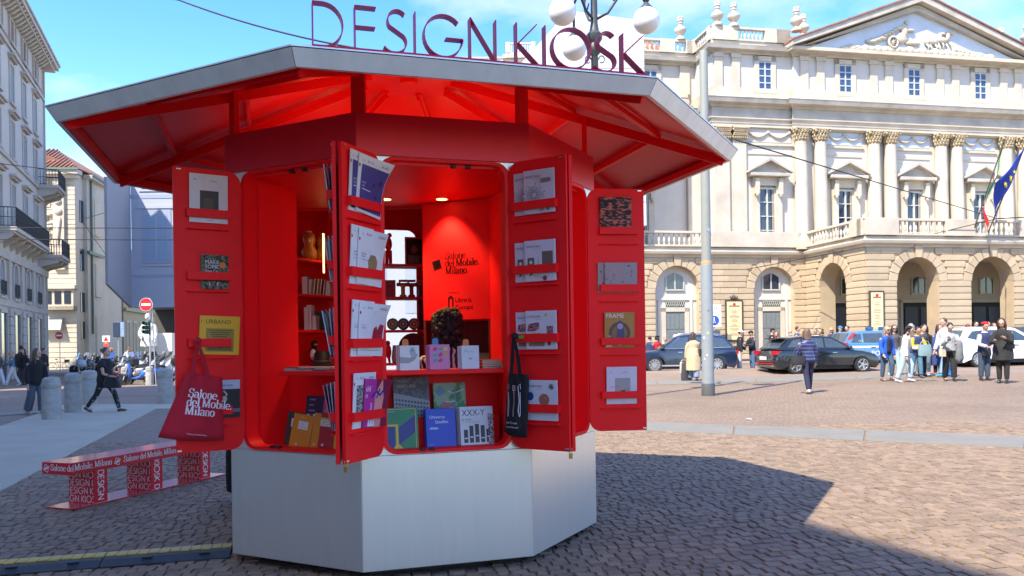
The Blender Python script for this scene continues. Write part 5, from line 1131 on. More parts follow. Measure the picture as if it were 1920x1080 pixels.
def extras(o, h, wz, belt, mx, handles, tail, head, seams, chrome=None, mirror=TRIM):
    for s in (-1, 1):
        MB().ball((mx, s * (h + .04), belt + .06), (.09, .10, .07), 10, 8).box(mx - .03, mx + .05, min(s * h, s * (h - .1)), max(s * h, s * (h - .1)), belt, belt + .05).obj('mirror', mirror, o, 40)
        for x in handles: MB().box(x, x + .2, min(s * (h - .005), s * (h + .02)), max(s * (h - .005), s * (h + .02)), belt - .14, belt - .11).obj('handle', CHRO if chrome else TRIM, o, bevel=.006)
        for x in seams: MB().box(x, x + .009, min(s * h * .9, s * (h + .0015)), max(s * h * .9, s * (h + .0015)), .34, belt - .06).obj('door_seam', TRIM, o)
        x0, x1, y0, z0, z1 = tail; MB().prism([(x0, z0), (x1, z0 + .05), (x1 + .05, z1 - .02), (x0, z1)], 0, .30, T(0, s * h * .985 + (0 if s < 0 else 0), 0) @ (XZ if s > 0 else Matrix.Diagonal((1, -1, 1, 1)) @ XZ)).obj('tail_light', TAIL, o)
        x0, x1, z0, z1 = head; MB().ball(((x0 + x1) / 2, s * h * .78, (z0 + z1) / 2), ((x1 - x0) / 2, h * .19, (z1 - z0) / 2), 12, 8).obj('headlight', HEADL, o, True)
NAVY = mat('navy_car_paint', (.012, .022, .052), .22, var=.03, coat=.8); BLAK = mat('black_car_paint', (.008, .010, .013), .18, var=.03, coat=.9); WHCAR = mat('white_car_paint', (.72, .72, .72), .25, var=.02, coat=.6); POLB = mat('police_blue_paint', (.085, .21, .42), .28, var=.03, coat=.6)
# navy sports utility car facing left
suvlow = [(-2.25, .38), (-2.28, .75), (-2.2, 1.02), (-1.2, 1.06), (.6, 1.04), (1.0, 1.03), (1.75, .95), (2.12, .82), (2.24, .62), (2.22, .38)]
suvcab = [(-2.12, 1.02), (-1.72, 1.56), (-1.1, 1.64), (-.2, 1.66), (.25, 1.60), (1.12, 1.02)]
suvw = [[(-1.98, 1.12), (-1.66, 1.48), (-1.12, 1.54), (-1.12, 1.10)], [(-1.05, 1.10), (-1.05, 1.545), (-.22, 1.565), (-.22, 1.09)], [(-.15, 1.09), (-.15, 1.56), (.22, 1.52), (.86, 1.08)]]
pf, pr_ = at(1228, 701), at(1341, 698); yw = atan2(pf.y - pr_.y, pf.x - pr_.x); wb = (pf - pr_).length
SW = 1.85; off = Vector((-sin(yw), cos(yw), 0)) * -1 * (SW / 2 - .12)
mid = (pf + pr_) / 2; cen = mid - off * 0
nrm = Vector((sin(yw), -cos(yw), 0)); nrm = nrm if nrm.y > 0 else -nrm
cc = mid + nrm * (SW / 2 - .1)
o, h, wz = car('suv', 'dark navy sports utility car behind the woman in the trench coat', (cc.x, cc.y, zg(cc.x)), yw, NAVY, suvlow, suvcab, suvw, 2.66, .37, -1.36, SW, 1.03, .30, 10)
extras(o, h, wz, 1.03, .95, (-.9, .1), (-2.28, -1.98, 0, .80, .96), (1.8, 2.2, .70, .86), (-.18, -1.1), True)
for s in (-1, 1):
    MB().tube([(-1.6, s * (wz(1.62) + .0), 1.64), (-1.0, s * wz(1.66), 1.70), (.0, s * wz(1.66), 1.71), (.3, s * wz(1.6), 1.62)], .02, 6).obj('roof_rail', CHRO, o); MB().box(-1.0, 1.0, min(s * (h - .02), s * (h + .012)), max(s * (h - .02), s * (h + .012)), .30, .36).obj('sill_trim', CHRO, o); MB().tube([(-2.0, s * (wz(1.1) + .012), 1.10), (-1.1, s * (wz(1.09) + .012), 1.08), (.9, s * (wz(1.07) + .012), 1.06), (.2, s * (wz(1.54) + .012), 1.55)], .012, 5).obj('window_trim', CHRO, o)
# black hatchback facing right
hlow = [(-2.12, .34), (-2.18, .55), (-2.1, .80), (-1.95, .93), (-.9, .96), (.9, .93), (1.5, .86), (2.0, .72), (2.16, .52), (2.12, .32)]
hcab = [(-2.0, .93), (-1.48, 1.36), (-.9, 1.43), (-.3, 1.44), (.2, 1.40), (1.12, .92)]
hw = [[(-1.62, 1.02), (-1.35, 1.30), (-1.05, 1.34), (-1.05, 1.02)], [(-.98, 1.01), (-.98, 1.35), (-.15, 1.365), (-.15, 1.0)], [(-.08, 1.0), (-.08, 1.365), (.2, 1.33), (.86, .98)]]
p1, p2 = at(1487, 703.5), at(1614, 698); yw = R_(9); mid = (p1 + p2) / 2; cc = mid + Vector((-sin(yw), cos(yw), 0)) * .78
o, h, wz = car('hatchback', 'glossy black hatchback with alloy wheels behind the woman in the quilted jacket', (cc.x, cc.y, zg(cc.x)), yw, BLAK, hlow, hcab, hw, 2.73, .33, -1.32, 1.8, .93, .30, 5)
extras(o, h, wz, .93, .85, (-.75, .15), (-2.16, -1.72, 0, .74, .90), (1.72, 2.1, .60, .74), (-.12, -1.0), True)
MB().box(-2.215, -2.19, -.26, .26, .56, .68).obj('number_plate', WHTP, o); MB().box(-2.2, -2.0, -.70, .70, .31, .36).obj('exhaust_trim', CHRO, o); MB().box(-1.72, -1.45, -.62, .62, 1.345, 1.385, T(-.10, 0, 0)).obj('spoiler', BLAK, o, bevel=.01); MB().box(-2.195, -2.17, -.75, .75, .40, .44).obj('reflector', TAIL, o)
# police car
plow = [(-2.0, .34), (-2.06, .6), (-2.0, .92), (-1.9, 1.0), (.9, .98), (1.5, .92), (1.95, .76), (2.06, .5), (2.0, .34)]
pcab = [(-1.95, 1.0), (-1.55, 1.52), (-.9, 1.58), (.1, 1.57), (.35, 1.52), (1.2, .97)]
pw_ = [[(-1.6, 1.08), (-1.38, 1.44), (-1.12, 1.46), (-1.12, 1.08)], [(-1.02, 1.08), (-1.02, 1.47), (-.14, 1.48), (-.14, 1.07)], [(-.04, 1.07), (-.04, 1.48), (.3, 1.45), (.9, 1.04)]]
Xc = ray(1634, 0).x * 35.6; yw = R_(6)
o, h, wz = car('police_car', 'pale blue and white police car with roof lights behind the black hatchback', (Xc, 35.6, zg(Xc)), yw, POLB, plow, pcab, pw_, 2.5, .32, -1.25, 1.75, .99, .26, 8)
extras(o, h, wz, .99, .85, (-.75, .1), (-2.04, -1.82, 0, .82, 1.1), (1.6, 2.0, .62, .78), (-.1, -1.05), False, POLB)
for s in (-1, 1): MB().box(-1.9, 1.2, min(s * (h - .03), s * (h + .004)), max(s * (h - .03), s * (h + .004)), .86, .93).obj('white_band', WHTP, o)
MB().prism([(-1.93, 1.02), (-1.75, 1.02), (-1.36, 1.50), (-1.5, 1.50)], 0, .03, T(0, -wz(1.2) + .03, 0) @ XZ).obj('rear_pillar_light', TAIL, o)
mb = MB(); text(mb, 'POLIZIA', .30, T(-.75, -h - .006, .52) @ XZ, squash=1.05); text(mb, '113', .14, T(-1.28, -wz(1.1) - .014, 1.10) @ XZ); mb.obj('lettering', WHTP, o)
for x in (-.55, .05): MB().box(x - .12, x + .12, -.55, -.25, 1.60, 1.75).obj('roof_light', mat('blue_lamp', (.03, .10, .22), .2), o, bevel=.03)
# white car at the right
wlow = [(-2.2, .34), (-2.26, .6), (-2.18, .92), (-2.05, 1.0), (1.0, .98), (1.6, .92), (2.15, .74), (2.3, .5), (2.25, .34)]
wcab = [(-2.1, 1.0), (-1.75, 1.50), (-1.0, 1.58), (.0, 1.58), (.35, 1.52), (1.35, .97)]
ww = [[(-1.75, 1.16), (-1.5, 1.42), (-1.05, 1.46), (-1.05, 1.06), (-1.3, 1.06)], [(-.98, 1.06), (-.98, 1.46), (-.1, 1.47), (-.1, 1.05)], [(-.02, 1.05), (-.02, 1.47), (.3, 1.44), (1.0, 1.03)]]
pr1 = at(1832, 690); yw = R_(7); cc = pr1 + Vector((cos(yw), sin(yw), 0)) * 1.35 + Vector((-sin(yw), cos(yw), 0)) * .8
o, h, wz = car('white_car', 'white hatchback behind the person in the red cap at the right', (cc.x, cc.y, zg(cc.x)), yw, WHCAR, wlow, wcab, ww, 2.7, .33, -1.35, 1.82, .99, .27, 10)
extras(o, h, wz, .99, 1.0, (-.8, .15), (-2.24, -1.95, 0, .80, .98), (1.8, 2.2, .6, .76), (-.06, -1.0), False, WHCAR)
Xc = ray(1945, 0).x * 36.5
o, h, wz = car('dark_car', 'dark car with a red tail lamp cut off by the right edge of the frame', (Xc, 36.5, zg(Xc)), R_(5), mat('graphite_paint', (.05, .055, .055), .25, coat=.7), plow, pcab, pw_, 2.5, .32, -1.25, 1.75, .99, .26, 8)
extras(o, h, wz, .99, .85, (-.75, .1), (-2.04, -1.82, 0, .82, 1.1), (1.6, 2.0, .62, .78), (-.1,))
# motor scooters, motorcycles and bicycles
def scooter(u, v, yaw, paint, label, screen=True, box=False, big=False, y=None):
    p = at(u, v) if y is None else atY(u, y)
    o = thing('motorcycle' if big else 'motor_scooter', label, 'motorcycle' if big else 'scooter', tuple(p), yaw, 'two wheelers parked round the statue')
    r = .30 if big else .25; wbk = 1.4 if big else 1.28
    for x in (-wbk / 2, wbk / 2):
        M = T(x, 0, r) @ Rx(pi / 2); w = MB().lathe([(r * .72, -.05), (r * .95, -.055), (r, 0), (r * .95, .055), (r * .72, .05)], 20, M).obj('wheel', TYRE, o, 40)
        mb = MB().lathe([(r * .7, -.02), (r * .74, -.03), (r * .74, .03), (r * .7, .02)], 18, M)
        for k in range(5): a = k * 2 * pi / 5; mb.tube([tuple(M @ Vector((.02 * cos(a), .02 * sin(a), 0))), tuple(M @ Vector((r * .72 * cos(a), r * .72 * sin(a), 0)))], .018, 5)
        mb.obj('rim', ALLOY, w)
        MB().loft([[(x + (r + q) * cos(t), yy, r + (r + q) * sin(t)) for yy, q in ((-.07, .02), (0, .05), (.07, .02), (0, .03))] for t in [(.5 + .35 * k) if x > 0 else (.9 + .3 * k) for k in range(6)]]).obj('mudguard', paint, o, True)
    if big: MB().loft([[(x, y_ * w_, z0 + zz * hh) for y_, zz in ((-1, 0), (-.8, .8), (0, 1), (.8, .8), (1, 0), (0, -.3))] for x, w_, z0, hh in ((-.35, .10, .55, .2), (0, .2, .5, .42), (.3, .2, .55, .45), (.5, .12, .65, .3))]).obj('fuel_tank', paint, o, True)
    else: MB().loft([[(x, y_ * w_, z0 + zz * hh) for y_, zz in ((-1, 0), (-.85, .75), (0, 1), (.85, .75), (1, 0), (0, -.1))] for x, w_, z0, hh in ((-.85, .08, .62, .12), (-.6, .2, .45, .32), (-.15, .2, .35, .38), (0, .17, .30, .12), (.3, .17, .28, .06))]).obj('body_shell', paint, o, True)
    MB().loft([[(x, y_ * w_, z + zz * .09) for y_, zz in ((-1, 0), (-.9, 1), (.9, 1), (1, 0))] for x, w_, z in ((-.82, .12, .80), (-.5, .16, .78), (-.1, .15, .74), (.02, .10, .75))]).obj('seat', TRIM, o, 40)
    MB().loft([[(x + dx, y_ * w_, z) for y_, dx in ((-1, 0), (0, .08), (1, 0), (0, -.05))] for x, w_, z in ((.42, .12, .28), (.36, .2, .55), (.40, .2, .85), (.44, .10, 1.0))]).obj('leg_shield', paint, o, True)
    MB().tube([(wbk / 2, -.09, r), (.42, -.06, .95)], .028, 6).tube([(wbk / 2, .09, r), (.42, .06, .95)], .028, 6).obj('fork', ALLOY, o)
    MB().tube([(.28, -.34, 1.02), (.36, -.2, 1.06), (.40, 0, 1.0), (.36, .2, 1.06), (.28, .34, 1.02)], .02, 7).obj('handlebar', TRIM, o)
    for s in (-1, 1): MB().tube([(.36, s * .24, 1.05), (.40, s * .3, 1.2)], .01, 5).ball((.38, s * .32, 1.24), (.03, .07, .045), 8, 6).obj('mirror', TRIM, o)
    MB().ball((.50, 0, .86), (.08, .1, .09), 10, 8).obj('headlight', HEADL, o, True)
    if screen: MB().loft([[(x, y_ * w_, z) for y_ in (-1, -.5, .5, 1)] for x, w_, z in ((.52, .2, .95), (.44, .22, 1.2), (.34, .16, 1.45))], caps=False).obj('windscreen', glass('screen_glass', (.8, .85, .88), .3), o, True)
    if box: MB().box(-1.05, -.68, -.2, .2, .86, 1.16).obj('top_box', TRIM, o, bevel=.05)
    MB().tube([(-.1, .12, .3), (-.2, .3, .02)], .015, 5).tube([(-.8, -.14, .33), (-.2, -.12, .25)], .05, 7).obj('stand_and_exhaust', TRIM, o)
    return o
P_ = lambda c: M_(c, .3, coat=.6)
scooter(262, 722, R_(200), P_((.02, .14, .5)), 'bright blue scooter between the two slim tan bollards')
scooter(222, 721, R_(160), P_((.16, .04, .02)), 'dark red scooter behind the walking woman in black', box=True)
scooter(300, 720, R_(250), P_((.5, .5, .48)), 'silver scooter below the statue', box=True)
scooter(322, 716, R_(235), P_((.03, .10, .3)), 'dark blue scooter in the gap left of the red door')
scooter(246, 712, R_(120), P_((.35, .38, .36)), 'grey scooter with a tall screen behind the man in the white shirt', box=True)
scooter(160, 701, R_(195), P_((.6, .6, .62)), 'white touring motorcycle beside the parked bicycles', big=True, box=True)
scooter(178, 703, R_(170), P_((.03, .03, .035)), 'black scooter left of the walking woman', box=True)
scooter(206, 708, R_(170), P_((.04, .05, .07)), 'dark scooter under the tall blue sign box')
scooter(238, 705, R_(80), P_((.12, .13, .14)), 'charcoal scooter parked in the back row by the tall sign', box=True)
for u_, v_, a_, c_, lb_, kw in ((249, 717, 210, (.42, .43, .42), 'pale grey scooter squeezed left of the blue one', dict(box=True)), (275, 715, 190, (.05, .06, .07), 'black scooter behind the blue one at the foot of the statue', {}), (289, 712, 225, (.55, .55, .5), 'cream scooter by the plinth of the statue', {}), (312, 712, 205, (.10, .11, .12), 'dark grey scooter right of the plinth', dict(box=True)), (268, 709, 150, (.30, .32, .34), 'steel grey motorcycle in the back row under the traffic light', dict(big=True)), (190, 705, 200, (.25, .26, .27), 'grey scooter between the white motorcycle and the dark one', dict(box=True)), (170, 699, 160, (.06, .06, .07), 'black motorcycle in the back row by the plain house', dict(big=True)), (333, 721, 240, (.40, .41, .40), 'light grey scooter tucked against the red tote bag', dict(box=True)), (300, 706, 170, (.04, .09, .22), 'navy scooter in the last row below the marble block', {})):
    scooter(u_, v_, R_(a_), P_(c_), lb_, **kw)
def bicycle(u, v, yaw, col, label):
    p = at(u, v); o = thing('bicycle', label, 'bicycle', tuple(p), yaw, 'bicycles parked by the grey building')
    for x in (-.52, .52):
        M = T(x, 0, .34) @ Rx(pi / 2); n = 28
        w = MB().loft([[((.33 + .018 * cos(t)) * cos(a), (.33 + .018 * cos(t)) * sin(a), .018 * sin(t)) for t in (0, 1.57, 3.14, 4.71)] for a in [2 * pi * k / n for k in range(n + 1)]], M, caps=False).obj('wheel', TYRE, o, True)
        mb = MB()
        for k in range(12): a = k * pi / 6; mb.tube([tuple(M @ Vector((0, 0, .03 * (-1) ** k))), tuple(M @ Vector((.32 * cos(a), .32 * sin(a), 0)))], .004, 3)
        mb.obj('spokes', ALLOY, w, kind='stuff')
    F = lambda *q: MB().tube(list(q), .018, 6)
    m = M_(col, .35); mb = F((-.52, 0, .34), (-.05, 0, .30), (.36, 0, .80), (-.18, 0, .78), (-.05, 0, .30)); mb.tube([(-.18, 0, .78), (-.52, 0, .34)], .014, 6); mb.tube([(.36, 0, .82), (.42, 0, .6), (.52, 0, .34)], .018, 6); mb.obj('frame', m, o)
    MB().tube([(.36, 0, .8), (.34, 0, 1.0)], .014, 6).tube([(.25, -.28, 1.02), (.36, -.1, 1.02), (.36, .1, 1.02), (.25, .28, 1.02)], .014, 6).obj('handlebar', TRIM, o); MB().tube([(-.18, 0, .78), (-.21, 0, .93)], .014, 6).ball((-.24, 0, .95), (.14, .08, .035), 10, 6).obj('saddle', TRIM, o)
    MB().box(.44, .70, -.15, .15, .72, .92).obj('basket', TRIM, o)
    return o
bicycle(112, 696, R_(8), (.04, .04, .045), 'black bicycle with big wheels standing beside the grey building')
bicycle(136, 694, R_(14), (.3, .25, .05), 'yellowish bicycle behind the black one by the side street')
bicycle(150, 697, R_(-20), (.1, .1, .12), 'dark bicycle leaning next to the white motorcycle')
# ------------------------------------------------------------------ people
SKIN = mat('skin', (.50, .29, .20), .55, var=.05); SKIN2 = mat('tanned_skin', (.40, .22, .14), .55, var=.05); EYE = mat('dark_eye', (.02, .015, .012), .3); LIP = mat('lip', (.40, .13, .11), .5)
def cloth(c): return mat('cloth_%d_%d_%d' % tuple(int(q * 500) for q in c), c, .85, var=.14, scale=7, bump=.55, bscale=11)
def hairm(c): return mat('hair_%d_%d_%d' % tuple(int(q * 500) for q in c), c, .5, var=.3, scale=18, bump=.5, bscale=60, stretch=(1, 1, .15))
BRH, DKH, BLH, GRH, REH, BKH = (.055, .030, .018), (.020, .013, .010), (.36, .23, .11), (.25, .23, .21), (.22, .07, .025), (.010, .008, .008)
def skel(H, legs, arms, lean=4, hy=0, hp=0, twist=0):
    J = {}; V = Vector
    P = V((0, 0, .53 * H)); t = V((0, sin(R_(lean)), cos(R_(lean)))); fwd = V((0, cos(R_(lean)), -sin(R_(lean))))
    for s, (p, k) in ((-1, legs[0]), (1, legs[1])):
        h = P + V((s * .052 * H, 0, -.015 * H)); a = R_(p); kn = h + V((s * .006 * H, sin(a), -cos(a))) * 1 * .24 * H if False else h + V((0, sin(a), -cos(a))) * .24 * H; b = R_(p - k); an = kn + V((0, sin(b), -cos(b))) * .24 * H
        J['hip', s], J['knee', s], J['ank', s] = h, kn, an; J['foot', s] = R_(max(-25, min(25, (p - k) * .6)))
    low = min(J['ank', -1].z, J['ank', 1].z); dz = .042 * H - low
    for k_ in J:
        if isinstance(J[k_], Vector): J[k_] = J[k_] + V((0, 0, dz))
    P = P + V((0, 0, dz)); J['P'], J['t'], J['f'] = P, t, fwd
    tw = Matrix.Rotation(R_(twist), 3, 'Z'); J['tw'] = tw
    for s, q in ((-1, arms[0]), (1, arms[1])):
        p, ab, e = q[:3]; inn = q[3] if len(q) > 3 else 0
        sh = P + t * .242 * H + tw @ V((s * .112 * H, 0, 0)); a = R_(p + lean * .3); d1 = V((s * sin(R_(ab)), sin(a) * cos(R_(ab)), -cos(a) * cos(R_(ab))))
        el = sh + tw @ d1 * .175 * H; b = R_(p + e); d2 = V((-s * sin(R_(inn)) + s * sin(R_(ab)) * .5, sin(b) * cos(R_(inn)), -cos(b) * cos(R_(inn)))).normalized(); d2 = tw @ d2
        J['sh', s], J['el', s], J['wr', s], J['hd', s] = sh, el, el + d2 * .148 * H, d2
    N = P + t * .29 * H; J['N'] = N; J['C'] = N + V((0, sin(R_(lean + hp * .6)), cos(R_(lean + hp * .6)))) * .104 * H + V((0, .012 * H, 0))
    J['hm'] = Matrix.Translation(J['C']) @ Rz(R_(-hy)) @ Rx(R_(-hp)); J['H'] = H
    return J
TOR = [(-.07, .090, .066), (-.02, .102, .074), (.04, .094, .066), (.11, .082, .059), (.17, .090, .062), (.215, .103, .064), (.245, .099, .058), (.268, .076, .050), (.288, .046, .042), (.31, .033, .034)]
def torso(mb, J, z0, z1, g=0, f=1.0, hip=1.0):
    H = J['H']; rings = []
    zs = [z0] + [q[0] for q in TOR if z0 < q[0] < z1] + [z1]
    for z in zs:
        for a, b in zip(TOR, TOR[1:]):
            if a[0] <= z <= b[0] or (z < TOR[0][0] and a is TOR[0]): t_ = max(0, (z - a[0]) / (b[0] - a[0])); rx, ry = a[1] + (b[1] - a[1]) * t_, a[2] + (b[2] - a[2]) * t_; break
        k = hip if z < .06 else 1; c = J['P'] + J['t'] * z * H; tw = J['tw']
        rings.append([tuple(c + tw @ Vector(((rx * f * k * H + g) * cos(2 * pi * i / 14), 0, 0)) + J['f'] * ((ry * f * k * H + g) * sin(2 * pi * i / 14))) for i in range(14)])
    mb.loft(rings)
def hand(mb, J, s):
    H = J['H']; w_, d = J['wr', s], J['hd', s]; side = d.cross(Vector((0, 1, 0))); side = side.normalized() if side.length > .2 else Vector((1, 0, 0)); nrm = side.cross(d).normalized()
    mb.tube([w_ - d * .01 * H, w_ + d * .02 * H, w_ + d * .055 * H], [.016 * H, .023 * H, .021 * H], 8, flat=.6)
    for k, ln in enumerate((.036, .043, .040, .031)):
        o = w_ + d * .05 * H + side * (-.016 + .0107 * k) * H; mb.tube([o, o + d * ln * .5 * H + nrm * .003 * H, o + d * ln * H + nrm * .010 * H], [.0058 * H, .0054 * H, .0042 * H], 6)
    o = w_ + d * .018 * H + side * .02 * H; mb.tube([o, o + (d * .6 + side * .8) * .024 * H, o + (d + side * .5) * .040 * H], [.0068 * H, .006 * H, .0048 * H], 6)
def figure(root, J, fine, skin, top, bot, hair, shoes, W=1.0, face=True, extra=None):
    H = J['H']; vx = fine
    mb = MB(); torso(mb, J, -.07, .30, -.004, W)
    for s in (-1, 1):
        mb.tube([J['hip', s] + Vector((0, 0, .03 * H)), J['hip', s].lerp(J['knee', s], .5), J['knee', s], J['knee', s].lerp(J['ank', s], .35), J['ank', s]], [.050 * H * W, .046 * H * W, .032 * H, .034 * H, .021 * H], 10)
        mb.tube([J['sh', s], J['sh', s].lerp(J['el', s], .5), J['el', s], J['el', s].lerp(J['wr', s], .3), J['wr', s]], [.030 * H * W, .028 * H, .022 * H, .022 * H, .0155 * H], 9); hand(mb, J, s)
        mb.ball(J['ank', s] + Vector((0, .035 * H, -.025 * H)), (.024 * H, .06 * H, .018 * H), 10, 6)
    mb.tube([J['N'] - J['t'] * .02 * H, J['N'] + J['t'] * .02 * H, J['C'] - Vector((0, .008 * H, .03 * H))], [.042 * H, .032 * H, .031 * H], 10)
    hm = J['hm']; q = lambda x, y, z: (x * H, y * H, z * H)
    mb.ball((0, 0, 0), q(.046, .055, .064), 16, 12, hm).ball(q(0, .026, -.040), q(.030, .027, .026), 10, 8, hm).ball(q(0, .055, -.008), q(.0085, .013, .014), 8, 6, hm).ball(q(0, .045, .010), q(.034, .010, .008), 10, 6, hm)
    for s in (-1, 1): mb.ball(q(s * .047, -.006, -.006), q(.007, .012, .017), 7, 6, hm)
    mb.obj('body', skin, root, True, remesh=vx)
    if face:
        for s in (-1, 1): MB().ball(q(s * .0185, .0505, .001), q(.0085, .0055, .0048), 8, 6, hm).obj('eye', EYE, root, True)
        MB().ball(q(0, .0520, -.036), q(.014, .0045, .0042), 8, 6, hm).obj('mouth', LIP, root, True)
    # upper garment: (colour, sleeve 0..2, hem, bulk, skirt hem height or None, flare)
    c, sl, hem, bulk, skirt, flare = (tuple(top) + (None, 1))[:6]
    m = c if not isinstance(c, tuple) else cloth(c); mb = MB(); torso(mb, J, hem, .298, bulk, W)
    for s in (-1, 1):
        pts = [J['sh', s] - Vector((s * .02 * H, 0, 0)), J['sh', s].lerp(J['el', s], .5), J['el', s]] ; rr = [.031 * H * W + bulk * .9, .031 * H + bulk, .027 * H + bulk * .9]
        if sl >= 1: mb.tube(pts[:2] + ([] if sl < 1.5 else [J['el', s], J['el', s].lerp(J['wr', s], .5), J['wr', s].lerp(J['el', s], .04)]), rr[:2] + ([] if sl < 1.5 else [.028 * H + bulk, .026 * H + bulk, .022 * H + bulk]), 10)
    if skirt is not None:
        P = J['P']; z0 = P.z + .12 * H; rings = []; n = 7
        fx = (J['knee', 1] + J['knee', -1]) / 2
        for k in range(n + 1):
            t_ = k / n; z = z0 + (skirt - z0) * t_; off = Vector((0, (fx.y - P.y) * t_ * .7, 0)); rx = (.088 + .030 * min(1, t_ * 3) + .022 * flare * t_) * H * W + bulk; ry = (.064 + .028 * min(1, t_ * 3) + .030 * flare * t_) * H * W + bulk
            rings.append([(P.x + off.x + (rx + .010 * H * t_ * sin(5 * a + k)) * cos(a), P.y + off.y + (ry + .010 * H * t_ * cos(4 * a)) * sin(a), z) for a in [2 * pi * i / 18 for i in range(18)]])
        mb.loft(rings[::-1])
    mb.obj('coat' if skirt is not None else 'top', m, root, True, remesh=vx * 1.25)
    if bot:
        c, wk, wa = bot[:3]; m = c if not isinstance(c, tuple) else cloth(c); mb = MB(); torso(mb, J, -.07, .05, .007, W, 1.02)
        for s in (-1, 1):
            ln = bot[3] if len(bot) > 3 else .93
            a_ = J['knee', s].lerp(J['ank', s], ln); mb.tube([J['hip', s] + Vector((0, 0, .03 * H)), J['hip', s].lerp(J['knee', s], .45), J['knee', s], J['knee', s].lerp(a_, .5), a_], [.056 * H * W, (.050 + wk * .3) * H * W, (.038 + wk) * H, (.035 + (wk + wa) / 2) * H, (.027 + wa) * H], 11)
        mb.obj('trousers', m, root, True, remesh=vx * 1.2)
    if shoes:
        for s in (-1, 1):
            a = J['ank', s]; M = T(*a) @ Rx(J['foot', s]); 
            MB().loft([[(w_ * H * cos(2 * pi * i / 10), y_ * H, -.036 * H + (zt * H) * (.5 + .5 * sin(2 * pi * i / 10)) - .004 * H) for i in range(10)] for y_, w_, zt in ((-.034, .012, .03), (-.025, .022, .05), (.0, .024, .055), (.04, .026, .04), (.075, .026, .028), (.098, .018, .020), (.104, .006, .012))], M).obj('shoe', shoes if not isinstance(shoes, tuple) else M_(shoes, .6), root, True)
    if hair:
        kind, c = hair; m = c if not isinstance(c, tuple) else hairm(c); mb = MB()
        if kind != 'bald':
            mb.ball(q(0, -.013, .016), q(.0525, .054, .060), 16, 10, hm)
            if kind == 'long' or kind == 'mid':
                L_ = .20 if kind == 'long' else .115
                prev = [(0, -.02, .03, .050, .045), (0, -.030, -.02, .057, .040), (0, -.036, -.07, .058, .034), (0, -.050, -L_ * .8, .054, .026), (0, -.055, -L_, .034, .014)]
                mb.loft([[((x + rx * cos(2 * pi * i / 12)) * H, (y + ry * sin(2 * pi * i / 12)) * H, z * H) for i in range(12)] for x, y, z, rx, ry in prev][::-1], hm)
                for s in (-1, 1): mb.tube([hm @ Vector(q(s * .045, .012, .03)), hm @ Vector(q(s * .052, .005, -.03)), hm @ Vector(q(s * .054, .0, -.075)), hm @ Vector(q(s * .052, .008, -L_ * .9))], [.016 * H, .019 * H, .018 * H, .008 * H], 7)
            if kind == 'bun': mb.ball(q(0, -.07, .03), q(.03, .028, .028), 10, 8, hm)
            if kind == 'curly':
                rnd = random.Random(int(H * 1000))
                for k in range(26): a = rnd.uniform(0, 2 * pi); z = rnd.uniform(-.09, .06); r_ = .052 - .1 * max(0, z - .03); yy = r_ * sin(a) - .018; (yy < .02) and mb.ball(q(r_ * cos(a) * 1.1, yy, z), q(.022, .022, .022), 7, 5, hm)
            mb.obj('hair', m, root, True, remesh=vx)
        if extra and 'cap' in extra:
            cm = cloth(extra['cap']); MB().ball(q(0, -.006, .030), q(.054, .060, .046), 14, 8, hm).loft([[(x * H, y * H, z * H + d) for x, z in ((-.042, .030), (0, .038), (.042, .030))] + [(x * H, y * H, z * H + d - .006) for x, z in ((.042, .030), (0, .038), (-.042, .030))] for y, d in ((.03, 0), (.085, -.012), (.100, -.02))], hm).obj('cap', cm, root, True)
        if extra and 'beret' in extra: MB().ball(q(0, -.012, .046), q(.062, .066, .030), 14, 8, hm).obj('beret', cloth(extra['beret']), root, True)
        if extra and 'shades' in extra: MB().box(-.040 * H, -.004 * H, .050 * H, .060 * H, -.008 * H, .012 * H, hm).box(.004 * H, .040 * H, .050 * H, .060 * H, -.008 * H, .012 * H, hm).box(-.047 * H, .047 * H, .045 * H, .055 * H, .006 * H, .011 * H, hm).obj('sunglasses', TRIM, root, bevel=.003)
    if extra and 'shirt' in extra:                              # open front showing the garment underneath
        mb = MB(); t_, f_ = J['t'], J['f']; P = J['P']
        rings = []
        for z, w_, d in ((-.03, .045, .082), (.04, .042, .080), (.11, .040, .070), (.17, .042, .074), (.22, .044, .074), (.27, .030, .062)):
            c = P + t_ * z * H + f_ * (d * H + (top[3])); rings.append([tuple(c + Vector((x * w_ * H, 0, 0)) + f_ * (.006 * y)) for x, y in ((-1, -3), (-.5, .5), (.5, .5), (1, -3))])
        mb.loft(rings).obj('shirt_front', cloth(extra['shirt']), root, True)
WALK = ((22, 8), (-14, 12)); WALK2 = ((-16, 14), (24, 6)); STAND = ((2, 2), (-1, 2)); STEP = ((10, 6), (-8, 10))
HANG = ((-4, 7, 12), (6, 7, 14)); SWING = ((18, 8, 18), (-22, 8, 16)); PHONE = ((28, 4, 88, 28), (26, 4, 84, 28)); ONEUP = ((4, 8, 14), (30, 6, 95, 25)); FOLD = ((25, 8, 75, 50), (22, 8, 70, 50))
PPL = {}
def person(label, pos, face, H, legs, arms, top, bot, hair, shoes=(.03, .03, .03), skin=None, W=1.0, fine=.016, lean=4, hy=0, hp=0, group=None, extra=None, twist=0, key=None):
    # face: 0 looks at the camera, 90 to the right of the picture, 180 away, 270 to the left
    o = thing('person', label, 'person', tuple(pos), R_(face + 180), group)
    J = skel(H, legs, arms, lean, hy, hp, twist); figure(o, J, fine, skin or SKIN, top, bot, hair, shoes, W, True, extra); PPL[key] = (o, J); return o
def hand_of(key, s=1, d=.05): o, J = PPL[key]; return T(*o.location) @ Rz(o.rotation_euler.z) @ (J['wr', s] + J['hd', s] * d)
def joint(key, nm): o, J = PPL[key]; return T(*o.location) @ Rz(o.rotation_euler.z) @ (J[nm])
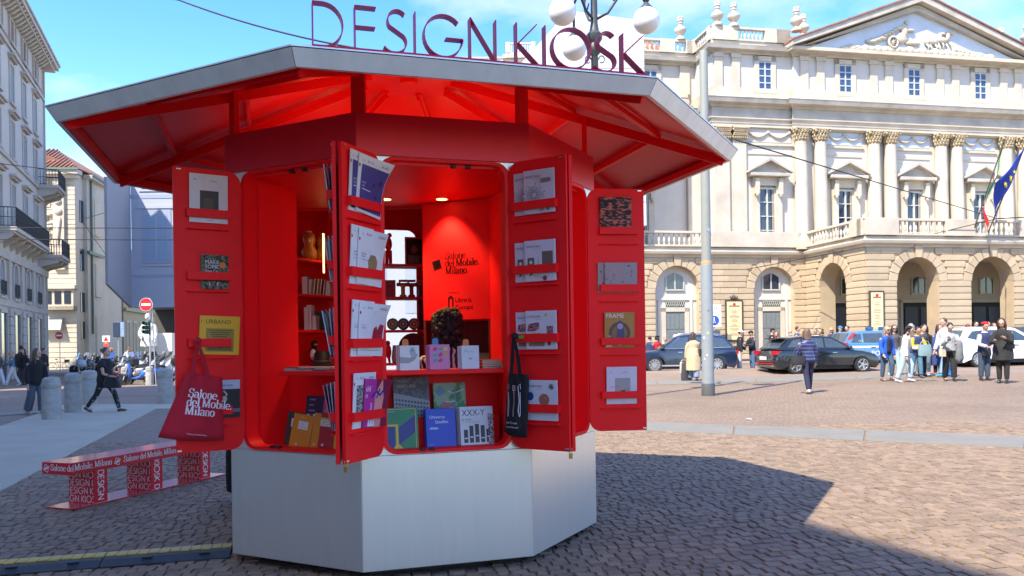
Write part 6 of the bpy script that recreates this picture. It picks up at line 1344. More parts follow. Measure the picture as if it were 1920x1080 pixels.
CR = 'passers-by in front of the theatre'; CB = 'people standing behind the parked cars'; CL_ = 'passers-by at the left'
# --- right hand side, from left to right
person('woman in a long beige trench coat walking away with paper bags', at(1301, 714), 172, 1.72, STEP, ((4, 8, 8), (8, 10, 20)), ((.50, .38, .23), 2, -.06, .022, .36, 1.2), ((.16, .22, .32), .012, .03), ('long', BRH), (.03, .02, .02), hy=50, group=CR, key='trench', fine=.013)
person('woman in a navy quilted jacket walking away beside the black hatchback', at(1516, 737), 183, 1.68, ((-12, 8), (14, 6)), ((-6, 10, 30), (6, 8, 14)), (pattern('quilted_navy', 'bands', (.020, .024, .075), (.07, .085, .20), 3.4, .75, .35), 2, -.05, .018), ((.018, .021, .05), .004, .008), ('mid', (.13, .075, .045)), (.5, .45, .4), group=CR, key='puffer', fine=.012)
person('young man in a white cap and black jacket with pale trousers', at(1387, 695.5), 80, 1.80, STAND, ((10, 12, 40, 10), (-6, 14, 20)), ((.015, .015, .017), 2, -.07, .024), ((.52, .51, .50), .014, .026), ('short', DKH), (.5, .5, .5), group=CR, extra={'cap': (.68, .68, .68)}, key='cap1')
person('man in a black cap and dark jacket with blue jeans facing the white capped man', at(1411, 694), 290, 1.76, STAND, FOLD, ((.018, .020, .025), 2, -.06, .016), ((.07, .13, .24), .006, .010), ('short', DKH), (.02, .02, .02), group=CR, extra={'cap': (.012, .012, .014)}, key='cap2')
def crowd(label, u, vt, y, face, H, top, hair, arms=HANG, bot=((.03, .035, .05), .004, .01), **k):
    p = atY(u, y); return person(label, p, face, H, STAND, arms, top, bot, hair, group=CB, fine=.02, **k)
B_ = (.012, .012, .014)
crowd('boy in a navy jacket at the far left of the crowd by the navy car', 1217, 627, 38.5, 120, 1.66, ((.03, .04, .10), 2, -.05, .014), ('short', DKH))
crowd('child in a bright red jacket behind the bonnet of the navy car', 1233, 625, 38.5, 200, 1.68, ((.50, .015, .02), 2, -.05, .016), ('curly', DKH))
crowd('fair haired child in white whose head just shows over the navy car', 1247, 629, 38.8, 0, 1.60, ((.6, .6, .6), 2, -.05, .01), ('short', (.16, .10, .06)))
crowd('man in a black cap and black jacket behind the rear of the black hatchback', 1446, 614, 38.5, 75, 1.86, (B_, 2, -.05, .02), ('short', DKH), extra={'cap': (.012, .012, .014)})
crowd('red haired girl in black leaning on the blue roofed car', 1462, 623, 37.8, 300, 1.70, (B_, 2, -.05, .014), ('curly', REH), lean=14)
crowd('bald man in a blue shirt with a rucksack behind the black hatchback', 1483, 616, 38.8, 190, 1.80, ((.03, .08, .17), 2, -.05, .016), ('bald', DKH))
crowd('short haired man in a blue top holding a selfie stick', 1493, 610, 39.2, 60, 1.92, ((.03, .075, .17), 2, -.05, .016), ('short', DKH), ONEUP, key='stick')
crowd('man in a white shirt just right of the quilted jacket', 1530, 617, 39.0, 330, 1.76, ((.62, .62, .62), 2, -.05, .014), ('short', BRH))
crowd('curly haired woman in a dark brown top behind the black hatchback', 1541, 617, 38.2, 300, 1.76, ((.04, .035, .03), 2, -.05, .016), ('curly', (.09, .045, .03)))
crowd('fair haired woman in sunglasses and a navy top by the portico', 1558, 614, 39.8, 0, 1.82, ((.035, .035, .10), 2, -.05, .012), ('long', BLH), extra={'shades': 1})
crowd('man in a turquoise jacket and blue cap before the portico', 1574, 611, 39.8, 20, 1.88, ((.04, .28, .42), 2, -.05, .02), ('short', GRH), extra={'cap': (.05, .18, .42)})
crowd('man in a navy suit looking left beside the tall theatre bill', 1591, 611, 39.6, 285, 1.88, ((.025, .03, .085), 2, -.07, .016), ('short', BRH), extra={'shirt': (.65, .65, .65)})
# the walking group
person('fair haired woman in a bright blue blazer and jeans striding forward', at(1662, 714), 15, 1.70, ((24, 30), (-4, 4)), ((-8, 10, 20), (6, 10, 30)), ((.012, .085, .45), 2, -.12, .016), ((.045, .085, .13), .006, .006, .86), ('long', BLH), (.16, .08, .06), group=CR, extra={'shades': 1, 'shirt': (.02, .02, .022)}, key='blazer', fine=.013)
person('brown haired woman in sunglasses and a grey top behind the blue blazer', at(1677, 703), 350, 1.80, WALK, HANG, ((.09, .085, .09), 2, -.03, .010), ((.26, .36, .42), .008, .012), ('long', BRH), (.6, .58, .55), group=CR, extra={'shades': 1}, fine=.014)
person('dark haired woman in a cream cardigan and pale jeans stepping right', at(1697, 716), 62, 1.72, ((26, 34), (-12, 6)), ((14, 8, 70, 30), (-6, 10, 12)), ((.62, .56, .52), 2, -.03, .014), ((.36, .46, .54), .010, .014, .9), ('curly', BKH), (.5, .5, .5), group=CR, hp=18, lean=8, key='cardigan', fine=.013)
person('grey haired woman in an olive coat hidden in the middle of the group', at(1709, 704), 340, 1.78, STAND, HANG, ((.12, .12, .09), 2, -.05, .02), ((.25, .33, .32), .01, .014), ('mid', GRH), group=CR)
person('boy in a navy waistcoat with yellow sleeves and jeans', at(1719, 708), 10, 1.66, STEP, FOLD, ((.50, .33, .02), 2, -.05, .012), ((.07, .16, .24), .008, .012), ('short', BKH), (.08, .08, .1), group=CR, hp=14, skin=SKIN2, key='boy', fine=.013)
o, J = PPL['boy']; mb = MB(); torso(mb, J, -.09, .285, .020); mb.obj('waistcoat', cloth((.03, .045, .14)), o, True, remesh=.018)
person('young woman in a black leather jacket and light jeans touching her face', at(1735, 703), 330, 1.80, WALK2, ((-6, 8, 20), (35, 6, 120, 20)), ((.014, .014, .016), 2, -.05, .02), ((.28, .38, .47), .006, .008), ('long', DKH), (.6, .6, .6), group=CR, extra={'shirt': (.3, .3, .3)}, fine=.014)
person('slim man with black trousers half hidden behind the boy', at(1729, 706), 20, 1.70, STAND, HANG, ((.05, .05, .055), 2, -.05, .014), ((.012, .012, .014), .004, .006), ('short', DKH), group=CR)
person('woman in an ankle length navy coat behind the woman with the phone', at(1759, 704), 20, 1.72, STAND, HANG, ((.035, .055, .17), 2, -.06, .02, .34, .6), ((.012, .012, .02), .006, .006), ('mid', BRH), (.3, .14, .06), group=CR, key='longcoat')
person('tall dark haired man in a white shirt looking left over the others', at(1774, 706), 285, 1.96, WALK, HANG, ((.66, .66, .68), 2, -.05, .016), ((.20, .33, .50), .008, .012), ('short', (.045, .03, .022)), (.04, .30, .60), group=CR, key='tallman')
person('woman in a grey jumper and black trousers reading her phone', at(1781, 714), 345, 1.74, STEP, ((26, 10, 70, 40), (30, 4, 92, 20)), ((.33, .35, .36), 2, -.02, .022), ((.016, .016, .018), .016, .016), ('bun', BKH), (.02, .02, .02), group=CR, hp=26, key='phone', fine=.013)
person('person in a red cap with a navy quilted waistcoat and jeans', at(1846, 713), 8, 1.72, STAND, ((-4, 14, 14), (16, 10, 60, 20)), ((.50, .54, .62), 2, -.04, .012), ((.045, .065, .10), .010, .012), ('short', BKH), (.03, .03, .035), group=CR, extra={'beret': (.55, .012, .02)}, skin=SKIN2, key='redcap', fine=.013)
o, J = PPL['redcap']; mb = MB(); torso(mb, J, -.10, .285, .022); mb.obj('waistcoat', cloth((.03, .04, .10)), o, True, remesh=.018)
person('woman in a knee length black coat holding her phone at the right', at(1881, 718), 318, 1.80, STAND, ((24, 8, 96, 30), (20, 8, 84, 30)), ((.018, .018, .017), 2, -.06, .020, .62, .9), ((.02, .02, .02), .006, .006), ('long', BRH), (.015, .015, .015), group=CR, hp=10, key='blackcoat', fine=.013)
for lb, u, vt, y, f, H, top, hr in (('red haired woman in white behind the white car', 1813, 612, 38, 90, 1.78, ((.6, .55, .52), 2, -.05, .01), ('mid', (.16, .03, .02))), ('man in a navy jacket and blue shirt behind the white car', 1828, 607, 39, 20, 1.90, ((.03, .045, .10), 2, -.05, .018), ('short', DKH)),
    ('dark haired man between the red cap and the black coat', 1853, 607, 39.5, 340, 1.88, ((.05, .05, .06), 2, -.05, .016), ('short', DKH)), ('woman with chestnut hair behind the red cap', 1862, 611, 38.4, 10, 1.80, ((.5, .45, .4), 2, -.05, .012), ('long', (.12, .05, .025)))):
    crowd(lb, u, vt, y, f, H, top, hr)
# --- left hand side
person('woman with long brown hair in a black hoodie and wide grey blue jeans', at(68, 777), 62, 1.62, ((14, 10), (-10, 12)), ((6, 5, 12), (-4, 8, 16)), ((.011, .011, .013), 2, -.09, .016), ((.075, .095, .135), .020, .034), ('long', (.075, .045, .028)), (.25, .26, .28), group=CL_, hy=-28, key='hoodie', fine=.010)
person('woman in an oversized black shirt and patterned leggings striding right', at(197, 773), 84, 1.68, ((30, 12), (-24, 16)), ((18, 6, 62, 20), (14, 6, 55, 20)), ((.012, .012, .014), 1.2, -.13, .046), (pattern('marbled_leggings', 'noise', (.012, .012, .016), (.36, .36, .40), 9, .60), .000, .000), ('bun', (.075, .05, .035)), (.04, .045, .05), group=CL_, hp=-4, key='leggings', fine=.010)
person('fair haired girl in a denim jacket and white trousers by the grey building', at(24, 723), 300, 1.66, WALK, FOLD, ((.09, .16, .22), 2, -.02, .014), ((.6, .58, .56), .006, .01), ('long', BLH), (.6, .6, .6), group=CL_)
person('man in a dark grey jacket seen from behind near the shop windows', at(40, 722), 190, 1.86, STAND, HANG, ((.045, .047, .05), 2, -.06, .018), ((.06, .06, .06), .01, .012), ('short', DKH), group=CL_)
person('person in white trousers cut off by the left edge', at(-4, 724), 80, 1.72, WALK, HANG, ((.1, .1, .12), 2, -.05, .012), ((.6, .6, .62), .008, .012), ('short', BRH), (.5, .5, .5), group=CL_)
person('dark haired woman in black whose hair shows left of the hoodie', at(47, 722), 350, 1.70, STAND, HANG, (B_, 2, -.06, .014), ((.05, .05, .06), .01, .01), ('long', BKH), group=CL_)
person('person in black hidden behind the hoodie woman', at(82, 718), 80, 1.74, STEP, HANG, (B_, 2, -.06, .018), (B_, .008, .01), ('short', BKH), group=CL_)
for lb, u, v, f, H, top, hr in (('person in black next to the wheel of the black bicycle', 92, 692, 100, 1.74, (B_, 2, -.05, .014), ('short', BKH)), ('woman in a dark red top standing by the bicycles', 107, 693, 30, 1.68, ((.06, .012, .016), 2, -.05, .014), ('long', BKH)), ('person in a navy coat standing by the bicycles', 116, 693, 300, 1.72, ((.015, .02, .05), 2, -.12, .016), ('short', BKH))):
    person(lb, at(u, v), f, H, STAND, HANG, top, ((.02, .02, .025), .004, .008), hr, group='people by the bicycles', fine=.02)
person('man in a white shirt bending over a scooter', at(231, 713), 100, 1.78, STAND, ((30, 8, 20), (34, 8, 20)), ((.55, .60, .70), 2, -.05, .016), ((.03, .04, .07), .006, .01), ('short', (.14, .07, .035)), group=CL_, lean=24, hp=16, key='white')
person('woman with orange hair behind the striding woman', at(208, 714), 90, 1.70, STAND, HANG, ((.35, .14, .07), 2, -.05, .012), ((.1, .1, .12), .006, .01), ('long', (.30, .11, .04)), group=CL_)
person('man in a dark suit far off beside the statue', at(327, 686), 0, 1.78, STAND, HANG, ((.015, .015, .02), 2, -.1, .016), (B_, .006, .01), ('short', DKH), group='people by the bicycles', fine=.02, extra={'shirt': (.6, .6, .6)})
person('person in wide black trousers mostly hidden behind the kiosk', Vector((-2.62, 7.95, zg(-2.6))), 180, 1.68, STAND, HANG, (B_, 2, -.06, .02), ((.010, .010, .011), .03, .04), ('short', BKH), (.02, .02, .02), group=CL_)
# bookseller inside the kiosk
person('bookseller with dark curly hair in a black and white patterned top inside the kiosk', Vector((-.50, 6.20, .10)), 172, 1.66, STAND, ((20, 8, 70, 20), (18, 8, 66, 20)), (pattern('swirl_print', 'wave', (.012, .011, .010), (.55, .5, .45), 7, .62), 2, -.05, .016), (B_, .006, .01), ('curly', (.012, .008, .007)), fine=.009, key='seller')
o, J = PPL['seller']; hm = J['hm']; mb = MB(); rnd = random.Random(11)
for k in range(150):
    a = rnd.uniform(0, 2 * pi); z = rnd.uniform(-.17, .12); r_ = .10 * sqrt(max(.05, 1 - (max(0, z) / .135) ** 2)); y_ = r_ * sin(a) - .01
    if y_ < .035 or z > .06: mb.ball((r_ * cos(a) * 1.08, y_, z), (.026, .026, .028), 7, 5, hm)
mb.ball((0, -.025, .0), (.105, .09, .125), 14, 10, hm).ball((0, -.045, -.09), (.10, .06, .09), 12, 8, hm); mb.obj('curls', mat('dark_curls', (.010, .006, .006), .75, var=.3, scale=30), o, True)
# marble figure of the statue
J = skel(2.95, ((8, 6), (-4, 4)), ((6, 8, 30), (10, 14, 50, 30)), 4, 20, 22); so_ = MB().box(-.01, .01, -.01, .01, .60, .62).obj('figure_base', MARB, stt)
fg = bpy.data.objects.new('marble_figure', None); COL.objects.link(fg); fg.parent = stt; fg.location = (-.38, -.36, .68); fg.rotation_euler = (0, 0, R_(185))
figure(fg, J, .03, MARB, (MARB, 2, -.05, .035, 1.05, 1.1), (MARB, .01, .012), ('short', MARB), MARB, 1.05, False)
# things that are carried
def carried(name, label, cat, mb_list, group=None):
    o = None
    for nm, mb, m, kw in mb_list:
        q = mb.obj(nm if o else name, m, o, **kw)
        if o is None: o = tag(q, label, cat, group)
    return o
def hung_bag(name, label, pos, w_, h_, d_, col, rot, strap, taper=.9, mat_=None):
    M = T(*pos) @ Rz(rot); m = mat_ or M_(col, .6)
    mb = MB().loft([[(x * w_ / 2 * q, y * d_ / 2, z) for x, y in ((-1, -.6), (-.8, -1), (.8, -1), (1, -.6), (1, .6), (.8, 1), (-.8, 1), (-1, .6))] for q, z in ((taper, 0), (1, -h_ * .5), (.98, -h_ * .95), (.9, -h_))], M)
    st_ = MB().tube([M @ Vector((-w_ * .38, 0, -.01)), M @ Vector((-w_ * .25, 0, strap * .7)), M @ Vector((0, 0, strap)), M @ Vector((w_ * .25, 0, strap * .7)), M @ Vector((w_ * .38, 0, -.01))], .012, 6)
    return carried(name, label, 'bag', [('bag', mb, m, dict(smooth=40)), ('strap', st_, m, {})], 'bags people carry')
p = hand_of('trench', -1); hung_bag('paper_bag', 'dark and white paper shopping bag in the hand of the trench coat woman', p + Vector((0, 0, -.12)), .36, .62, .14, (.05, .05, .055), .3, .10)
hung_bag('paper_bag', 'stiff white and tan carrier held by the trench coat woman', p + Vector((-.08, .05, -.08)), .30, .40, .08, (.55, .47, .38), .5, .08)
hung_bag('shoulder_bag', 'black shoulder bag under the arm of the trench coat woman', joint('trench', ('el', 1)) + Vector((.02, -.10, .08)), .28, .26, .12, (.02, .02, .022), .4, .28)
hung_bag('shoulder_bag', 'black and tan striped bag at the side of the quilted jacket', joint('puffer', ('el', -1)) + Vector((-.06, -.12, -.04)), .36, .24, .14, (.03, .03, .035), .2, .22, 1.05)
hung_bag('tote_bag', 'flat pale teal tote under the arm of the cardigan woman', hand_of('cardigan', -1) + Vector((.10, -.08, .12)), .40, .34, .08, (.22, .33, .34), .1, .12)
hung_bag('belt_bag', 'small black bag at the waist of the person in the red cap', joint('redcap', 'P') + Vector((-.03, -.17, -.02)), .26, .18, .08, (.015, .015, .02), 0, .1)
hung_bag('belt_bag', 'small black bag at the waist of the black coat', joint('blackcoat', 'P') + Vector((.08, -.20, .12)), .26, .14, .08, (.012, .012, .014), .1, .12)
hung_bag('shoulder_bag', 'slouchy black bag carried in front by the striding woman', hand_of('leggings', 1) + Vector((-.05, -.06, .02)), .40, .26, .18, (.013, .013, .016), .0, .08, .7)
hung_bag('shopping_bag', 'bright blue plastic bag held low by the tall man', at(1790, 706) + Vector((0, .3, .34)), .34, .30, .16, (.03, .26, .60), .2, .3)
hung_bag('crossbody_bag', 'small cream bag on a strap against the grey jumper', joint('phone', 'P') + Vector((-.26, -.10, .02)), .2, .22, .1, (.55, .5, .35), .2, .3)
mb = MB().loft([[(x * w_, y * .09, z) for x, y in ((-1, 0), (-.6, -1), (.5, -.8), (1, 0), (.4, 1), (-.5, .9))] for w_, z in ((.05, .10), (.10, -.02), (.11, -.25), (.13, -.42), (.07, -.58))], T(*(hand_of('phone', -1) + Vector((.10, -.02, .0)))))
carried('folded_jacket', 'grey jacket hanging over the arm of the woman with the phone', 'jacket', [('j', mb, cloth((.16, .17, .175)), dict(smooth=True))])
for k, key in enumerate(('phone', 'blackcoat')):
    p = hand_of(key, 1, .08); carried('phone', ('black phone in the hand of the woman in the grey jumper', 'black phone in the hands of the black coat woman')[k], 'phone', [('p', MB().box(-.036, .036, -.006, .006, -.07, .07, T(*p) @ Rx(-.5)), TRIM, dict(bevel=.004))], 'phones held by passers-by')
p = hand_of('stick', 1); carried('selfie_stick', 'thin pale selfie stick raised above the crowd', 'stick', [('s', MB().tube([tuple(p), tuple(p + Vector((.55, -.1, .55)))], .014, 6), M_((.55, .55, .55)), {})])
p = joint('cap1', ('el', -1)); carried('folded_jacket', 'black jacket hanging from the arm of the man in the white cap', 'jacket', [('j', MB().loft([[(x * w_, y * .07, z) for x, y in ((-1, 0), (0, -1), (1, 0), (0, 1))] for w_, z in ((.10, .0), (.12, -.3), (.08, -.55))], T(*(p + Vector((-.22, -.05, -.02)))) @ Ry(.45)), cloth((.016, .016, .018)), dict(smooth=True))])
# ------------------------------------------------------------------ books, magazines and goods in the kiosk
PGS = mat('page_edges', (.70, .68, .64), .7, var=.12, scale=3, stretch=(1, 1, 60))
def printed(o, M, w_, h_, items, z0=.0006):
    """flat print on a cover: items in fractions of the cover, one mesh with a material for each ink"""
    mb = MB(); ms = []
    for i, it in enumerate(items):
        c = it[-1]; m = c if not isinstance(c, tuple) else M_(c, .45)
        if m not in ms: ms.append(m)
        mi = ms.index(m); z = z0 + i * .00022; Q = M @ T(0, 0, z)
        if it[0] == 'r': x0, x1, y0, y1 = it[1:5]; mb.add([(x0 * w_, y0 * h_, 0), (x1 * w_, y0 * h_, 0), (x1 * w_, y1 * h_, 0), (x0 * w_, y1 * h_, 0)], [(0, 1, 2, 3)], Q, mi)
        elif it[0] == 't': text(mb, it[1], it[4] * h_, Q @ T(it[2] * w_, it[3] * h_, 0), 0, mi, squash=it[5] if len(it) > 6 else 1)
        elif it[0] == 'p': mb.add([(x * w_, y * h_, 0) for x, y in it[1]], [tuple(range(len(it[1])))], Q, mi)
        elif it[0] == 'c': mb.add([(it[1] * w_ + it[3] * w_ * cos(2 * pi * k / 20), it[2] * h_ + (it[4] if len(it) > 5 else it[3]) * w_ * sin(2 * pi * k / 20), 0) for k in range(20)], [tuple(range(20))], Q, mi)
        elif it[0] == 's': stroke(mb, [(x * w_, y * h_) for x, y in it[1]], lambda d: it[2] * w_, Q, 0, mi)
    if mb.v: mb.obj('cover_print', ms, o)
def book(M, w_, h_, t_, col, label, items=(), cat='book', group=None, name=None, soft=False, bend=0.0):
    m = col if not isinstance(col, tuple) else M_(col, .42)
    root = MB()
    if soft:                                                     # magazine: thin, curling at the free corner
        n = 7; vs = []; fs = []
        f = lambda x, y: bend * (x / w_) * max(0, (y / h_ - .35)) ** 2 * h_
        for z in (0, -t_):
            for i in range(n + 1):
                for j in range(n + 1): x, y = w_ * i / n, h_ * j / n; vs.append((x, y, z + f(x, y)))
        q = (n + 1) ** 2
        for i in range(n):
            for j in range(n): k = i * (n + 1) + j; fs += [(k, k + n + 1, k + n + 2, k + 1), (q + k, q + k + 1, q + k + n + 2, q + k + n + 1)]
        for i in range(n):
            a, b = i * (n + 1), (i + 1) * (n + 1); fs += [(a, a + q, b + q, b), (a + n, b + n, b + n + q, a + n + q), (i, i + 1, i + 1 + q, i + q), (n * (n + 1) + i, n * (n + 1) + i + q, n * (n + 1) + i + 1 + q, n * (n + 1) + i + 1)]
        o = root.add(vs, fs, M).obj(name or 'magazine', m)
        if items and bend:
            # print follows the curl
            t = MB(); ms = []
            tmp = bpy.data.objects.new('x', None); printed(tmp, ID, w_, h_, items); COL.objects.link(tmp); bpy.context.view_layer.update()
            for ch in list(COL.objects):
                if ch.parent is tmp:
                    ch.parent = o; ch.data.transform(ID)
                    bm = bmesh.new(); bm.from_mesh(ch.data); bmesh.ops.triangulate(bm, faces=bm.faces[:]); bmesh.ops.subdivide_edges(bm, edges=[e for e in bm.edges if e.calc_length() > .05], cuts=5, use_grid_fill=True); bmesh.ops.triangulate(bm, faces=bm.faces[:])
                    for v in bm.verts: v.co.z += f(v.co.x, v.co.y) + .0004
                    bm.to_mesh(ch.data); bm.free(); ch.data.transform(M)
            bpy.data.objects.remove(tmp)
        else: printed(o, M, w_, h_, items)
        tag(o, label, cat, group); return o
    root.box(0, w_, 0, h_, -.003, 0, M).box(0, w_, 0, h_, -t_, -t_ + .003, M).box(-.0005, .004, 0, h_, -t_ + .003, -.003, M)
    o = root.obj(name or 'book', m, bevel=.0008, seg=1); MB().box(.004, w_ - .004, .004, h_ - .004, -t_ + .003, -.003, M).obj('pages', PGS, o)
    printed(o, M, w_, h_, items); tag(o, label, cat, group); return o
def reading(Md, w_, fs):
    if fs > 0: return Md
    o = Md @ Vector((w_, 0, 0)); return fr(o, -Md.col[0].xyz, (0, 0, 1))
Q1, Q3, Q4, Q6, Q2 = reading(M1, .44, -1), reading(M3, .44, -1), M4, M6, M2
MAGC = 'magazines held on the door racks'
def mag(Q, x0, x1, z0, z1, col, label, items=(), out=.012, tilt=0, lean=.05, bend=.0, t_=.006, hard=False):
    M = Q @ T(x0, z0, out) @ Rz(R_(tilt)) @ Rx(lean)
    return book(M, x1 - x0, z1 - z0, t_, col, label, items, 'magazine', None, 'magazine', not hard, bend)
INKG = (.04, .04, .045); GRY = (.35, .35, .36)
WT = (.74, .74, .76)
mag(Q1, .097, .346, 2.345, 2.67, WT, 'white magazine with a dark square picture on the top rack of the far left door', [('t', 'ARK', .10, .87, .035, INKG), ('t', 'JOURNAL', .52, .85, .035, INKG), ('r', .27, .76, .12, .66, (.03, .025, .025)), ('r', .36, .62, .28, .50, (.09, .05, .03)), ('r', .33, .70, .18, .24, (.35, .33, .30)), ('r', .45, .60, .045, .06, GRY)])
mag(Q1, .166, .346, 1.898, 2.13, pattern('mossy_print', 'noise', (.03, .035, .02), (.20, .20, .13), 60), 'small dark book with pale hand lettering and an orange dot', [('t', 'MAKE', .14, .74, .15, WT), ('t', 'SOME', .14, .60, .15, WT), ('t', 'SPACE', .14, .46, .13, WT), ('c', .78, .70, .12, (.65, .22, .02)), ('c', .25, .42, .09, (.02, .02, .02)), ('c', .48, .42, .09, (.02, .02, .02)), ('r', .0, .05, .0, 1, (.03, .15, .06)), ('s', [(.3, .2), (.32, .1)], .03, WT), ('s', [(.6, .2), (.58, .1)], .03, WT)], hard=True, t_=.014)
it = [('r', .16, .86, .08, .68, (.34, .25, .03)), ('t', 'URBANO', .14, .80, .155, (.02, .02, .02)), ('t', 'I', .03, .82, .10, (.02, .02, .02))]
for k in range(9): it.append(('s', [(.22 + .033 * k, .63 - .055 * k), (.80 - .033 * k, .63 - .055 * k)], .016, (.02, .02, .02)))
for k in range(7): it.append(('s', [(.20 + .01 * k, .12 + .03 * k), (.82 - .01 * k, .12 + .03 * k)], .012, (.02, .02, .02)))
mag(Q1, .144, .408, 1.458, 1.72, (.80, .46, .012), 'bright yellow magazine titled URBANO with black line triangle', it, tilt=-2, hard=True, t_=.012)
mag(Q1, .19, .41, 1.022, 1.28, (.02, .02, .024), 'black magazine with a pale head band on the lowest rack of the far left door', [('r', 0, 1, .76, 1, (.50, .54, .64)), ('t', 'warehouse', .18, .83, .115, INKG), ('c', .52, .50, .09, (.5, .42, .38)), ('s', [(.52, .5), (.60, .62), (.50, .72)], .05, (.55, .47, .42)), ('r', 0, 1, .14, .24, (.16, .16, .18))])
ioa = [('t', 'io', .10, .885, .075, (.50, .30, .33)), ('t', 'Arch', .25, .885, .078, (.50, .01, .03)), ('r', .68, .92, .89, .91, GRY), ('r', .68, .90, .92, .93, GRY), ('r', .0, .05, .78, .83, (.55, .01, .03))]
rows3 = [(2.318, 2.665, [('r', .10, .98, .05, .84, (.06, .055, .24)), ('t', 'JOHN', .16, .52, .045, WT), ('t', 'DOE', .16, .46, .045, WT), ('r', .16, .5, .41, .425, WT), ('c', .6, .55, .05, (.03, .03, .10)), ('c', .82, .62, .06, (.03, .03, .10)), ('c', .72, .35, .05, (.035, .03, .11)), ('t', 'TODAY', .16, .17, .04, WT)], 'indigo', -9, .55),
         (1.878, 2.215, [('t', 'HERITAGE', .12, .54, .034, INKG), ('t', 'HOUSE', .12, .49, .036, INKG), ('r', .12, .42, .44, .45, GRY), ('p', [(.42, .30), (.40, .45), (.48, .56), (.66, .56), (.76, .46), (.74, .30)], (.30, .21, .10)), ('s', [(.6, .31), (.6, .54)], .012, (.18, .11, .05)), ('t', 'ISSUE', .1, .12, .035, GRY)], 'tan shape', -5, .25),
         (1.442, 1.765, [('t', '20', .50, .80, .075, (.6, .55, .58)), ('t', 'DESIGN', .10, .56, .030, (.5, .2, .2)), ('t', 'MATTER', .10, .51, .036, INKG), ('p', [(.52, .30), (.56, .52), (.66, .58), (.72, .50), (.80, .62), (.95, .60), (.93, .30)], (.45, .02, .045)), ('s', [(.60, .52), (.66, .31)], .02, (.15, .01, .02)), ('s', [(.80, .56), (.78, .44), (.90, .44), (.92, .56)], .02, (.2, .01, .02)), ('t', 'text', .1, .17, .04, GRY), ('r', .1, .85, .1, .11, GRY)], 'red leather', -4, .35)]
for zb, zt, itm, nm, tl, bd in rows3:
    mag(Q3, .055, .30, zb - .005, zt + .012, WT, 'white magazine tucked behind the copy with %s picture on the middle left door' % ('an ' + nm if nm[0] == 'i' else 'a ' + nm), ioa + itm, tilt=-1, out=.008)
    mag(Q3, .115, .40, zb, zt, WT, 'white magazine with %s picture curling off the middle door' % ('an ' + nm if nm[0] == 'i' else 'a ' + nm), ioa + itm, tilt=tl * .5, out=.018, bend=bd)
mag(Q3, .065, .31, 1.002, 1.335, WT, 'white magazine with mixed photographs on the lowest rack of the middle left door', ioa + [('r', .12, .4, .15, .78, pattern('busy_print', 'noise', (.05, .07, .08), (.45, .40, .34), 70)), ('r', .4, .9, .15, .78, (.3, .28, .3))], out=.008)
mag(Q3, .155, .43, 1.002, 1.30, (.25, .015, .05), 'magenta and crimson magazine with large numerals on the lowest rack', [('p', [(0, 0), (.42, 0), (.50, .5), (.4, 1), (0, 1)], (.50, .03, .30)), ('p', [(.42, 0), (.72, 0), (.80, .6), (.62, 1), (.45, .7)], (.75, .30, .26)), ('t', 'dd', .05, .74, .17, WT), ('t', 'n', .05, .60, .17, WT), ('t', '3', .24, .36, .20, WT), ('t', '6', .68, .28, .20, (.55, .6, .7)), ('s', [(.30, .62), (.48, .74), (.62, .66), (.80, .82)], .06, (.02, .03, .25)), ('s', [(.5, .60), (.58, .8)], .05, (.02, .03, .25)), ('p', [(.18, .02), (.22, .3), (.28, .05), (.34, .34), (.38, .04), (.44, .3), (.46, .02)], WT)], tilt=-3, out=.018, bend=.3)
inv = lambda: [('t', 'INVENTARIO', .06, .82, .085, .82, INKG), ('r', .3, .55, .775, .785, GRY)]
def inv_pair(z0, z1, itm, nm, only=False):
    if not only: mag(Q4, .05, .26, z0, z1 - .006, (.60, .60, .68), 'pale book behind the copy with %s on the middle right door' % nm, inv() + itm, out=.006, hard=True, t_=.010, lean=.02)
    mag(Q4, .135, .365, z0, z1, (.64, .64, .72), 'pale book with %s on the middle right door' % nm, inv() + itm, out=.020, hard=True, t_=.012, lean=.02)
burst = []
for k in range(26):
    a = k * .2417 * 1.0; r0 = .06; r1 = .30 + .06 * sin(k * 2.3); burst += [('s', [(.36 + r0 * cos(a), .42 + r0 * sin(a)), (.36 + r1 * cos(a), .42 + r1 * sin(a) * .75)], .009, (.02, .02, .022)), ('c', .36 + r1 * cos(a), .42 + r1 * sin(a) * .75, .012, (.02, .02, .022))]
inv_pair(2.348, 2.632, burst + [('r', .60, .92, .70, .78, (.25, .2, .2)), ('p', [(.5, .06), (.66, .05), (.68, .10)], (.3, .15, .05)), ('r', .78, .86, .05, .24, (.15, .12, .05))], 'a black spiky burst')
inv_pair(1.905, 2.172, [('r', .58, .93, .40, .72, (.15, .115, .08)), ('r', .10, .32, .36, .58, (.12, .115, .11)), ('c', .21, .47, .05, WT), ('r', .44, .46, .25, .6, GRY), ('s', [(.2, .16), (.62, .08)], .05, (.6, .5, .25)), ('c', .66, .07, .07, (.30, .02, .05)), ('s', [(.16, .14), (.24, .2)], .04, (.02, .02, .02))], 'a match and small photographs')
inv_pair(1.46, 1.712, [('p', [(.05, .48), (.10, .66), (.45, .70), (.46, .54), (.28, .46)], pattern('patchwork', 'noise', (.04, .03, .12), (.5, .2, .15), 90)), ('r', .25, .52, .34, .42, (.45, .30, .16)), ('r', .70, .90, .30, .60, pattern('patchwork', 'noise', (.04, .03, .12), (.5, .2, .15), 90)), ('r', .1, .62, .08, .18, (.25, .18, .12)), ('s', [(.66, .85), (.70, .92)], .05, (.55, .5, .02)), ('r', .72, .82, .1, .22, (.3, .02, .02))], 'colourful patchwork pieces')
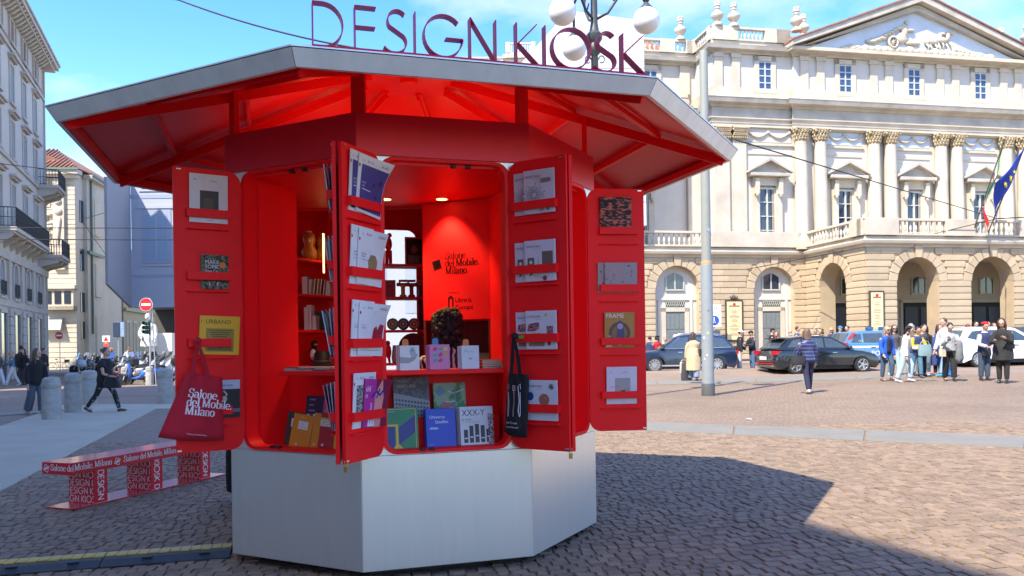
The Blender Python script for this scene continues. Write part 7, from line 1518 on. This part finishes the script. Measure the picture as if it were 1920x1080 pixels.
inv_pair(.995, 1.258, [('c', .58, .52, .17, (.32, .14, .09)), ('c', .64, .56, .06, (.45, .16, .10)), ('c', .12, .60, .12, (.02, .06, .22)), ('c', .82, .84, .08, pattern('mottled_ball', 'noise', (.04, .04, .04), (.3, .3, .3), 80)), ('s', [(.05, .40), (.10, .30)], .05, (.25, .2, .15)), ('r', .25, .45, .18, .2, GRY)], 'a round brown ball', True)
mag(Q6, .095, .35, 2.35, 2.64, pattern('swirled_print', 'noise', (.015, .02, .025), (.50, .17, .12), 26, .53, stretch=(1, 1, 2.2)), 'book with swirling dark and coral cover on the top rack of the far right door', [], hard=True, t_=.014)
mag(Q6, .073, .30, 1.89, 2.125, (.30, .29, .30), 'grey speckled book behind its twin on the far right door', [('c', .2, .3, .04, INKG), ('c', .1, .7, .03, INKG)], out=.006, hard=True, t_=.010)
mag(Q6, .125, .386, 1.89, 2.125, pattern('grey_speckle', 'noise', (.10, .09, .09), (.36, .34, .35), 55, .36), 'wide grey speckled book on the second rack of the far right door', [], out=.018, hard=True, t_=.010)
mag(Q6, .12, .36, 1.457, 1.735, (.38, .21, .03), 'amber magazine titled FRAME with a figure under an arch', [('t', 'FRAME', .04, .84, .18, .98, (.74, .74, .74)), ('c', .5, .42, .36, (.10, .065, .05)), ('c', .5, .40, .26, (.26, .13, .04)), ('p', [(.40, .2), (.42, .62), (.50, .78), (.62, .70), (.66, .3), (.60, .15)], (.06, .06, .16)), ('c', .52, .60, .10, (.35, .33, .42)), ('s', [(.36, .12), (.5, .06), (.64, .12)], .04, (.6, .6, .6)), ('r', .06, .24, .02, .08, (.65, .65, .65)), ('t', '150', .12, .3, .06, WT)])
mag(Q6, .13, .373, 1.012, 1.305, (.62, .62, .68), 'white magazine with a pale square photograph on the lowest rack of the far right door', [('t', 'ARK', .10, .84, .035, INKG), ('t', 'JOURNAL', .50, .84, .035, INKG), ('r', .28, .78, .16, .70, (.36, .35, .33)), ('t', 'O B S E S S I O N S', .10, .45, .034, INKG), ('p', [(.38, .26), (.46, .36), (.62, .38), (.60, .24), (.46, .16)], (.02, .02, .025)), ('r', .5, .6, .06, .07, GRY)])
for r_, (z, n, cs) in enumerate(((2.30, 3, ((.34, .42, .62), (.07, .07, .12), (.5, .56, .7))), (1.865, 3, ((.40, .46, .62), (.45, .5, .65), (.5, .56, .7))), (1.43, 4, ((.42, .5, .66), (.4, .45, .6), (.06, .06, .07), (.5, .56, .7))), (.985, 4, ((.42, .5, .66), (.5, .55, .66), (.25, .25, .3), (.4, .1, .15))))):
    for k in range(n):
        mag(Q2, .11 + .02 * k, .35 + .012 * k, z, z + .30 - .01 * k, cs[k], '%s magazine in the fan seen edge on, %s rack of the door in the middle' % (('nearest', 'second', 'third', 'innermost')[k], ('top', 'second', 'third', 'lowest')[r_]), [], out=.004 + .0085 * k, lean=.03 + .05 * k, tilt=1.5 * k, t_=.0055)
# the two cloth bags hanging on the racks
def tote(Q, out, outline_top, outline_bot, knot, m, label, strap_to, deco):
    n, k_ = 10, 9; (tx0, tz0), (tx1, tz1) = outline_top; (bx0, bz0), (bx1, bz1) = outline_bot; rows = []
    bm = lambda i, j, s: None
    vs = []; fs = []
    def P(a, b, s):
        x = (tx0 + (tx1 - tx0) * a) * (1 - b) + (bx0 + (bx1 - bx0) * a) * b; z = (tz0 + (tz1 - tz0) * a) * (1 - b) + (bz0 + (bz1 - bz0) * a) * b
        th = .004 + .034 * sin(pi * a) ** .7 * (b * 1.15) ** .8 * (1.0 if b < .93 else .5); fold = .006 * sin(9 * a + 5 * b) * b + .005 * sin(17 * a - 3 * b)
        return (x, z - .012 * sin(pi * a) * b, out + (th if s > 0 else -th * .3) + fold)
    for s in (1, -1):
        for i in range(n + 1):
            for j in range(k_ + 1): vs.append(P(i / n, j / k_, s))
    q = (n + 1) * (k_ + 1)
    for i in range(n):
        for j in range(k_): a = i * (k_ + 1) + j; b = a + k_ + 1; fs += [(a, a + 1, b + 1, b), (q + a, q + b, q + b + 1, q + a + 1)]
    for i in range(n): a = i * (k_ + 1); b = a + k_ + 1; fs += [(a, b, q + b, q + a), (a + k_, q + a + k_, q + b + k_, b + k_)]
    for j in range(k_): fs += [(j, q + j, q + j + 1, j + 1), (n * (k_ + 1) + j, n * (k_ + 1) + j + 1, q + n * (k_ + 1) + j + 1, q + n * (k_ + 1) + j)]
    o = MB().add(vs, fs, Q).obj('tote_bag', m, None, True)
    kx, kz = knot; mb = MB()
    for a in (.16, .62):
        x, z, y = P(a, .02, 1); mb.loft([[tuple(Q @ Vector((px + dx * w_, pz, py + dy))) for dx, dy in ((-1, -.002), (1, -.002), (1, .003), (-1, .003))] for px, pz, py, w_ in ((x, z - .02, y + .004, .014), (x * .6 + kx * .4, z * .6 + kz * .4, y + .008, .013), (kx + (a - .4) * .03, kz - .03, out + .03, .010), (kx, kz, out + .03, .010))])
    mb.ball(tuple(Q @ Vector((kx, kz + .004, out + .022))), (.026, .022, .024), 8, 6); mb.obj('strap', m, o, 40)
    def drape(mb, name, ms):
        out2 = []
        for x, y, z in mb.v:
            a, b = .5, .5
            for _ in range(12):
                p = P(a, b, 1); b += (p[1] - y) / max(.1, ((tz0 + tz1) - (bz0 + bz1)) / 2); xl = tx0 * (1 - b) + bx0 * b; xr = tx1 * (1 - b) + bx1 * b; a = (x - xl) / (xr - xl)
            out2.append((x, y, P(min(1, max(0, a)), min(1, max(0, b)), 1)[2] + .0035 + z))
        bm_ = MB().add(out2, mb.f, Q); bm_.obj(name, ms, o, kind='stuff')
    deco(o, P, Q, drape); tag(o, label, 'tote bag'); return o
def deco_red(o, P, Q, drape):
    mb = MB(); Md_ = T(P(.20, .36, 1)[0], P(.2, .36, 1)[1], 0) @ Rz(-.16)
    for i, s in enumerate(('Salone', 'del Mobile.', 'Milano')): did_text(mb, s, .058, Md_ @ T(.012 - .004 * i, -i * .057, 0), .0, bold=.16)
    text(mb, '* Salone del Mobile.Milano', .0125, Md_ @ T(.03, -.245, .0), 0)
    drape(mb, 'printed_lettering', WHP)
RCLO = mat('red_canvas', (.50, .010, .028), .85, var=.10, scale=5, bump=.25, bscale=160)
tote(Q1, .055, ((.055, 1.345), (.285, 1.30)), ((-.125, .925), (.285, .875)), (.125, 1.545), RCLO, 'red cotton tote bag printed in white hanging from the far left door', None, deco_red)
MB().box(-.012, .012, -.012, .012, 0, .004, Q1 @ T(.118, 1.55, .082) @ Rz(.2)).obj('green_tag', M_((.12, .55, .06)))
tag(bpy.data.objects['green_tag'], 'small lime green tag on the knot of the red tote', 'tag')
def deco_blk(o, P, Q, drape):
    mb = MB(); cx = P(.42, .5, 1)[0]; M = ID
    for x, top in ((-.045, 'spoon'), (.0, 'fork'), (.042, 'knife')):
        X = cx + x
        stroke(mb, [(X - .004, 1.19), (X + .003, 1.12), (X - .002, 1.06), (X + .004, 1.02)], lambda d: .0035, M, 0); stroke(mb, [(X + .006, 1.18), (X + .010, 1.10), (X + .008, 1.03), (X + .004, 1.02)], lambda d: .0030, M, 0)
        if top == 'fork':
            for k in range(4): stroke(mb, [(X - .012 + k * .008, 1.225), (X - .010 + k * .008, 1.19)], lambda d: .003, M, 0)
            stroke(mb, [(X - .014, 1.19), (X + .014, 1.19)], lambda d: .003, M, 0)
        else: stroke(mb, [(X - .006, 1.19), (X - .008, 1.22), (X + .004, 1.235), (X + .008, 1.2)], lambda d: .003, M, 0)
    text(mb, 'Salotti Corraini', .021, M @ T(cx - .065, .975, 0) @ Rz(-.04), 0, squash=.75); text(mb, 'www.corraini.com', .018, M @ T(cx - .062, .948, 0) @ Rz(-.04), 0, squash=.75); stroke(mb, [(cx - .06, .968), (cx + .05, .965)], lambda d: .002, M, 0)
    drape(mb, 'printed_lettering', WHP)
BCLO = mat('black_canvas', (.010, .010, .011), .85, var=.2, scale=5, bump=.25, bscale=160)
tote(Q4, .058, ((.02, 1.305), (.175, 1.295)), ((-.025, .915), (.16, .885)), (.085, 1.545), BCLO, 'black tote bag with white line drawing hanging from the middle right door', None, deco_blk)
MB().box(-.018, .018, -.010, .010, 0, .004, Q4 @ T(.112, 1.542, .046)).obj('green_tag', M_((.12, .55, .06)))
tag(bpy.data.objects['green_tag.001'], 'small lime green tag beside the knot of the black tote', 'tag')
# positions on a face of the kiosk seen at a pixel
def onface(k, u, v, off):
    M = face(k); n = M.col[2].xyz; o = M @ Vector((0, 0, off)); d = ray(u, v); t = (o - Vector((0, 0, CAM_H))).dot(n) / d.dot(n); p = Vector((0, 0, CAM_H)) + d * t; q = M.inverted() @ p; return q.x, q.y
def stand_book(k, u0, v0, u1, v1, off, t_, col, label, items=(), lean=-.16, floor=.813, cat='book', tilt=0, wz=None):
    x0, zt = onface(k, u0, v0, off); x1, zb = onface(k, u1, v1, off); h_ = (zt - floor) / cos(lean)
    return book(face(k) @ T(x0, floor + .001, off + .012) @ Rz(R_(tilt)) @ Rx(lean), x1 - x0, h_, t_, col, label, items, cat)
MB().box(.15, 1.0, .812, 1.00, -.395, -.275, face(0)).obj('display_step', RED, kiosk); MB().box(.40, 1.0, .812, 1.00, -.395, -.275, face(7)).obj('display_step', RED, kiosk)
G_, Yl, Bl_ = (.02, .20, .06), (.62, .45, .05), (.03, .03, .18)
stand_book(0, 721, 767, 785, 844, -.15, .014, G_, 'green book with blue and yellow isometric shapes in the front niche', [('p', [(0, .05), (0, .60), (.30, .56), (.30, .02)], Bl_), ('p', [(.42, .10), (.42, .52), (.93, .82), (.93, .40)], Bl_), ('p', [(0, .60), (.36, .60), (.36, .55), (0, .55)], Yl), ('p', [(.33, .60), (.40, .60), (.40, .12), (.54, .0), (.24, .0), (.33, .12)], Yl), ('s', [(.93, .0), (.93, .97), (.05, .97)], .02, Yl), ('t', 'Territories', .06, .90, .045, WT)])
for j in (1, 0):
    stand_book(0, 796 + 3 * (1 - j), 768, 853 + 3 * (1 - j), 842, -.15 - j * .035, .020, (.015, .05, .42), ('blue book titled Universo Satellite at the front of the niche', 'blue book right behind the one titled Universo Satellite')[j], [('t', 'Universo', .12, .74, .125, .92, WT), ('t', 'Satellite', .30, .61, .125, .92, WT), ('r', .12, .42, .46, .475, WT), ('r', .12, .38, .49, .505, WT), ('t', 'Corraini', .1, .05, .035, WT)])
xxx = [('t', 'XXX-Y', .06, .76, .235, .86, (.015, .015, .015)), ('t', '30 ANNI', .05, .64, .07, (.05, .05, .05)), ('t', 'DI FUORISALONE', .05, .575, .075, .82, (.5, .36, .02))]
for k in range(5): xxx += [('r', .10 + .17 * k, .22 + .17 * k, .06, .34 + (.20 if k == 2 else .1 * (k % 2) + .06), (.03, .03, .035)), ('t', ('1990', '1998', '2006', '2014', '2020')[k], 0, 0, .0001, WT)]
xxx = [q for q in xxx if not (q[0] == 't' and q[4] < .001)] + [('r', .84, 1, .0, .8, pattern('halftone', 'noise', (.05, .05, .06), (.5, .5, .52), 120))] + [('r', .12 + .17 * k, .20 + .17 * k, .16 + .03 * (k % 3), .19 + .03 * (k % 3), WT) for k in range(5)]
for j in (2, 1, 0): stand_book(0, 857 + 3 * (2 - j), 764, 920 + 3 * (2 - j), 840, -.15 - j * .03, .018, (.62, .62, .64), ('white book with bold black XXX-Y title at the front', 'second copy of the white book with the XXX-Y title', 'rearmost copy of the white book with the XXX-Y title')[j], xxx)
stand_book(0, 738, 708, 806, 776, -.31, .03, pattern('grey_facade', 'noise', (.10, .10, .11), (.16, .16, .17), 30), 'large grey book with a drawn tower block behind the green book', [('p', [(0, 0), (0, .62), (1, .40), (1, .1), (.8, 0)], (.26, .26, .27))] + [('r', .05 + .085 * i, .10 + .085 * i, .12 + .10 * j - .012 * i, .17 + .10 * j - .012 * i, (.05, .05, .055)) for i in range(11) for j in range(4)] + [('t', 'PAOLO', .06, .86, .11, (.42, .42, .43)), ('t', 'VENTURA', .06, .73, .11, (.42, .42, .43)), ('t', 'MILANO', .05, .10, .12, (.60, .60, .61))], floor=1.001, cat='book')
stand_book(0, 813, 719, 874, 776, -.31, .016, pattern('green_wash', 'noise', (.08, .25, .10), (.30, .42, .28), 12, .5), 'green watercolour book with a dancing figure in the back row', [('c', .38, .30, .16, (.35, .10, .09)), ('c', .55, .15, .14, (.45, .30, .10)), ('c', .2, .75, .13, (.10, .22, .28)), ('s', [(.45, .75), (.62, .68), (.80, .74), (.97, .80)], .03, (.62, .6, .55)), ('s', [(.66, .78), (.66, .45), (.62, .2)], .05, (.25, .18, .35)), ('s', [(.66, .45), (.50, .42), (.35, .44)], .03, (.6, .58, .52)), ('c', .68, .84, .045, (.3, .2, .12)), ('t', 'Mario', .08, .92, .05, WT)], floor=1.001)
ORG = (.62, .22, .012)
oi = [('r', .30, .78, .56, .80, (.70, .68, .64)), ('t', 'MILANO', .36, .70, .045, INKG), ('s', [(.36, .60), (.42, .66), (.5, .6), (.56, .66), (.62, .6), (.7, .65)], .012, INKG), ('t', 'Quaderno', .36, .90, .05, (.8, .6, .3)), ('r', .3, .42, .06, .13, (.7, .5, .3))]
stand_book(7, 533, 771, 562, 838, -.19, .014, (.035, .045, .035), 'dark green notebook leaning behind the orange ones', [('r', .3, .8, .55, .8, WT)], tilt=-4)
stand_book(7, 542, 774, 580, 838, -.145, .012, ORG, 'orange notebook with a small white label, leftmost of the two', oi, tilt=-7)
for j in range(3): stand_book(7, 566 + 6 * j, 776, 578 + 6 * j, 838, -.17, .008, ((.60, .42, .28), (.08, .06, .05), (.66, .62, .58))[j], ('tan slim book between the orange notebooks', 'black slim book between the orange notebooks', 'white slim book between the orange notebooks')[j], [], tilt=-6)
stand_book(7, 582, 774, 602, 840, -.14, .012, ORG, 'narrow orange notebook beside the red one', [('r', .3, .42, .06, .13, (.7, .5, .3))], tilt=-5)
stand_book(7, 596, 774, 630, 841, -.135, .014, (.40, .008, .02), 'red notebook with a yellow and white band', [('r', .0, 1, .62, .86, (.60, .42, .06)), ('r', .02, .95, .62, .80, (.70, .68, .64)), ('t', 'MILANO', .1, .73, .06, INKG), ('s', [(.06, .65), (.2, .70), (.35, .65), (.5, .70), (.7, .65), (.9, .70)], .02, INKG), ('r', .2, .34, .06, .13, (.7, .5, .5))], tilt=-3)
stand_book(7, 626, 800, 640, 842, -.12, .010, (.65, .42, .02), 'yellow notebook at the right end of the left niche', [])
stand_book(7, 573, 742, 606, 772, -.31, .016, (.025, .022, .07), 'dark blue book with white lettering in the back row of the left niche', [('t', 'ANGELI', .2, .78, .11, WT), ('t', 'SANTI', .2, .52, .11, WT), ('t', 'STRANI', .2, .26, .11, WT), ('r', 0, 1, 0, .16, (.05, .05, .30))], floor=1.001)
stand_book(7, 606, 748, 622, 774, -.31, .012, (.60, .10, .30), 'pink book in the back row of the left niche', [('s', [(.3, .3), (.6, .6), (.4, .8)], .1, (.7, .5, .1))], floor=1.001)
# display copies along the counter, each on a small clip stand
CT = 1.333
arm_it = [('p', [(.0, .30), (.12, .28), (.45, .28), (.75, .40), (.92, .62), (.86, .66), (.66, .56), (.50, .50), (.0, .55)], (.30, .30, .31)), ('p', [(.55, .58), (.50, .80), (.58, .92), (.72, .94), (.80, .80), (.86, .62), (.72, .54)], (.38, .38, .39)), ('c', .64, .80, .06, (.22, .22, .23))]
pk = [('s', [(.2 + .26 * (k % 3), .78 - .24 * (k // 3)), (.36 + .26 * (k % 3), .86 - .22 * (k // 3))], .15, ((.50, .02, .10), (.05, .35, .25), (.62, .50, .05), (.05, .35, .25), (.50, .02, .12), (.55, .30, .05), (.05, .3, .3), (.5, .03, .1))[k]) for k in range(8)]
for (u0, v0, u1, t_, col, lb, itm, clip) in ((749, 648, 786, .03, (.66, .64, .62), 'white book with a photograph of a raised forearm on the counter', arm_it, (.62, .16, .02)), (805, 646, 843, .03, (.60, .16, .36), 'pink book with bright wrapped sweets on the counter', pk, (.03, .22, .45)), (865, 648, 898, .022, (.60, .61, .66), 'plain pale book with small lettering on the counter', [('t', 'BOB', .15, .80, .055, INKG), ('t', 'NON RICORDO', .14, .72, .06, INKG), ('r', .42, .60, .40, .48, GRY), ('t', 'ed.', .45, .12, .04, GRY)], (.65, .18, .02))):
    x0, zt = onface(0, u0, v0, -.13); x1, _ = onface(0, u1, v0, -.13); h_ = zt - CT
    for j in (2, 1, 0): book(face(0) @ T(x0 - .008 * j, CT, -.125 - .018 * j) @ Rx(-.06), x1 - x0, h_ - .002 * j, .016, col, lb if j == 0 else ('copy right behind the ' if j == 1 else 'rearmost copy behind the ') + lb, itm if j == 0 else [])
    xm = x0 + (x1 - x0) * .5; c = tag(MB().prism([(-.022, 0), (.022, 0), (.020, .045), (.012, .055), (-.012, .055), (-.020, .045)], -.004, .004, face(0) @ T(xm - .02, CT + h_ - .012, -.175)).ball(tuple(face(0) @ Vector((xm - .02, CT + h_ + .03, -.171))), .004, 6, 4).obj('price_clip', M_(clip, .4)), '%s clip standing behind the %s' % ('blue' if clip[2] > .4 else 'orange', lb.split(' on the counter')[0]), 'clip')
rnd = random.Random(9)
for i, (k, u, lb) in enumerate(((7, 548, 'left'), (7, 575, 'middle'), (7, 600, 'right'))):
    x0, _ = onface(k, u, 690, -.2)
    for j in range(4): book(face(k) @ T(x0 - .05 + rnd.uniform(-.01, .01), CT + .008 * j, -.16 + rnd.uniform(-.01, .01)) @ Rx(-pi / 2) @ Rz(rnd.uniform(-.15, .15)), .15, .19, .0075, ((.62, .60, .62), (.45, .45, .5), (.64, .6, .5), (.12, .12, .13))[(j + i) % 4], '%s magazine in the %s flat pile on the left counter' % (('lowest', 'second lowest', 'second highest', 'topmost')[j], lb))
cs = ((.62, .45, .05), (.12, .02, .02), (.62, .22, .02), (.5, .02, .02), (.55, .4, .05), (.5, .01, .02))
for j in range(6):
    x0, _ = onface(0, 900, 690, -.2); book(face(0) @ T(x0, CT + .012 * j, -.14) @ Rx(-pi / 2) @ Rz(.02 * (j % 3)), .14, .20, .0115, cs[j], '%s book in the flat pile on the right of the counter' % ('yellow lowest', 'maroon', 'orange', 'dark red', 'mustard', 'red topmost')[j])
x0, _ = onface(0, 936, 690, -.2)
for j in range(3): book(face(0) @ T(x0, CT + .012 * j, -.11) @ Rx(-pi / 2) @ Rz(.1 - .05 * j), .09, .16, .0115, (.64, .62, .62), '%s white booklet in the small pile at the right end of the counter' % ('lowest', 'middle', 'top')[j])
# cards on the right hand wall
Wm = fr((P1.x, P1.y, 0), (.105 - P1.x, 5.70 - P1.y, 0), (0, 0, 1))
for k in range(6):
    z = 2.13 - k * .155
    o = tag(MB().box(.50, .62, z, z + .14, .012, .024, Wm @ T(0, 0, 0)).obj('card_stack', (M_((.68, .64, .62)))), 'white cards in the %s holder from the top of the right wall' % ('first', 'second', 'third', 'fourth', 'fifth', 'sixth')[k], 'cards')
    MB().box(.49, .63, z + .04, z + .045, .002, .030, Wm).obj('wire_holder', STEEL, o)
# goods on the shelves at the back
def shelf_pt(k, u, z, off=-.15):
    M = face(k, KR - .04); n = M.col[2].xyz; o = M @ Vector((0, 0, off)); d = ray(u, 640); dd_ = Vector((d.x, d.y, 0)); nn = Vector((n.x, n.y, 0)); t = (Vector((o.x, o.y, 0))).dot(nn) / dd_.dot(nn); return Vector((dd_.x * t, dd_.y * t, z))
def item(name, label, cat, p, parts, group=None, rz=0):
    o = None
    for nm, mb, m, sm in parts:
        q = mb.obj(name if o is None else nm, m, o, sm)
        if o is None: o = tag(q, label, cat, group); q.location = p; q.rotation_euler = (0, 0, rz)
    return o
Z1, Z2, Z3, Z4 = SHZ[3], SHZ[2], SHZ[1], SHZ[0]
GOLD = mat('amber_glass', (.55, .20, .03), .15, coat=.6)
for u, lb in ((582, 'left'), (608, 'right')):
    item('vase', 'amber violin shaped vase, the %s of two on the upper shelf' % lb, 'vase', shelf_pt(5, u, Z1, -.2), [('v', MB().lathe([(.03, 0), (.07, .02), (.075, .08), (.045, .13), (.06, .18), (.055, .23), (.02, .25)], 16), GOLD, True), ('rim', MB().lathe([(.022, .245), (.03, .26), (.02, .26)], 14), M_((.75, .6, .4), .3), True)])
fx = R_(-17)
item('picture_frame', 'portrait photograph in a red frame on the top back shelf', 'picture', shelf_pt(4, 779, Z1, -.12), [('f', MB().box(-.09, .09, -.01, .01, 0, .28), RED, False), ('photo', MB().box(-.075, .075, -.014, -.0105, .02, .26), M_((.035, .03, .028)), False), ('face', MB().ball((.0, -.0125, .165), (.035, .004, .05), 14, 8), M_((.28, .16, .11)), True), ('hair', MB().ball((.0, -.012, .185), (.045, .0035, .055), 14, 8), M_((.015, .012, .012)), True), ('jumper', MB().box(-.06, .05, -.0155, -.0145, .02, .10), pattern('stripe_print', 'bands', (.02, .02, .02), (.4, .4, .4), 40), False)], rz=-R_(-17))
item('figurine', 'red standing figurine on the top back shelf', 'figurine', shelf_pt(4, 731, Z1, -.16), [('fig', MB().tube([(-.018, 0, 0), (-.016, 0, .14)], [.016, .018], 8).tube([(.018, 0, 0), (.016, 0, .14)], [.016, .018], 8).ball((0, 0, .20), (.035, .025, .07), 12, 8).ball((.01, 0, .285), .024, 10, 8), REDS, True)])
item('boxed_book', 'crimson box standing upright on the second back shelf', 'box', shelf_pt(4, 731, Z2, -.16), [('b', MB().box(-.06, .06, -.02, .02, 0, .165), M_((.38, .02, .06)), False), ('mark', MB().box(-.012, .012, -.0215, -.0203, .10, .108), INK, False)])
for u, c, c2, lb in ((757, (.62, .28, .03), (.5, .03, .04), 'orange legged'), (773, (.48, .03, .05), (.48, .03, .05), 'red legged'), (790, (.06, .05, .09), (.62, .28, .03), 'dark legged')):
    item('stacking_toy', '%s turned wooden stand on the second back shelf' % lb, 'stand', shelf_pt(4, u, Z2, -.16), [('t', MB().lathe([(.035, 0), (.035, .02), (.02, .03), (.02, .10), (.03, .105), (.03, .12), (.0, .12)], 12), M_(c, .4), 40), ('arms', MB().tube([(-.045, 0, .125), (.045, 0, .125)], .016, 8).ball((-.045, 0, .125), .02, 8, 6).ball((.045, 0, .125), .02, 8, 6).tube([(-.04, 0, .16), (.04, 0, .16)], .012, 8).tube([(-.03, 0, .125), (-.03, 0, .165)], .008, 6), M_(c2, .4), True)])
for u, c, lb in ((737, (.16, .12, .05), 'bronze'), (757, (.05, .02, .06), 'dark violet'), (777, (.45, .03, .03), 'red')):
    M = Rx(pi / 2) ; item('round_tin', 'round %s patterned tin standing on its edge on the third shelf' % lb, 'tin', shelf_pt(4, u, Z3, -.18) + Vector((0, 0, .058)), [('d', MB().lathe([(.056, -.015), (.058, 0), (.056, .015), (.001, .016)], 20, M), M_(c, .4), 40), ('pattern', MB().ring([(.035 * cos(k * pi / 8), .035 * sin(k * pi / 8)) for k in range(16)], [(.028 * cos(k * pi / 8), .028 * sin(k * pi / 8)) for k in range(16)], .016, .018, M).ball((0, -.017, 0), (.012, .002, .012), 10, 6), M_((.6, .5, .25), .4), False)])
item('tall_box', 'tall plum coloured box at the right end of the third shelf', 'box', shelf_pt(4, 792, Z3, -.16), [('b', MB().box(-.025, .025, -.03, .03, 0, .26), M_((.07, .015, .06)), False), ('lid', MB().box(-.026, .026, -.031, .031, .262, .29), M_((.06, .012, .05)), False)])
item('leaf_ornament', 'slim green leaf ornament on the third shelf', 'ornament', shelf_pt(4, 722, Z3, -.18), [('l', MB().ball((0, 0, .12), (.018, .006, .06), 10, 8), M_((.10, .22, .03), .3), True), ('stem', MB().tube([(0, 0, 0), (0, 0, .08)], .006, 6), M_((.25, .3, .08)), True)])
item('bird_ornament', 'red parrot shaped ornament on the lowest back shelf', 'ornament', shelf_pt(4, 728, Z4, -.16), [('b', MB().ball((0, 0, .11), (.03, .025, .07), 12, 8).ball((-.005, -.01, .19), .026, 10, 8).tube([(0, 0, .07), (.01, .01, .0)], [.018, .01], 8), REDS, True), ('beak', MB().ball((-.02, -.03, .185), (.012, .014, .01), 8, 6), M_((.6, .35, .05)), True)])
item('glass_jug', 'pale blue glass jug on the lowest back shelf', 'jug', shelf_pt(4, 742, Z4, -.14), [('g', MB().lathe([(.035, 0), (.045, .05), (.03, .16), (.035, .17), (.028, .165), (.04, .05)], 16), mat('pale_blue_glass', (.45, .55, .62), .1, coat=.5), True)])
item('round_tray', 'big round dark red tray leaning on the lowest back shelf', 'tray', shelf_pt(4, 775, Z4, -.10) + Vector((0, 0, .14)), [('t', MB().lathe([(.14, -.008), (.145, 0), (.14, .008), (.001, .006)], 28, Rx(pi / 2 + .1)), M_((.10, .012, .012), .3), 40), ('edge', MB().lathe([(.141, -.006), (.148, 0), (.141, .006)], 28, Rx(pi / 2 + .1)), M_((.5, .25, .1), .3), True)])
bk = ((576, .16, .05, (.10, .12, .17)), (583, .14, .03, (.5, .35, .28)), (592, .15, .012, (.25, .10, .05)), (598, .15, .012, (.45, .3, .15)), (604, .155, .012, (.30, .02, .03)), (610, .15, .012, (.30, .02, .03)), (618, .14, .05, (.40, .015, .03)))
for i, (u, h_, w_, c) in enumerate(bk):
    item('book', ('navy box file', 'buff book', 'brown slim book', 'tan slim book', 'wine red slim book', 'second wine red slim book', 'crimson broad book')[i] + ' on the second shelf at the back left', 'book', shelf_pt(5, u, Z2, -.2), [('b', MB().box(-w_ / 2, w_ / 2, -.06, .06, 0, h_, Ry(.12 if 0 < i < 6 else 0)), M_(c), False), ('pages', MB().box(-w_ / 2 + .002, w_ / 2 - .002, -.0605, -.06, .004, h_ - .004, Ry(.12 if 0 < i < 6 else 0)), PGS, False)])
item('storage_box', 'dark green box on the third shelf at the back left', 'box', shelf_pt(5, 609, Z3, -.22), [('b', MB().box(-.09, .09, -.06, .06, 0, .17), M_((.025, .045, .015)), False), ('lid', MB().box(-.092, .092, -.062, .062, .14, .175), M_((.03, .055, .018)), False)])
for u, h_, c, lb in ((578, .20, (.45, .47, .56), 'pale blue'), (583, .22, (.60, .48, .44), 'blush'), (592, .13, (.5, .36, .28), 'tan')): item('book', '%s book on the third shelf at the back left' % lb, 'book', shelf_pt(5, u, Z3, -.26), [('b', MB().box(-.02, .02, -.06, .06, 0, h_), M_(c), False), ('pages', MB().box(-.018, .018, -.0606, -.0601, .004, h_ - .004), PGS, False)])
item('hat_block', 'black felt hat and folded cloth on the counter beside the left niche', 'hat', shelf_pt(5, 604, Z4, -.30), [('h', MB().lathe([(.13, 0), (.13, .012), (.075, .02), (.07, .11), (.05, .13), (.001, .125)], 20), BLK, 50), ('band', MB().lathe([(.0765, .02), (.075, .045)], 20), M_((.05, .05, .05)), True)])
item('plush_bird', 'black white and orange bird toy on the lowest shelf at the back left', 'toy', shelf_pt(5, 588, Z4, -.2), [('b', MB().ball((0, 0, .10), (.045, .04, .07), 12, 8).ball((.01, -.01, .19), .035, 10, 8), BLK, True), ('belly', MB().ball((0, -.02, .095), (.032, .028, .055), 10, 8), WHT, True), ('beak', MB().ball((.03, -.04, .185), (.018, .015, .01), 8, 6), M_((.6, .25, .03)), True)])
item('laptop', 'grey screen standing on the desk in the recess behind the bookseller', 'screen', Vector((-.30, 6.66, 1.19)), [('s', MB().box(-.16, .16, -.008, .008, 0, .24, Rx(-.15)), M_((.10, .10, .10), .3), False), ('base', MB().box(-.15, .15, -.10, .0, -.0, .012), M_((.08, .08, .08), .4), False)], rz=-.41)
